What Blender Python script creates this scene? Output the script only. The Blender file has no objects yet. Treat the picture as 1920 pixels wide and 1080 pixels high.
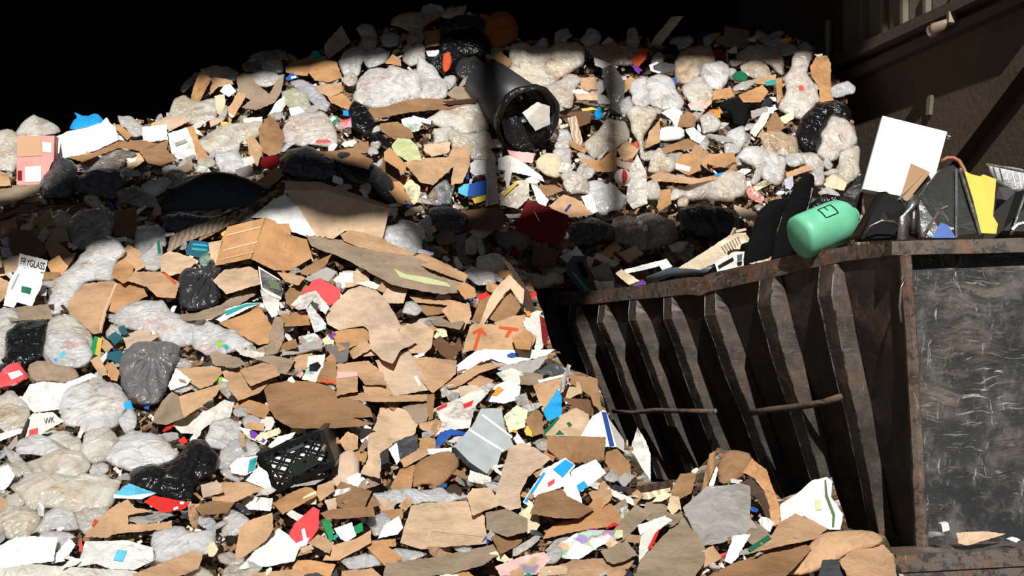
import bpy, bmesh, math, random
import numpy as np
from mathutils import Vector, Matrix, noise
from mathutils.geometry import delaunay_2d_cdt
from mathutils.bvhtree import BVHTree

random.seed(7)
SC = bpy.context.scene
COL = SC.collection
F = 2400.0          # focal length in pixels of a 1920 wide frame
EYE = 1.35          # eye height above the yard floor
HOR = 619.0         # image row of the horizon


def P(x, y, d):
    """a point seen at image position x, y and standing d metres into the scene"""
    return Vector(((x - 960.0) * d / F, d, EYE - (y - HOR) * d / F))


# ------------------------------------------------------------------ heap shape
LOWC = [(-700, 1080, 4.9), (-700, 750, 6.1), (-700, 480, 7.8), (-700, 1300, 4.2), (-150, 1080, 4.7), (0, 1080, 4.6), (500, 1080, 4.5), (1000, 1080, 4.5), (1400, 1080, 4.6), (1690, 1080, 4.65),
        (-150, 1300, 4.0), (600, 1300, 3.9), (1200, 1300, 3.9), (1700, 1300, 4.0),
        (-150, 900, 5.3), (0, 900, 5.2), (500, 900, 5.2), (1000, 900, 5.3), (1300, 900, 5.4), (1400, 880, 5.5), (1550, 950, 5.15),
        (-150, 750, 6.0), (0, 750, 5.9), (500, 750, 6.0), (1000, 750, 6.15), (1130, 770, 6.1),
        (-150, 600, 6.9), (0, 600, 6.85), (500, 600, 6.8), (950, 600, 7.1), (1030, 640, 7.0),
        (-150, 480, 7.8), (0, 480, 7.7), (300, 470, 7.7), (500, 480, 7.5), (850, 490, 7.8), (1000, 530, 7.8),
        (-150, 390, 8.5), (0, 390, 8.4), (300, 390, 8.3), (640, 400, 7.95), (740, 400, 8.1)]
UPC = [(-700, 300, 9.2), (-700, 150, 10.4), (-700, 600, 7.6), (-200, 300, 9.2), (0, 320, 8.9), (0, 240, 9.6), (300, 300, 9.1), (300, 220, 9.8), (600, 300, 9.2), (600, 200, 9.9), (600, 100, 10.8),
       (0, 400, 8.4), (300, 400, 8.35), (600, 380, 8.6), (750, 400, 8.7), (750, 500, 8.2), (850, 300, 9.5), (850, 200, 10.0), (850, 80, 10.9), (850, 0, 11.5),
       (1000, 420, 9.1), (1000, 520, 8.8), (1000, 300, 9.7), (1100, 200, 10.3), (1100, 90, 11.1), (1300, 400, 9.6), (1300, 520, 9.3), (1300, 300, 10.0), (1300, 200, 10.5),
       (1300, 80, 11.3), (1500, 380, 9.9), (1500, 250, 10.4), (1550, 120, 11.2), (1620, 300, 10.4), (1620, 450, 9.8), (1300, 0, 12.0), (1600, 30, 11.9),
       (400, 100, 10.7), (100, 150, 10.4), (-200, 150, 10.4), (1000, 700, 8.2), (400, 600, 7.6), (-200, 600, 7.6), (1500, 700, 9.0)]


class RBF:
    def __init__(self, pts):
        a = np.array(pts, float)
        self.p = a[:, :2] / 100.0
        n = len(a)
        r = np.linalg.norm(self.p[:, None] - self.p[None], axis=2)
        A = np.zeros((n + 3, n + 3))
        A[:n, :n] = r
        A[:n, n] = 1
        A[:n, n + 1:] = self.p
        A[n:, :n] = A[:n, n:].T
        b = np.zeros(n + 3)
        b[:n] = a[:, 2]
        self.w = np.linalg.solve(A, b)

    def __call__(self, xy):
        q = np.asarray(xy, float) / 100.0
        r = np.linalg.norm(q[:, None] - self.p[None], axis=2)
        n = len(self.p)
        return r @ self.w[:n] + self.w[n] + q @ self.w[n + 1:]


DLOW, DUP = RBF(LOWC), RBF(UPC)


def pts(s):
    return [tuple(float(v) for v in t.split(',')) for t in s.split()]


LOWPOLY = pts('-900,1320 -900,395 0,395 90,385 300,398 420,392 470,385 530,345 610,345 735,388 745,430 800,460 880,490 960,480 1000,540 1022,600 1035,650 1060,690 1120,710 1136,770 1172,830 1222,905 1300,895 1345,840 1405,850 1465,935 1560,895 1590,990 1660,1005 1695,1080 1700,1320')
RIDGE = pts('-900,330 -400,262 -200,240 0,252 60,222 110,238 215,228 300,215 330,185 360,150 400,130 440,140 470,108 530,102 580,105 640,72 720,45 800,10 860,4 930,25 970,60 1050,62 1100,66 1250,72 1400,64 1500,64 1545,95 1566,130 1600,200 1615,300 1625,420 1640,520')


def inside(poly, xy):
    xy = np.asarray(xy, float)
    x, y = xy[:, 0], xy[:, 1]
    r = np.zeros(len(xy), bool)
    n = len(poly)
    for i in range(n):
        x1, y1 = poly[i][:2]
        x2, y2 = poly[(i + 1) % n][:2]
        if y1 == y2:
            continue
        c = ((y1 > y) != (y2 > y)) & (x < (x2 - x1) * (y - y1) / (y2 - y1) + x1)
        r ^= c
    return r


def edge_dist(poly, xy):
    xy = np.asarray(xy, float)
    best = np.full(len(xy), 1e9)
    n = len(poly)
    for i in range(n):
        a = np.array(poly[i][:2], float)
        b = np.array(poly[(i + 1) % n][:2], float)
        ab = b - a
        L = ab @ ab
        t = np.clip(((xy - a) @ ab) / (L + 1e-9), 0, 1)
        best = np.minimum(best, np.linalg.norm(xy - (a + t[:, None] * ab), axis=1))
    return best


def surf(xy):
    xy = np.asarray(xy, float)
    return np.where(inside(LOWPOLY, xy), DLOW(xy), DUP(xy))


# rest buffer: the nearest thing so far along each line of sight, in 4 px cells
BX0, BY0, CELL = -420, -80, 4
NXC, NYC = (2080 - BX0) // CELL, (1240 - BY0) // CELL
gx_, gy_ = np.meshgrid(np.arange(NXC) * CELL + BX0 + 2, np.arange(NYC) * CELL + BY0 + 2)
CXY = np.stack([gx_.ravel(), gy_.ravel()], 1).astype(float)
SURF0 = surf(CXY).reshape(NYC, NXC)
BUF = SURF0.copy()
COVER = np.zeros((NYC, NXC), bool)


def cells(poly):
    xs = [p[0] for p in poly]
    ys = [p[1] for p in poly]
    i0 = max(0, int((min(xs) - BX0) // CELL)); i1 = min(NXC - 1, int((max(xs) - BX0) // CELL) + 1)
    j0 = max(0, int((min(ys) - BY0) // CELL)); j1 = min(NYC - 1, int((max(ys) - BY0) // CELL) + 1)
    if i1 <= i0 or j1 <= j0:
        return np.zeros(0, int), np.zeros(0, int), np.zeros((0, 2))
    I, J = np.meshgrid(np.arange(i0, i1 + 1), np.arange(j0, j1 + 1))
    I, J = I.ravel(), J.ravel()
    xy = np.stack([I * CELL + BX0 + 2, J * CELL + BY0 + 2], 1).astype(float)
    m = inside(poly, xy)
    return I[m], J[m], xy[m]


# ------------------------------------------------------------------ colours
def lin(c):
    return tuple((v / 255.0 / 12.92 if v / 255.0 <= 0.04045 else ((v / 255.0 + 0.055) / 1.055) ** 2.4) for v in c)


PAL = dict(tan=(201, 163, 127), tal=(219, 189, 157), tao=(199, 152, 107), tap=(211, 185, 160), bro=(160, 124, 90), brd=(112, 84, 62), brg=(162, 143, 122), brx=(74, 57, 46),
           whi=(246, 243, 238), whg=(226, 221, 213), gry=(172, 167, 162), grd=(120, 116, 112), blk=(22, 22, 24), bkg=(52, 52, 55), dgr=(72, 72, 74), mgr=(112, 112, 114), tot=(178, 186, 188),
           cb=(240, 228, 210), cw=(250, 247, 242), cg=(222, 212, 197), cp=(246, 230, 222), cl=(240, 242, 244), cbr=(212, 190, 160),
           pin=(228, 160, 152), pil=(240, 190, 185), red=(214, 52, 46), rdl=(232, 84, 88), mar=(120, 22, 28), rdo=(212, 92, 54), orb=(188, 112, 66), ora=(232, 150, 70), yel=(236, 204, 96), cre=(238, 228, 190),
           blu=(28, 120, 200), bls=(40, 160, 226), bld=(40, 74, 140), bln=(44, 92, 176), cya=(96, 190, 222), tea=(50, 160, 160), ted=(40, 92, 104), gre=(30, 140, 84), grn=(36, 110, 80), grl=(140, 200, 60), grp=(204, 210, 160), grg=(92, 112, 80),
           lav=(206, 204, 222), pur=(118, 62, 160), sil=(176, 178, 180), sla=(84, 94, 106), mint=(122, 214, 172), beg=(226, 210, 180))


def rgb(n):
    if isinstance(n, str):
        c = PAL[n]
    else:
        c = n
    r, g, b = lin(c)
    return (min(r, .88), min(g, .88), min(b, .88), 1.0)


# ------------------------------------------------------------------ materials
class NT:
    def __init__(self, name):
        self.m = bpy.data.materials.new(name)
        self.m.use_nodes = True
        self.t = self.m.node_tree
        self.t.nodes.clear()
        self.out = self.t.nodes.new('ShaderNodeOutputMaterial')

    def n(self, typ, **k):
        o = self.t.nodes.new('ShaderNode' + typ)
        ins = k.pop('ins', {})
        for a, v in k.items():
            setattr(o, a, v)
        for a, v in ins.items():
            s = o.inputs[a]
            if hasattr(v, 'is_output'):
                self.t.links.new(v, s)
            else:
                s.default_value = v
        return o

    def coords(self, scale=(1, 1, 1)):
        tc = self.n('TexCoord')
        oi = self.n('ObjectInfo')
        mul = self.n('Math', operation='MULTIPLY', ins={0: oi.outputs['Random'], 1: 37.0})
        ad = self.n('VectorMath', operation='ADD', ins={0: tc.outputs['Object'], 1: mul.outputs[0]})
        sc = self.n('VectorMath', operation='MULTIPLY', ins={0: ad.outputs[0], 1: scale})
        return sc.outputs[0], oi

    def noise(self, vec, scale, detail=4, rough=.55, dist=0.0):
        return self.n('TexNoise', ins={'Vector': vec, 'Scale': scale, 'Detail': detail, 'Roughness': rough, 'Distortion': dist}).outputs[0]

    def ramp(self, fac, stops, interp='LINEAR'):
        r = self.n('ValToRGB', ins={0: fac})
        cr = r.color_ramp
        cr.interpolation = interp
        while len(cr.elements) < len(stops):
            cr.elements.new(.5)
        for e, (p, c) in zip(cr.elements, stops):
            e.position = p
            e.color = (c, c, c, 1) if isinstance(c, (int, float)) else (tuple(c) + (1,))[:4]
        return r.outputs[0]

    def mix(self, fac, a, b, blend='MIX'):
        o = self.n('Mix', data_type='RGBA', blend_type=blend)
        for s, v in ((o.inputs[0], fac), (o.inputs[6], a), (o.inputs[7], b)):
            if hasattr(v, 'is_output'):
                self.t.links.new(v, s)
            else:
                s.default_value = v if isinstance(v, (int, float)) else (tuple(v) + (1,))[:4]
        return o.outputs[2]

    def math(self, op, a, b=0.0):
        return self.n('Math', operation=op, ins={0: a, 1: b}).outputs[0]

    def bump(self, h, strength=.5, dist=.01, normal=None):
        ins = {'Height': h, 'Strength': strength, 'Distance': dist}
        if normal is not None:
            ins['Normal'] = normal
        return self.n('Bump', ins=ins).outputs[0]

    def finish(self, shader):
        self.t.links.new(shader, self.out.inputs[0])
        return self.m

    def bsdf(self, color, rough=.6, metal=0.0, normal=None, spec=.4, **k):
        ins = {'Base Color': color, 'Roughness': rough, 'Metallic': metal, 'Specular IOR Level': spec}
        if normal is not None:
            ins['Normal'] = normal
        ins.update(k)
        return self.n('BsdfPrincipled', ins=ins).outputs[0]


def make_materials():
    M = {}
    # cardboard: object colour, soft stains, faint flute lines, crushed paper grain
    a = NT('cardboard')
    v, oi = a.coords()
    st = a.ramp(a.noise(v, 5.0, 6, .65), [(.28, .62), (.58, 1.05)])
    c = a.mix(1.0, oi.outputs['Color'], st, 'MULTIPLY')
    c = a.mix(a.ramp(a.noise(v, 26, 3), [(.58, 0.0), (.8, .35)]), c, (.09, .055, .03))
    wv = a.n('TexWave', ins={'Vector': v, 'Scale': 38.0, 'Distortion': .6, 'Detail': 1.0}).outputs[1]
    b = a.bump(wv, .10, .004)
    b = a.bump(a.ramp(a.noise(v, 7, 3, .6, 1.2), [(.45, 0.0), (.5, 1.0), (.55, 0.0)]), .22, .008, b)
    b = a.bump(a.noise(v, 22, 6, .66), .42, .014, b)
    M['card'] = a.finish(a.bsdf(c, .86, normal=b, spec=.15))
    # paper, cartons, coated board
    a = NT('paper')
    v, oi = a.coords()
    c = a.mix(1.0, oi.outputs['Color'], a.ramp(a.noise(v, 9, 4), [(.25, .84), (.6, 1.0)]), 'MULTIPLY')
    b = a.bump(a.noise(v, 22, 5, .6, .6), .35, .012)
    M['paper'] = a.finish(a.bsdf(c, .7, normal=b, spec=.2))
    # newsprint: columns of grey type on off white
    a = NT('newsprint')
    v, oi = a.coords()
    br = a.n('TexBrick', ins={'Vector': v, 'Scale': 30.0, 'Mortar Size': .012, 'Color1': (.2, .2, .2, 1), 'Color2': (.75, .75, .75, 1), 'Mortar': (.95, .95, .95, 1)}).outputs[0]
    c = a.mix(a.ramp(a.noise(v, 6, 2), [(.42, 0.0), (.52, .75)]), oi.outputs['Color'], a.mix(1.0, oi.outputs['Color'], br, 'MULTIPLY'))
    b = a.bump(a.noise(v, 20, 5, .6, .6), .4, .012)
    M['news'] = a.finish(a.bsdf(c, .75, normal=b, spec=.2))
    # printed wrapper: patches of several inks on the object colour
    a = NT('printed_wrapper')
    v, oi = a.coords()
    vo = a.n('TexVoronoi', ins={'Vector': v, 'Scale': 16.0})
    hue = a.n('HueSaturation', ins={'Saturation': .85, 'Value': .62, 'Color': vo.outputs['Color']}).outputs[0]
    c = a.mix(a.ramp(a.noise(v, 11, 3), [(.52, 0.0), (.6, .75)]), oi.outputs['Color'], hue)
    b = a.bump(a.noise(v, 24, 5, .6, .8), .4, .012)
    M['print'] = a.finish(a.bsdf(c, .5, normal=b, spec=.4))
    # clear and milky film full of other waste
    a = NT('clear_film')
    v, oi = a.coords()
    big = a.noise(v, 6.5, 4, .6, .8)
    inn = a.ramp(a.noise(v, 10, 5, .62, 1.2), [(.29, (.45, .36, .26)), (.37, (.84, .76, .66)), (.46, (1, .99, .97)), (.75, (1, 1, 1))])
    c = a.mix(1.0, oi.outputs['Color'], inn, 'MULTIPLY')
    wob = a.n('TexNoise', ins={'Vector': v, 'Scale': 9.0, 'Detail': 3.0}).outputs[1]
    vv = a.mix(.12, v, wob)
    tint = a.n('TexVoronoi', ins={'Vector': vv, 'Scale': 8.5})
    pk = a.n('SeparateColor', ins={0: tint.outputs['Color']}).outputs[0]
    cont = a.ramp(pk, [(0, (.92, .9, .87)), (.40, (.70, .54, .38)), (.55, (.95, .94, .92)), (.70, (.86, .74, .68)), (.80, (.38, .30, .24)), (.90, (.93, .92, .90)), (.965, (.7, .25, .2))], 'CONSTANT')
    soft = a.math('MULTIPLY', a.ramp(a.noise(v, 5, 3), [(.40, .15), (.60, .8)]), a.ramp(a.noise(v, 26, 4), [(.35, .4), (.6, 1.0)]))
    c = a.mix(soft, c, a.mix(.35, cont, c))
    sv = a.n('VectorMath', operation='MULTIPLY', ins={0: vv, 1: (30, 30, 7)}).outputs[0]
    stk = a.noise(sv, 1.0, 4, .6, 1.2)
    c = a.mix(1.0, c, a.ramp(stk, [(.28, (.56, .49, .41)), (.42, (1, 1, 1))]), 'MULTIPLY')
    w1 = a.ramp(a.noise(v, 6.0, 2, .5, 1.5), [(.42, 0.0), (.5, 1.0), (.58, 0.0)])
    w2 = a.ramp(a.noise(v, 15, 2, .5, 2.0), [(.43, 0.0), (.5, 1.0), (.57, 0.0)])
    b = a.bump(w1, .48, .017)
    b = a.bump(w2, .30, .007, b)
    b = a.bump(stk, .25, .010, b)
    sh = a.bsdf(c, .14, normal=b, spec=1.0, **{'Subsurface Weight': .75, 'Subsurface Radius': (1.0, .92, .84), 'Subsurface Scale': .10})
    tl = a.n('BsdfTranslucent', ins={'Color': c}).outputs[0]
    s1 = a.n('MixShader', ins={0: .06, 1: sh, 2: tl}).outputs[0]
    tr = a.n('BsdfTransparent', ins={'Color': (.97, .97, .97, 1)}).outputs[0]
    fac = a.ramp(big, [(.40, .04), (.66, .46)])
    M['clear'] = a.finish(a.n('MixShader', ins={0: fac, 1: s1, 2: tr}).outputs[0])
    # thin sheet film, more see-through
    a = NT('sheet_film')
    v, oi = a.coords()
    w1 = a.ramp(a.noise(v, 5, 3, .55, 1.0), [(.44, 0.0), (.5, 1.0), (.56, 0.0)])
    b = a.bump(w1, .4, .012)
    sh = a.bsdf(oi.outputs['Color'], .22, normal=b, spec=.7)
    tr = a.n('BsdfTransparent').outputs[0]
    M['film'] = a.finish(a.n('MixShader', ins={0: a.ramp(a.noise(v, 7, 4, .6, 1.0), [(.40, .05), (.68, .42)]), 1: sh, 2: tr}).outputs[0])
    # black and dark bags
    a = NT('bag_plastic')
    v, oi = a.coords()
    w1 = a.ramp(a.noise(v, 6.5, 2, .5, 1.5), [(.42, 0.0), (.5, 1.0), (.58, 0.0)])
    w2 = a.ramp(a.noise(v, 24, 3, .55, 2.5), [(.40, 0.0), (.5, 1.0), (.60, 0.0)])
    b = a.bump(w1, .42, .016)
    b = a.bump(w2, .22, .006, b)
    M['bag'] = a.finish(a.bsdf(oi.outputs['Color'], .24, normal=b, spec=.7))
    # hard plastic
    a = NT('hard_plastic')
    v, oi = a.coords()
    c = a.mix(1.0, oi.outputs['Color'], a.ramp(a.noise(v, 12, 4), [(.3, .8), (.6, 1.0)]), 'MULTIPLY')
    M['plast'] = a.finish(a.bsdf(c, .42, spec=.45, normal=a.bump(a.noise(v, 40, 3), .05, .005)))
    # fabric
    a = NT('fabric')
    v, oi = a.coords()
    c = a.mix(1.0, oi.outputs['Color'], a.ramp(a.noise(v, 14, 4), [(.3, .78), (.62, 1.0)]), 'MULTIPLY')
    b = a.bump(a.noise(v, 16, 5, .6, 1.0), .5, .02)
    b = a.bump(a.noise(v, 180, 2), .2, .003, b)
    M['cloth'] = a.finish(a.bsdf(c, .95, normal=b, spec=.1))
    # bright sheet metal and foil
    a = NT('bare_metal')
    v, oi = a.coords()
    c = a.mix(a.ramp(a.noise(v, 9, 5), [(.5, 0.0), (.75, .5)]), oi.outputs['Color'], (.07, .06, .055))
    b = a.bump(a.noise(v, 10, 5, .6, 1.0), .35, .03)
    M['metal'] = a.finish(a.bsdf(c, .34, .85, normal=b, spec=.5))
    # wood
    a = NT('weathered_wood')
    v, oi = a.coords((1, 1, 1))
    wv = a.n('TexWave', ins={'Vector': v, 'Scale': 9.0, 'Distortion': 5.0, 'Detail': 3.0, 'Detail Scale': 1.5}).outputs[1]
    c = a.mix(1.0, oi.outputs['Color'], a.ramp(wv, [(.2, .62), (.8, 1.05)]), 'MULTIPLY')
    M['wood'] = a.finish(a.bsdf(c, .85, normal=a.bump(wv, .3, .01), spec=.15))
    # plain
    a = NT('plain_ink')
    v, oi = a.coords()
    M['ink'] = a.finish(a.bsdf(oi.outputs['Color'], .65, spec=.2))
    # heap core: matted litter
    a = NT('matted_waste')
    tc = a.n('TexCoord').outputs['Object']
    vo = a.n('TexVoronoi', ins={'Vector': tc, 'Scale': 17.0, 'Randomness': 1.0})
    pick = a.n('SeparateColor', ins={0: vo.outputs['Color']}).outputs[0]
    c = a.ramp(pick, [(.0, (.10, .065, .04)), (.22, (.32, .2, .11)), (.42, (.5, .46, .40)), (.55, (.16, .13, .11)), (.7, (.42, .28, .16)), (.84, (.62, .58, .54)), (.95, (.05, .045, .045))], 'CONSTANT')
    c = a.mix(a.ramp(a.noise(tc, 14, 4), [(.35, .6), (.6, 0.0)]), c, (.05, .035, .025))
    b = a.bump(vo.outputs['Distance'], .8, .06)
    b = a.bump(a.noise(tc, 30, 5), .7, .03, b)
    M['core'] = a.finish(a.bsdf(c, .9, normal=b, spec=.15))
    # painted, rusted, scratched container steel
    for nm, base, rustp, amt, grey in (('container_paint', (.020, .016, .014), .62, .22, (.30, .28, .25)), ('rib_paint', (.040, .032, .026), .60, .45, (.33, .30, .26)), ('worn_edge', (.07, .06, .05), .55, 1.0, (.62, .59, .54)),
                                       ('container_front_paint', (.026, .027, .029), .70, .95, (.50, .49, .46)), ('rusty_rim', (.15, .125, .105), .50, .6, (.42, .38, .34))):
        a = NT(nm)
        tc = a.n('TexCoord').outputs['Object']
        n1 = a.noise(tc, 3.2, 6, .65)
        c = a.mix(a.ramp(n1, [(rustp - .10, 0.0), (rustp + .05, .85)]), base, (.12, .066, .04))
        # cloudy scuffing, then fine scratches that follow no grid
        wob = a.n('TexNoise', ins={'Vector': tc, 'Scale': 5.0, 'Detail': 2.0}).outputs[1]
        wv = a.mix(.10, tc, wob)
        tot = None
        for sc, th, dt in (((7, 7, 80), .625, 3), ((75, 75, 8), .645, 3), ((22, 50, 38), .69, 5)):
            sv = a.n('VectorMath', operation='MULTIPLY', ins={0: wv, 1: sc}).outputs[0]
            r = a.ramp(a.noise(sv, 1.0, dt, .72, .7), [(th - .035, 0.0), (th + .03, 1.0)])
            mk = a.ramp(a.noise(tc, 2.6 + sc[0] * .01, 5, .7), [(.44, 0.02), (.60, 1.0)])
            r = a.math('MULTIPLY', r, mk)
            tot = r if tot is None else a.math('MAXIMUM', tot, r)
        scuff = a.math('MULTIPLY', a.ramp(a.noise(tc, 6.5, 7, .75), [(.50, 0.0), (.72, .32)]), 1.0)
        tot = a.math('MAXIMUM', tot, scuff)
        if nm == 'worn_edge':
            tot = a.ramp(a.noise(tc, 15, 6, .75), [(.44, 0.0), (.58, .9)])
        if nm == 'rusty_rim':
            c = a.mix(a.ramp(a.noise(tc, 21, 5, .7), [(.50, 0.0), (.57, .8)]), c, (.03, .026, .023))
            c = a.mix(a.ramp(a.noise(tc, 7, 4, .6), [(.58, 0.0), (.66, .8)]), c, (.20, .085, .04))
        if nm == 'container_front_paint':
            bv = a.n('VectorMath', operation='MULTIPLY', ins={0: wv, 1: (2.2, 2.2, 17)}).outputs[0]
            br = a.math('MULTIPLY', a.ramp(a.noise(bv, 1.0, 6, .7), [(.47, 0.0), (.60, .8)]), a.ramp(a.noise(tc, 1.9, 3), [(.48, 0.0), (.58, 1.0)]))
            c = a.mix(br, c, (.17, .135, .105))
        c = a.mix(a.math('MULTIPLY', tot, amt), c, grey)
        b = a.bump(n1, .4, .03)
        b = a.bump(a.noise(tc, 22, 4), .25, .01, b)
        M[nm] = a.finish(a.bsdf(c, a.ramp(n1, [(.4, .40), (.6, .75)]), .0, normal=b, spec=.5))
    # shed
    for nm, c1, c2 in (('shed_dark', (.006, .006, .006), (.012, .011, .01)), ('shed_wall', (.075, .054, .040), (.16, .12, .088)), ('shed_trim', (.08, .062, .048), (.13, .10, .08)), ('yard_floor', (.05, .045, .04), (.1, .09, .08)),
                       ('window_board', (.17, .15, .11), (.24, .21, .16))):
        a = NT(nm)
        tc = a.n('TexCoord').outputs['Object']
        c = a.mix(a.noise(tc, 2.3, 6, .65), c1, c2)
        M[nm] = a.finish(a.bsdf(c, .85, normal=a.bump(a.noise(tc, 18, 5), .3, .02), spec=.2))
    return M


M = make_materials()


# ------------------------------------------------------------------ mesh building
def link(name, verts, faces, mat, color=None, parent=None, smooth=False, origin=None):
    me = bpy.data.meshes.new(name)
    if origin is None:
        v = np.array([tuple(q) for q in verts])
        lo, hi = v.min(0), v.max(0)
        origin = Vector(((lo[0] + hi[0]) / 2, (lo[1] + hi[1]) / 2, lo[2]))
    o = bpy.data.objects.new(name, me)
    COL.objects.link(o)
    if parent is not None:
        o.parent = parent
        base = parent.location
        if parent.parent is not None:
            base = base + parent.parent.location
        off = origin - base
    else:
        off = origin
    o.location = off
    me.from_pydata([tuple(Vector(q) - origin) for q in verts], [], faces)
    me.materials.append(M[mat] if isinstance(mat, str) else mat)
    if smooth:
        me.polygons.foreach_set('use_smooth', [True] * len(me.polygons))
    me.update()
    if color is not None:
        o.color = rgb(color)
    return o


LABELS = {}


def tag(o, label, cat, group=None, kind=None):
    o['label'] = label
    o['category'] = cat
    LABELS.setdefault(label, []).append(o)
    if group:
        o['group'] = group
    if kind:
        o['kind'] = kind
    return o


def empty(name, loc):
    o = bpy.data.objects.new(name, None)
    o.empty_display_size = .1
    COL.objects.link(o)
    o.location = loc
    return o


def tri_poly(poly, step, jit=0.0, rnd=random):
    b = []
    n = len(poly)
    for i in range(n):
        x1, y1 = poly[i][:2]
        x2, y2 = poly[(i + 1) % n][:2]
        L = math.hypot(x2 - x1, y2 - y1)
        k = max(1, int(round(L / step)))
        for j in range(k):
            t = j / k
            q = jit if j else jit * .3
            b.append((x1 + (x2 - x1) * t + rnd.uniform(-q, q), y1 + (y2 - y1) * t + rnd.uniform(-q, q)))
    xs = [p[0] for p in b]; ys = [p[1] for p in b]
    gp = []
    yy = min(ys) + step * .5
    row = 0
    while yy < max(ys):
        xx = min(xs) + (step * .5 if row % 2 else 0)
        while xx < max(xs):
            gp.append((xx + rnd.uniform(-.22, .22) * step, yy + rnd.uniform(-.22, .22) * step))
            xx += step
        yy += step * .87
        row += 1
    if gp:
        g = np.array(gp)
        m = inside(b, g) & (edge_dist(b, g) > step * .45)
        gp = [tuple(q) for q in g[m]]
    V = [Vector(q) for q in b] + [Vector(q) for q in gp]
    E = [(i, (i + 1) % len(b)) for i in range(len(b))]
    r = delaunay_2d_cdt(V, E, [], 1, 1e-4)
    v2 = [(q.x, q.y) for q in r[0]]
    tris = []
    for f in r[2]:
        f = list(f)
        a = 0.0
        for i in range(len(f)):
            x1, y1 = v2[f[i]]; x2, y2 = v2[f[(i + 1) % len(f)]]
            a += x1 * y2 - x2 * y1
        if a < 0:
            f.reverse()
        tris.append(f)
    # keep only tris whose centre is inside
    c = np.array([np.mean([v2[i] for i in f], axis=0) for f in tris]) if tris else np.zeros((0, 2))
    if len(c):
        m = inside(b, c)
        tris = [f for f, k in zip(tris, m) if k]
    return v2, tris


def boundary(tris):
    d = {}
    for f in tris:
        for i in range(len(f)):
            d[(f[i], f[(i + 1) % len(f)])] = 1
    return [e for e in d if (e[1], e[0]) not in d]


def thick(v2, tris, front, back):
    """front/back: depth per vertex. returns verts, faces of a closed shell"""
    n = len(v2)
    V = [P(x, y, d) for (x, y), d in zip(v2, front)] + [P(x, y, d) for (x, y), d in zip(v2, back)]
    Fc = [tuple(f) for f in tris] + [tuple(i + n for i in reversed(f)) for f in tris]
    for a, b in boundary(tris):
        Fc.append((b, a, a + n, b + n))
    # image y runs down, so the loops above already face the viewer after this flip
    Fc = [tuple(reversed(f)) for f in Fc]
    used = sorted({i for f in Fc for i in f})
    mp = {i: k for k, i in enumerate(used)}
    return [V[i] for i in used], [tuple(mp[i] for i in f) for f in Fc]


def fbm(x, y, s, seed, octv=3, ridged=False):
    t, a, w = 0.0, 1.0, 0.0
    for k in range(octv):
        q = noise.noise(Vector((x / s * 2 ** k + seed * 1.7, y / s * 2 ** k - seed, seed * 3.1 + k)))
        t += a * ((1 - 2 * abs(q)) if ridged else q)
        w += a
        a *= .5
    return t / w


def base_plane(poly, t, gx, gy, srf):
    xs = [p[0] for p in poly]; ys = [p[1] for p in poly]
    cx, cy = (min(xs) + max(xs)) / 2, (min(ys) + max(ys)) / 2
    hx, hy = max(30, (max(xs) - min(xs)) / 2), max(30, (max(ys) - min(ys)) / 2)
    fn = DLOW if inside(LOWPOLY, [(cx, cy)])[0] else DUP
    if srf == 'up':
        fn = DUP
    if srf == 'low':
        fn = DLOW
    q = fn([(cx, cy - hy), (cx, cy + hy), (cx - hx, cy), (cx + hx, cy), (cx, cy)])
    gY = (q[1] - q[0]) / (2 * hy) * t + gy
    gX = (q[3] - q[2]) / (2 * hx) * t + gx
    return cx, cy, float(q[4]), gX, gY


def settle(poly, fn, q=.8, eps=.012, maxup=.6):
    """slide the piece along the line of sight until it just rests on what is already there"""
    I, J, xy = cells(poly)
    if len(I) == 0:
        return 0.0
    f = fn(xy)
    s = float(np.quantile(f - BUF[J, I], q)) + eps
    s0 = float(np.quantile(f - SURF0[J, I], .5))
    return min(s, s0 + maxup)


def commit(poly, fn, cover=True):
    I, J, xy = cells(poly)
    if len(I) == 0:
        return
    BUF[J, I] = np.minimum(BUF[J, I], fn(xy))
    if cover:
        COVER[J, I] = True


LAND = []   # landmarks for the small pieces' labels: (x, y, phrase)
COUNT = {}


def area_px(poly):
    return abs(sum(poly[i][0] * poly[(i + 1) % len(poly)][1] - poly[(i + 1) % len(poly)][0] * poly[i][1] for i in range(len(poly)))) / 2


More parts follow.
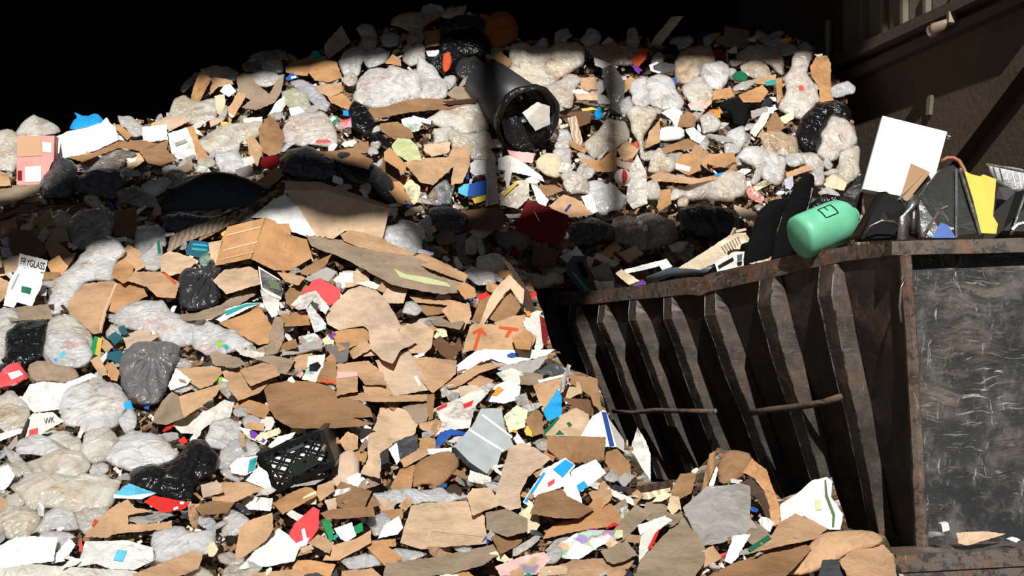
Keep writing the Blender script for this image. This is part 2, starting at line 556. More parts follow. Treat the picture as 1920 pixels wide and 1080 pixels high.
def sheet(name, poly, mat, color, t=.7, gx=0.0, gy=0.0, cr=None, th=None, fold=None, d=None, srf=None, q=.8, jit=None, eps=.012, cover=True, parent=None, seed=None, step=None, warp=0.0, rest=True, maxup=.6):
    rnd = random.Random(seed if seed is not None else hash((round(poly[0][0], 1), round(poly[0][1], 1), len(poly))) & 0xffff)
    seed = rnd.uniform(0, 50)
    A = area_px(poly)
    size = math.sqrt(max(A, 1))
    if step is None:
        step = min(10, max(3.6, size / 15))
    cx, cy, d0, gX, gY = base_plane(poly, t, gx, gy, srf)
    if d is not None:
        d0 = d
    sm = size * d0 / F
    if cr is None:
        cr = {'card': .085, 'paper': .12, 'news': .16, 'print': .14, 'film': .22, 'cloth': .22}.get(mat, .04)
    elif mat == 'cloth':
        cr *= 1.2
    if th is None:
        th = {'card': .007, 'paper': .003, 'news': .003, 'print': .003, 'film': .002, 'cloth': .008, 'metal': .006, 'plast': .01, 'wood': .02}.get(mat, .006)
    if fold is None:
        fold = .34 if mat in ('card', 'paper', 'news', 'print') else .1
    folds = []
    if mat == 'card' and d is None and t >= .45:
        t_boost = rnd.uniform(.25, .8)
        gY *= (t + t_boost) / t
    for k in range(4 if size > 60 else (3 if size > 35 else 2)):
        an = rnd.uniform(0, math.pi)
        folds.append((math.cos(an), math.sin(an), rnd.uniform(-.35, .35) * size, rnd.uniform(-1, 1) * fold * d0 / F))
    amp = cr * sm

    def fn(xy):
        xy = np.asarray(xy, float)
        out = d0 + gX * (xy[:, 0] - cx) + gY * (xy[:, 1] - cy)
        for ca, sa, o, k in folds:
            out = out + k * np.abs((xy[:, 0] - cx) * ca + (xy[:, 1] - cy) * sa - o)
        if warp:
            out = out + warp * (((xy[:, 0] - cx) / size) ** 2) * sm
        if amp:
            out = out + np.array([amp * (fbm(x, y, size * .55, seed, 2) + .38 * fbm(x, y, size * .24, seed + 9, 3, True)) for x, y in xy])
        return out

    if mat in ('card', 'paper', 'news') and d is None:
        eps = eps + rnd.uniform(0, .045)
    sh = settle(poly, fn, q, eps, maxup) if (rest and d is None) else 0.0
    g = lambda xy: fn(xy) - sh
    if jit is None:
        jit = 1.0 if mat in ('card', 'paper', 'news', 'print') else .6
    jit = min(jit, step * .2)
    v2, tris = tri_poly(poly, step, jit, rnd)
    if not tris:
        return None
    f = g(v2)
    V, Fc = thick(v2, tris, f, f + th)
    o = link(name, V, Fc, mat, color, parent)
    if rest:
        commit(poly, g, cover)
    o['_px'] = 0
    del o['_px']
    o_front[o.name] = (v2, tris, f)
    return o


o_front = {}


def bagmesh(name, poly, mat, color, b=.6, t=.6, gx=0.0, gy=0.0, wr=None, d=None, srf=None, q=.5, knot=None, cover=True, parent=None, seed=None, step=None, eps=.0, rest=True):
    rnd = random.Random(seed if seed is not None else hash((round(poly[0][0], 1), round(poly[0][1], 1), len(poly))) & 0xffff)
    seed = rnd.uniform(0, 50)
    A = area_px(poly)
    size = math.sqrt(max(A, 1))
    if step is None:
        step = min(6.0, max(2.4, size / 27))
    # loosen the traced outline: puckers and corners
    pp = []
    if mat == 'clear':
        mx, my = sum(q[0] for q in poly) / len(poly), sum(q[1] for q in poly) / len(poly)
        poly = [(mx + (x - mx) * 1.05, my + (y - my) * 1.05) for x, y in poly]
    for i in range(len(poly)):
        x1, y1 = poly[i]; x2, y2 = poly[(i + 1) % len(poly)]
        L = math.hypot(x2 - x1, y2 - y1)
        pp.append((x1, y1))
        if L > 16 and mat in ('clear', 'bag', 'print'):
            m = rnd.uniform(.35, .65)
            o = rnd.uniform(-.09, .13) * L
            pp.append((x1 + (x2 - x1) * m + (y2 - y1) / L * o, y1 + (y2 - y1) * m - (x2 - x1) / L * o))
            if L > 34 and mat == 'clear':
                m2 = m + rnd.uniform(.08, .22)
                o = rnd.uniform(-.10, .16) * L
                pp.append((x1 + (x2 - x1) * m2 + (y2 - y1) / L * o, y1 + (y2 - y1) * m2 - (x2 - x1) / L * o))
    for _ in range(1):
        nn = []
        for i in range(len(pp)):
            x1, y1 = pp[i]; x2, y2 = pp[(i + 1) % len(pp)]
            nn += [(x1 * .78 + x2 * .22, y1 * .78 + y2 * .22), (x1 * .22 + x2 * .78, y1 * .22 + y2 * .78)]
        pp = nn
    cx, cy, d0, gX, gY = base_plane(poly, t, gx, gy, srf)
    if d is not None:
        d0 = d
    I, J, cxy = cells(poly)
    test = cxy if len(cxy) else np.array([[cx, cy]])
    R = float(edge_dist(pp, test).max()) + 1e-3
    R = max(R, 3.0)
    H = b * R * d0 / F
    sm = size * d0 / F
    if wr is None:
        wr = {'clear': .065, 'bag': .11}.get(mat, .07)
    elif mat == 'bag':
        wr = wr * 1.25
    else:
        wr = wr * .8
    wa = wr * sm
    H *= .62 if mat == 'clear' else .9

    an_ = rnd.uniform(0, math.pi)
    ca, sa = math.cos(an_), math.sin(an_)

    def prof(xy):
        e = np.clip(edge_dist(pp, xy) / R, 0, 1)
        e = np.where(inside(pp, xy), e, 0)
        return np.clip(1 - (1 - e) ** 2, 0, 1) ** (.5)

    def wrk(xy, pr):
        o = []
        for (x, y), k in zip(xy, pr):
            qx = x + size * .16 * fbm(x, y, size * .45, seed + 11, 2)
            qy = y + size * .16 * fbm(x, y, size * .45, seed + 17, 2)
            u, v = (qx * ca - qy * sa) * .42, qx * sa + qy * ca
            w = fbm(u, v, size * (.48 if mat == 'clear' else .30), seed, 3 if mat == 'clear' else 4, True) * 1.2 + fbm(x, y, size * .55, seed + 5, 2) * .9
            if knot:
                an = math.atan2(y - knot[1], x - knot[0])
                rr = math.hypot(x - knot[0], y - knot[1])
                w = w * .55 + 1.0 * math.sin(an * 15 + 3 * fbm(x, y, size * .5, seed + 2, 1)) * min(1, rr / (size * .2)) * max(0, 1 - rr / (size * 1.1))
            o.append(w * wa * min(1.0, k * 1.25))
        return np.array(o)

    def mid(xy):
        xy = np.asarray(xy, float)
        return d0 + gX * (xy[:, 0] - cx) + gY * (xy[:, 1] - cy)

    def front(xy):
        xy = np.asarray(xy, float)
        pr = prof(xy)
        return mid(xy) - H * pr - wrk(xy, pr)

    sh = settle(poly, mid, q, eps) if (rest and d is None) else 0.0
    v2, tris = tri_poly(pp, step, min(1.1, step * .25) if mat in ('clear', 'bag', 'print') else .3, rnd)
    if not tris:
        return None
    f = front(v2) - sh
    m = mid(v2) - sh
    pr = prof(np.array(v2))
    V, Fc = thick(v2, tris, f - .0015, m + H * .5 * pr + .0015)
    o = link(name, V, Fc, mat, color, parent, smooth=True)
    if rest:
        commit(poly, lambda xy: front(xy) - sh, cover)
    o_front[o.name] = (v2, tris, f)
    return o


def front_bvh(o):
    v2, tris, f = o_front[o.name]
    V = [P(x, y, d) for (x, y), d in zip(v2, f)]
    return BVHTree.FromPolygons(V, [tuple(t) for t in tris]), v2, f


CAM = Vector((0, 0, EYE))


def on_front(o, lst, lift=.004):
    bv, v2, f = front_bvh(o)
    va = np.array(v2)
    out = []
    for x, y in lst:
        dr = (P(x, y, 1.0) - CAM)
        h = bv.ray_cast(CAM, dr.normalized())
        if h[0] is not None:
            dep = h[0].y
        else:
            k = int(np.argmin(((va - (x, y)) ** 2).sum(1)))
            dep = f[k]
        out.append(dep - lift)
    return out


def decal(o, name, color, poly, mat='ink', lift=.005, th=.003, label=None):
    v2, tris = tri_poly(poly, 3.5, 0.0)
    if not tris:
        return None
    f = np.array(on_front(o, v2, lift))
    V, Fc = thick(v2, tris, f, f + th)
    c = link(name, V, Fc, mat, color, o)
    if label:
        c['label'] = label
    return c


def text_on(o, txt, color, quad, name='printed_lettering'):
    cu = bpy.data.curves.new('lettering', 'FONT')
    cu.body = txt
    to = bpy.data.objects.new('lettering', cu)
    COL.objects.link(to)
    bpy.context.view_layer.update()
    me = bpy.data.meshes.new_from_object(to.evaluated_get(bpy.context.evaluated_depsgraph_get()))
    v = np.array([tuple(q.co) for q in me.vertices])
    faces = [tuple(p.vertices) for p in me.polygons]
    bpy.data.objects.remove(to)
    bpy.data.curves.remove(cu)
    bpy.data.meshes.remove(me)
    lo, hi = v.min(0), v.max(0)
    u = (v[:, 0] - lo[0]) / (hi[0] - lo[0])
    w = 1 - (v[:, 1] - lo[1]) / (hi[1] - lo[1])
    q = [np.array(p, float) for p in quad]
    px = [(q[0] * (1 - a) * (1 - b) + q[1] * a * (1 - b) + q[2] * a * b + q[3] * (1 - a) * b) for a, b in zip(u, w)]
    f = on_front(o, [tuple(p) for p in px], .006)
    V = [P(p[0], p[1], d) for p, d in zip(px, f)]
    return link(name, V, faces, 'ink', color, o)


def bar(V, Fc, a, b, w, h=None, up=Vector((0, 0, 1))):
    """append a square bar from a to b to the vertex and face lists"""
    h = h or w
    a, b = Vector(a), Vector(b)
    dr = (b - a).normalized()
    if abs(dr.dot(up)) > .95:
        up = Vector((0, 1, 0))
    s = dr.cross(up).normalized()
    u = s.cross(dr).normalized()
    n = len(V)
    for e in (a, b):
        for i, j in ((-1, -1), (1, -1), (1, 1), (-1, 1)):
            V.append(e + s * (i * w / 2) + u * (j * h / 2))
    for f in ((0, 1, 2, 3), (7, 6, 5, 4), (0, 4, 5, 1), (1, 5, 6, 2), (2, 6, 7, 3), (3, 7, 4, 0)):
        Fc.append(tuple(n + i for i in f))


def tube(V, Fc, path, r, seg=8):
    path = [Vector(p) for p in path]
    n0 = len(V)
    rs = r if isinstance(r, (list, tuple)) else [r] * len(path)
    for i, p in enumerate(path):
        dr = (path[min(i + 1, len(path) - 1)] - path[max(i - 1, 0)]).normalized()
        up = Vector((0, 0, 1)) if abs(dr.z) < .9 else Vector((0, 1, 0))
        s = dr.cross(up).normalized(); u = s.cross(dr)
        for k in range(seg):
            an = 2 * math.pi * k / seg
            V.append(p + s * (math.cos(an) * rs[i]) + u * (math.sin(an) * rs[i]))
    for i in range(len(path) - 1):
        for k in range(seg):
            a = n0 + i * seg + k; b = n0 + i * seg + (k + 1) % seg
            Fc.append((a, b, b + seg, a + seg))
    Fc.append(tuple(n0 + k for k in reversed(range(seg))))
    Fc.append(tuple(n0 + (len(path) - 1) * seg + k for k in range(seg)))


def lathe(V, Fc, a, axis, prof, seg=28):
    axis = Vector(axis).normalized()
    up = Vector((0, 0, 1)) if abs(axis.z) < .9 else Vector((0, 1, 0))
    s = axis.cross(up).normalized(); u = s.cross(axis)
    n0 = len(V)
    for r, h in prof:
        for k in range(seg):
            an = 2 * math.pi * k / seg
            V.append(Vector(a) + axis * h + s * (math.cos(an) * r) + u * (math.sin(an) * r))
    for i in range(len(prof) - 1):
        for k in range(seg):
            x = n0 + i * seg + k; y = n0 + i * seg + (k + 1) % seg
            Fc.append((x, y, y + seg, x + seg))


def fix_normals(o):
    bm = bmesh.new()
    bm.from_mesh(o.data)
    bmesh.ops.recalc_face_normals(bm, faces=bm.faces)
    bm.to_mesh(o.data)
    bm.free()
    return o
# ------------------------------------------------------------------ catalogue of the waste, far heap first; grey patch on the bright white board paints a shadow
# S sheet, B bag, Q folded box; '>' a printed or taped part of the line above, '~' a wall of the box above, 'T' lettering
CAT = r'''
B|clear_plastic_bag|bag|clear|grd|b=.5|345,155 372,137 365,157 352,167 344,175 338,168|small grey film bag on the outer slope below the pale dome-shaped bag|
B|clear_plastic_bag|bag|clear|cg|b=.7|375,130 402,122 427,125 447,136 440,152 430,152 400,150 382,140|pale dome-shaped film bag on the outer crest of the far heap|pale dome-shaped bag
S|cardboard_sheet|cardboard|card|tao|t=.3 gx=.002|374,134 397,147 387,165 379,182 371,198 356,192 362,165|upright orange-brown carton flap under the pale dome-shaped bag|upright orange-brown carton flap
S|cardboard_sheet|cardboard|card|tan|t=.3 gx=-.002|396,147 404,144 435,151 439,158 410,163 393,180|brown carton flap leaning right of the upright orange-brown flap|
S|paper_sheet|paper|paper|whi|t=.5 cr=.25|412,171 420,160 432,157 443,172 428,182|crumpled white paper beside the upright orange-brown carton flap|
B|clear_plastic_bag|bag|clear|cg|b=.5|327,187 347,178 370,192 402,185 404,226 357,232 318,222 322,200|grey film bag below the upright carton flap on the outer slope|
S|paper_sheet|board|paper|beg|t=.2|402,180 420,176 423,192 415,217 406,212|curved beige board standing below the crumpled white paper on the outer slope|
B|clear_plastic_bag|bag|clear|grd|b=.6|454,122 480,100 510,95 535,97 540,114 512,116 497,120 490,137 460,134|large shaded grey film bag on the crest of the far heap|shaded grey crest bag
B|clear_plastic_bag|bag|clear|cw|b=.7|491,122 505,112 526,112 531,136 495,139|bright round film bag just below the shaded grey crest bag|
B|clear_plastic_bag|bag|clear|cb|b=.5|465,138 490,131 533,139 525,152 505,162 480,158 463,147|beige film bag between bright round bag and dark crushed carton|
S|cardboard_sheet|cardboard|card|brg|t=.6 cr=.14 fold=.4|443,146 455,136 470,141 480,156 505,176 519,150 533,141 528,172 515,192 480,207 453,202 470,188 448,174|large dirty grey-brown crushed carton low on the crest, under the beige bag|dirty grey-brown crushed carton
S|cardboard_sheet|cardboard|card|tao|t=.5|534,126 552,115 581,106 587,113 577,142 555,141 537,136|orange-brown cardboard sheet on the crest beside teal tuft|
S|cardboard_sheet|cardboard|card|tao|t=.6 cr=.16|578,136 587,114 602,110 631,116 642,146 615,154 590,151|rounded dented orange-brown carton under the teal tuft|rounded dented orange-brown carton
S|plastic_wrapper|wrapper|film|tea|t=.2 cr=.3|580,106 587,95 598,96 606,110 586,115|teal and white plastic tuft on top of the rounded dented carton|teal plastic tuft
S|printed_carton|carton|paper|bln|t=.3|535,147 547,136 561,145 540,152|small blue printed carton end below the orange-brown crest cardboard|
> printed_patch|whi|546,143 555,142 556,146 546,148
B|plastic_bag|bag|clear|lav|b=.5|544,155 566,149 595,171 619,194 611,209 585,192 559,167|long lavender-white bag sliding down from the small blue carton|long lavender-white bag
B|food_waste_bag|bag|clear|grp|b=.4|529,172 550,164 575,174 584,203 560,208 539,200|split bag of green and beige food waste under the long lavender bag|
S|paper_sheet|paper|paper|whi|t=.3 warp=.3|504,213 519,190 533,179 536,196 526,212 512,217|curled white paper left of the split food waste bag|
S|paper_sheet|paper|paper|whi|t=.8|541,203 560,199 573,212 546,219|white paper lying under the split food waste bag|
S|cardboard_sheet|cardboard|card|tan|t=.6|591,161 640,154 643,171 620,182 595,174|tan cardboard flap below the rounded dented orange-brown carton|
S|cardboard_sheet|cardboard|card|tao|t=.6 fold=.4|614,181 642,174 662,195 653,207 620,192|folded tan cardboard chunk above the black shaggy bag|
B|clear_plastic_bag|bag|clear|cw|b=.55|634,116 645,99 670,89 692,100 677,120 672,142 645,142|whitish bag at the crest beside the rounded dented orange carton|
B|clear_plastic_bag|bag|clear|cw|b=.5|680,102 710,88 732,97 722,117 690,127|whitish flat bag on the crest above the big white knotted bag|
S|cardboard_sheet|cardboard|card|tao|t=.4|721,118 736,101 752,112 752,124|small orange-brown flap poking up between crest bags|
B|clear_plastic_bag|bag|clear|cp|b=.5|754,112 760,86 771,76 797,87 798,112 770,124|pinkish white bag with red stripe left of glossy black crest bag|pinkish crest bag
> printed_stripe|rdl|770,82 779,79 781,84 771,88
B|plastic_bag|bag|clear|cw|b=.75 wr=.09|663,181 677,146 710,128 747,128 784,139 788,172 779,189 745,197 720,208 693,202 668,192|big puffed white film bag on the far heap beside the black shaggy bag|big puffed white bag
B|plastic_bag|bag|clear|cw|b=.6|785,104 815,125 839,160 836,182 790,190 776,177 781,138|white bag spilling under the glossy black crest bag|
S|cardboard_sheet|cardboard|card|bro|t=.7 fold=.35|689,206 725,199 775,183 845,187 882,184 887,193 845,203 765,211 720,220 702,223|long folded brown carton under the big puffed white bag|long folded brown carton
S|cardboard_sheet|cardboard|card|brg|t=.6 fold=.5|836,176 855,161 885,166 896,175 893,187 870,189 845,182|crumpled stack of brown cardboard beside the tipped black bin|
S|cardboard_sheet|cardboard|card|brx|t=.5|829,190 895,184 893,193 840,197|dark brown strip under the crumpled brown cardboard stack|
B|black_trash_bag|bag|bag|blk|b=.6 wr=.1|651,210 665,188 688,199 702,225 699,247 688,258 664,243 655,222|black shaggy bag standing on the far heap beside red wrapper|black shaggy bag
S|plastic_strip|strip|film|blk|t=.6 cr=.3|686,254 710,246 737,272 731,282 704,267|black torn film strip trailing from the black shaggy bag|
S|plastic_wrapper|wrapper|print|rdl|t=.4 cr=.25|639,226 658,221 659,239 641,240|red crinkled wrapper beside the black shaggy bag|red crinkled wrapper
S|plastic_wrapper|wrapper|paper|gre|t=.4 cr=.25|614,231 622,214 636,223 628,234|white and green wrapper next to the red crinkled wrapper|
> printed_patch|whi|618,224 624,217 631,222 622,228
B|clear_plastic_bag|bag|clear|cp|b=.55|531,241 545,219 570,211 600,209 618,224 632,266 612,275 560,272 534,267|clear bag with pink print below the white papers on the far slope|pink printed clear bag
> printed_stripe|rdl|592,262 618,262 622,267 592,268
B|clear_plastic_bag|bag|clear|cb|b=.5|374,262 402,244 450,231 488,229 492,246 480,257 450,267 446,287 407,292 379,277|long beige film bag under the curved beige board|long beige bag
B|clear_plastic_bag|bag|clear|cw|b=.6|404,288 445,281 462,305 456,320 415,327 407,307|white lumpy bag above the big black sheet|
S|cardboard_sheet|cardboard|card|bro|t=.2 warp=.3|484,241 505,216 521,231 534,257 526,287 505,293 489,282|leaf-shaped brown cardboard standing upright above the dark band|leaf-shaped brown cardboard
S|cardboard_sheet|cardboard|card|tan|t=.3|461,260 475,254 493,280 483,312 471,302|tan cardboard strip leaning against the leaf-shaped brown cardboard|
S|cardboard_sheet|cardboard|card|bro|t=.5 fold=.4|712,232 745,228 770,243 776,258 740,262 715,247|brown folded flap right of the black shaggy bag|
S|plastic_wrapper|wrapper|print|whi|t=.5 cr=.2|752,224 778,217 792,232 784,246 758,248|white and red printed wrapper above the pale green cloth|
B|clear_plastic_bag|bag|clear|cb|b=.5|800,224 846,199 900,191 906,215 916,241 880,252 842,244|beige film bag left of the tipped black bin|
B|clear_plastic_bag|bag|clear|cb|b=.5|842,246 880,252 914,244 926,290 912,300 885,298 850,282|beige film bag below another, left under the bin|
B|black_trash_bag|bag|bag|bkg|b=.6|828,52 845,34 875,28 905,36 915,52 905,62 870,58 835,64|dim black bag on the very top of the far heap|
B|brown_paper_bag|bag|card|orb|b=.7 wr=.1|903,72 912,36 930,20 955,22 971,45 973,68 960,82 925,94|crumpled orange-brown paper bag on top beside glossy black bag|orange-brown paper bag
B|black_trash_bag|bag|bag|blk|b=.7 wr=.09|821,82 832,62 870,54 906,59 919,80 922,102 910,107 880,107 862,122 842,142 838,152 827,137 800,112 793,107 818,98|glossy black trash bag on the crest of the far heap|glossy black crest bag
B|textile_scrap|cloth|cloth|rdo|b=.5|829,105 842,95 848,110 843,132 831,138|bright red-orange cloth hanging from the glossy black crest bag|
B|black_trash_bag|bag|bag|bkg|b=.7|852,136 865,109 890,104 907,117 900,155 888,156 866,152|dark grey knotted bag end under the glossy black crest bag|
S|cardboard_sheet|cardboard|card|bro|t=.5 fold=.4|926,108 935,96 961,114 958,122 944,132|brown folded cardboard right of the orange-brown paper bag|
B|clear_plastic_bag|bag|clear|cb|b=.5 wr=.09|933,140 958,112 961,84 982,79 1000,91 1025,94 1050,79 1080,79 1093,92 1091,121 1071,132 1045,152 1008,178 990,162 960,152|wide beige film bag on the crest above the tipped black bin|wide beige crest bag
B|clear_plastic_bag|bag|clear|cg|b=.5|998,172 1032,158 1070,139 1092,149 1076,172 1071,203 1045,194 1018,184|grey-beige film bag right above the mouth of the tipped bin|
S|plastic_wrapper|wrapper|paper|gre|t=.5 cr=.2|965,157 985,156 998,168 985,172|small green wrapper under the wide beige crest bag|
S|cardboard_sheet|cardboard|card|tan|t=.2|1088,146 1116,144 1121,168 1089,168|small square tan carton right of the tipped bin, above shadowed gap|
S|cardboard_sheet|cardboard|card|tal|t=.7|1077,176 1122,174 1121,188 1082,187|pale tan cardboard strip below the small square tan carton|
B|clear_plastic_bag|bag|clear|cbr|b=.5|1092,86 1135,84 1145,79 1196,89 1196,118 1170,122 1120,112|brownish film bag on the crest where the second post shadow begins|
S|plastic_film|film|film|grd|t=.5|1128,128 1150,119 1172,155 1167,217 1144,202|dark streaked plastic film under the second post shadow|
S|plastic_sheet|plastic|plast|bkg|t=.7|1061,208 1125,197 1131,208 1095,214|flat black plastic piece right of the tipped bin mouth|
S|plastic_strip|strip|plast|yel|t=.5|1090,204 1110,201 1121,205 1092,209|thin yellow plastic strip on the flat black plastic piece|thin yellow strip
B|work_glove|glove|cloth|bls|b=.6|1114,208 1125,196 1133,220 1121,227 1114,218|bright blue glove beside the thin yellow strip|bright blue glove
S|cardboard_sheet|cardboard|card|brd|t=.6|1064,211 1110,207 1106,231 1085,239|dark stained cardboard below the flat black plastic piece|
S|wooden_lath|lath|wood|tap|t=.5|1064,221 1080,217 1093,266 1080,287|pale wooden lath lying right of the tipped bin|
S|cardboard_sheet|cardboard|card|rdo|t=.4|1185,112 1200,90 1216,92 1210,112 1192,130|orange-red torn packaging near the black sleeve on the crest|
B|black_trash_bag|bag|bag|blk|b=.5|1239,101 1250,84 1271,84 1273,113 1242,108|black sleeve-shaped bag at the crest beside black tray|black sleeve-shaped bag
S|plastic_tray|tray|plast|dgr|t=.4 th=.03|1216,121 1232,114 1266,121 1266,133 1240,138 1219,133|black plastic tray with white rim under black sleeve-shaped bag|black plastic tray
> tray_rim|whi|1217,122 1232,115 1236,118 1224,124 1226,131 1240,135 1236,138 1220,133
B|clear_plastic_bag|bag|clear|cbr|b=.6 wr=.08|1265,137 1272,106 1290,91 1330,84 1336,100 1341,114 1316,127 1311,142 1300,159 1271,154|large brownish film bag with wrinkles left of the maroon card|
S|cardboard_sheet|card|paper|mar|t=.4|1331,101 1340,95 1361,100 1358,111 1342,108|small maroon card on the crest between film bags|small maroon card
S|paper_sheet|paper|paper|whi|t=.4|1359,98 1380,86 1383,101|small white paper triangle beside the small maroon card|
B|clear_plastic_bag|bag|clear|cb|b=.6|1381,102 1400,86 1425,84 1456,89 1469,110 1467,142 1445,124 1425,116 1410,113 1391,124|big beige arched film bag on the crest above the green cloth|
B|clear_plastic_bag|bag|clear|cbr|b=.5|1388,124 1410,113 1440,124 1447,142 1420,150 1392,140|crinkled brown film bundle under the big arched film bag|
B|textile_scrap|cloth|cloth|grn|b=.5|1371,143 1385,131 1403,140 1401,153 1381,154|dark green bundled cloth on the far heap|dark green bundled cloth
B|clear_plastic_bag|bag|clear|cl|b=.7|1313,141 1320,119 1350,114 1366,125 1363,153 1350,169 1328,164|round pale grey film bag left of the dark green cloth|round pale grey bag
S|cardboard_sheet|cardboard|card|tan|t=.6|1399,153 1430,145 1456,139 1453,151 1432,159|narrow tan cardboard right of dark green bundled cloth|
S|cardboard_sheet|cardboard|card|tao|t=.7|1384,179 1430,159 1441,172 1426,192 1394,192|tan cardboard sheet below the dark green cloth, above black scarf|
S|plastic_wrapper|wrapper|paper|tea|t=.4|1434,153 1452,149 1456,157 1436,161|small teal wrapper right of the dark green cloth|
S|cardboard_sheet|cardboard|card|tao|t=.3|1454,148 1467,144 1466,182 1457,198 1456,170|narrow upright tan carton strip beside the tall twisted film bag|
B|clear_plastic_bag|bag|clear|cp|b=.55 wr=.08|1460,202 1476,170 1470,146 1485,126 1492,99 1523,99 1516,125 1513,141 1531,165 1537,187 1521,212 1505,222 1475,212|tall twisted film bag with pink spot near the right end of the far heap|tall twisted film bag
> printed_spot|rdl|1497,160 1506,160 1508,168 1499,170
S|cardboard_sheet|cardboard|card|tao|t=.3 warp=-.4|1519,125 1530,106 1551,104 1558,120 1558,170 1564,188 1537,192 1536,165 1521,142|tall curved orange-brown carton at the end of the heap by the wall|tall curved end carton
S|paper_sheet|paper|paper|whi|t=.3|1526,102 1543,101 1541,111|small white scrap on top of the tall curved end carton|
B|clear_plastic_bag|bag|clear|cb|b=.6|1279,162 1315,144 1334,165 1337,183 1315,202 1294,192|beige film bag under the round pale grey bag|
B|plastic_bag|bag|clear|cl|b=.8 wr=.05|1183,153 1212,144 1222,190 1210,202 1184,194|smooth white balloon-like bag, first of two below the black tray|
B|plastic_bag|bag|clear|cl|b=.8 wr=.05|1214,148 1235,140 1258,146 1267,170 1282,190 1274,209 1245,207 1219,197|larger smooth white balloon-like bag, second of two below the black tray|balloon-like white bag
B|clear_plastic_bag|bag|clear|cw|b=.5|1164,190 1182,181 1188,200 1178,217 1164,212|small white crumpled bag left of the balloon-like bags|
S|plastic_wrapper|wrapper|print|pil|t=.4 cr=.2|1289,196 1300,189 1328,199 1321,209 1295,207|pink wrapper below the beige bag and left of the orange wrapper|
S|plastic_wrapper|wrapper|paper|ora|t=.4 cr=.2|1329,206 1352,204 1351,221 1334,219|orange and cream wrapper left of the black scarf|
B|textile_scrap|scarf|cloth|blk|b=.5 wr=.12|1344,201 1360,186 1385,184 1411,194 1403,208 1401,237 1376,237 1371,213|black scarf-like rag hanging on the far heap|black scarf
B|textile_scrap|cloth|cloth|bkg|b=.5|1424,191 1442,181 1451,190 1438,209 1426,206|black and white rag between black scarf and the twisted film bag|
S|paper_sheet|paper|paper|cre|t=.4|1459,221 1487,209 1488,223 1472,232|cream folded paper under the tall twisted film bag|
B|clear_plastic_bag|bag|clear|cb|b=.6 wr=.1|1174,211 1195,199 1231,209 1223,231 1206,256 1208,288 1199,291 1196,266 1184,246|beige bag tied at the bottom, hanging under the white balloon-like bags|bag tied at the bottom
S|paper_sheet|paper|paper|whi|t=.2|1240,211 1262,201 1281,210 1268,242 1260,226|white triangular paper below the larger balloon-like bag|white triangular paper
S|cardboard_sheet|cardboard|card|bro|t=.4|1271,238 1275,216 1292,209 1306,220 1303,238|small brown carton right of the white triangular paper|
S|cardboard_sheet|cardboard|card|tan|t=.5|1209,279 1217,247 1237,224 1238,266|tan triangular cardboard behind the white pillow|
B|white_cushion|pillow|cloth|whi|b=.8 wr=.04|1229,251 1245,236 1283,239 1284,261 1250,267 1234,264|small white pillow-like cushion on the far heap|white pillow-like cushion
S|plastic_wrapper|wrapper|print|whi|t=.4|1285,243 1300,238 1322,257 1315,270 1296,262|black and white wrapper right of the white pillow-like cushion|
B|clear_plastic_bag|bag|clear|cp|b=.5|1311,221 1330,209 1352,230 1342,247 1318,252|clear bag with pink bits left of black scarf's lower end|
B|plastic_bag|bag|clear|cw|b=.6|1358,273 1367,246 1395,236 1399,265 1386,287 1360,289|white bag below the black scarf|
S|paper_sheet|paper|paper|whg|t=.5|1406,248 1430,211 1446,209 1436,231 1416,257|pale paper strip slanting right of the black scarf|
S|cardboard_sheet|cardboard|card|bro|t=.4|1436,231 1455,209 1473,240 1455,249 1440,254|brown carton piece below the rag beside the pale slanting strip|
S|cardboard_sheet|cardboard|card|tao|t=.5|1419,258 1430,241 1438,257|small orange-brown cardboard triangle under the pale slanting strip|
B|clear_plastic_bag|bag|clear|cbr|b=.5|1424,253 1460,244 1493,259 1497,286 1477,294 1434,282|brownish film bag left of the black trash bag by the wall|
B|black_trash_bag|bag|bag|blk|b=.75 wr=.08|1491,251 1500,224 1517,206 1530,191 1570,189 1598,209 1597,226 1560,217 1546,246 1533,287 1510,289 1496,274|glossy black trash bag at the wall end of the far heap|black trash bag by the wall
B|plastic_bag|bag|clear|cp|b=.7|1531,287 1550,239 1560,216 1585,224 1601,245 1607,266 1596,282 1576,284 1571,297 1550,304|pinkish white stuffed bag against the black trash bag by the wall|pinkish stuffed bag
B|plastic_bag|bag|clear|cb|b=.5|1546,337 1570,318 1575,287 1602,274 1612,277 1602,336 1580,352|cream bag under the pinkish stuffed bag|
B|clear_plastic_bag|bag|clear|cp|b=.6|1500,290 1530,288 1545,305 1543,345 1527,347 1512,312|pink-beige limp bag below the black trash bag by the wall|
S|cardboard_sheet|cardboard|card|tan|t=.6|1474,324 1520,306 1526,318 1475,334|tan cardboard strip above the tall black chair back|
S|textile_scrap|cloth|cloth|lav|t=.3|1471,336 1487,329 1488,348 1473,366|pale blue cloth with dark mark left of the tall chair back|
S|paper_sheet|paper|paper|beg|t=.5 cr=.2|1544,346 1560,326 1589,342 1583,357 1550,352|beige crumpled paper below the cream bag by the wall|
B|plastic_bag|bag|clear|cw|b=.5|1533,362 1550,350 1576,365 1571,378 1550,374|white film bag under the beige crumpled paper, behind the green tank|
S|cardboard_sheet|cardboard|card|bro|t=.6|1239,278 1290,259 1321,280 1270,281 1244,289|brown cardboard above the carton with white label|
S|cardboard_sheet|cardboard|card|tao|t=.5|1265,304 1280,289 1311,286 1314,319 1292,329 1266,317|orange-brown carton with a white shipping label on the far heap|carton with white label
> printed_label|whi|1267,306 1295,313 1292,322 1267,316
S|cardboard_sheet|cardboard|card|tao|t=.5|1326,303 1335,289 1376,286 1381,302 1357,314 1329,309|orange-brown cardboard right of the carton with white label|
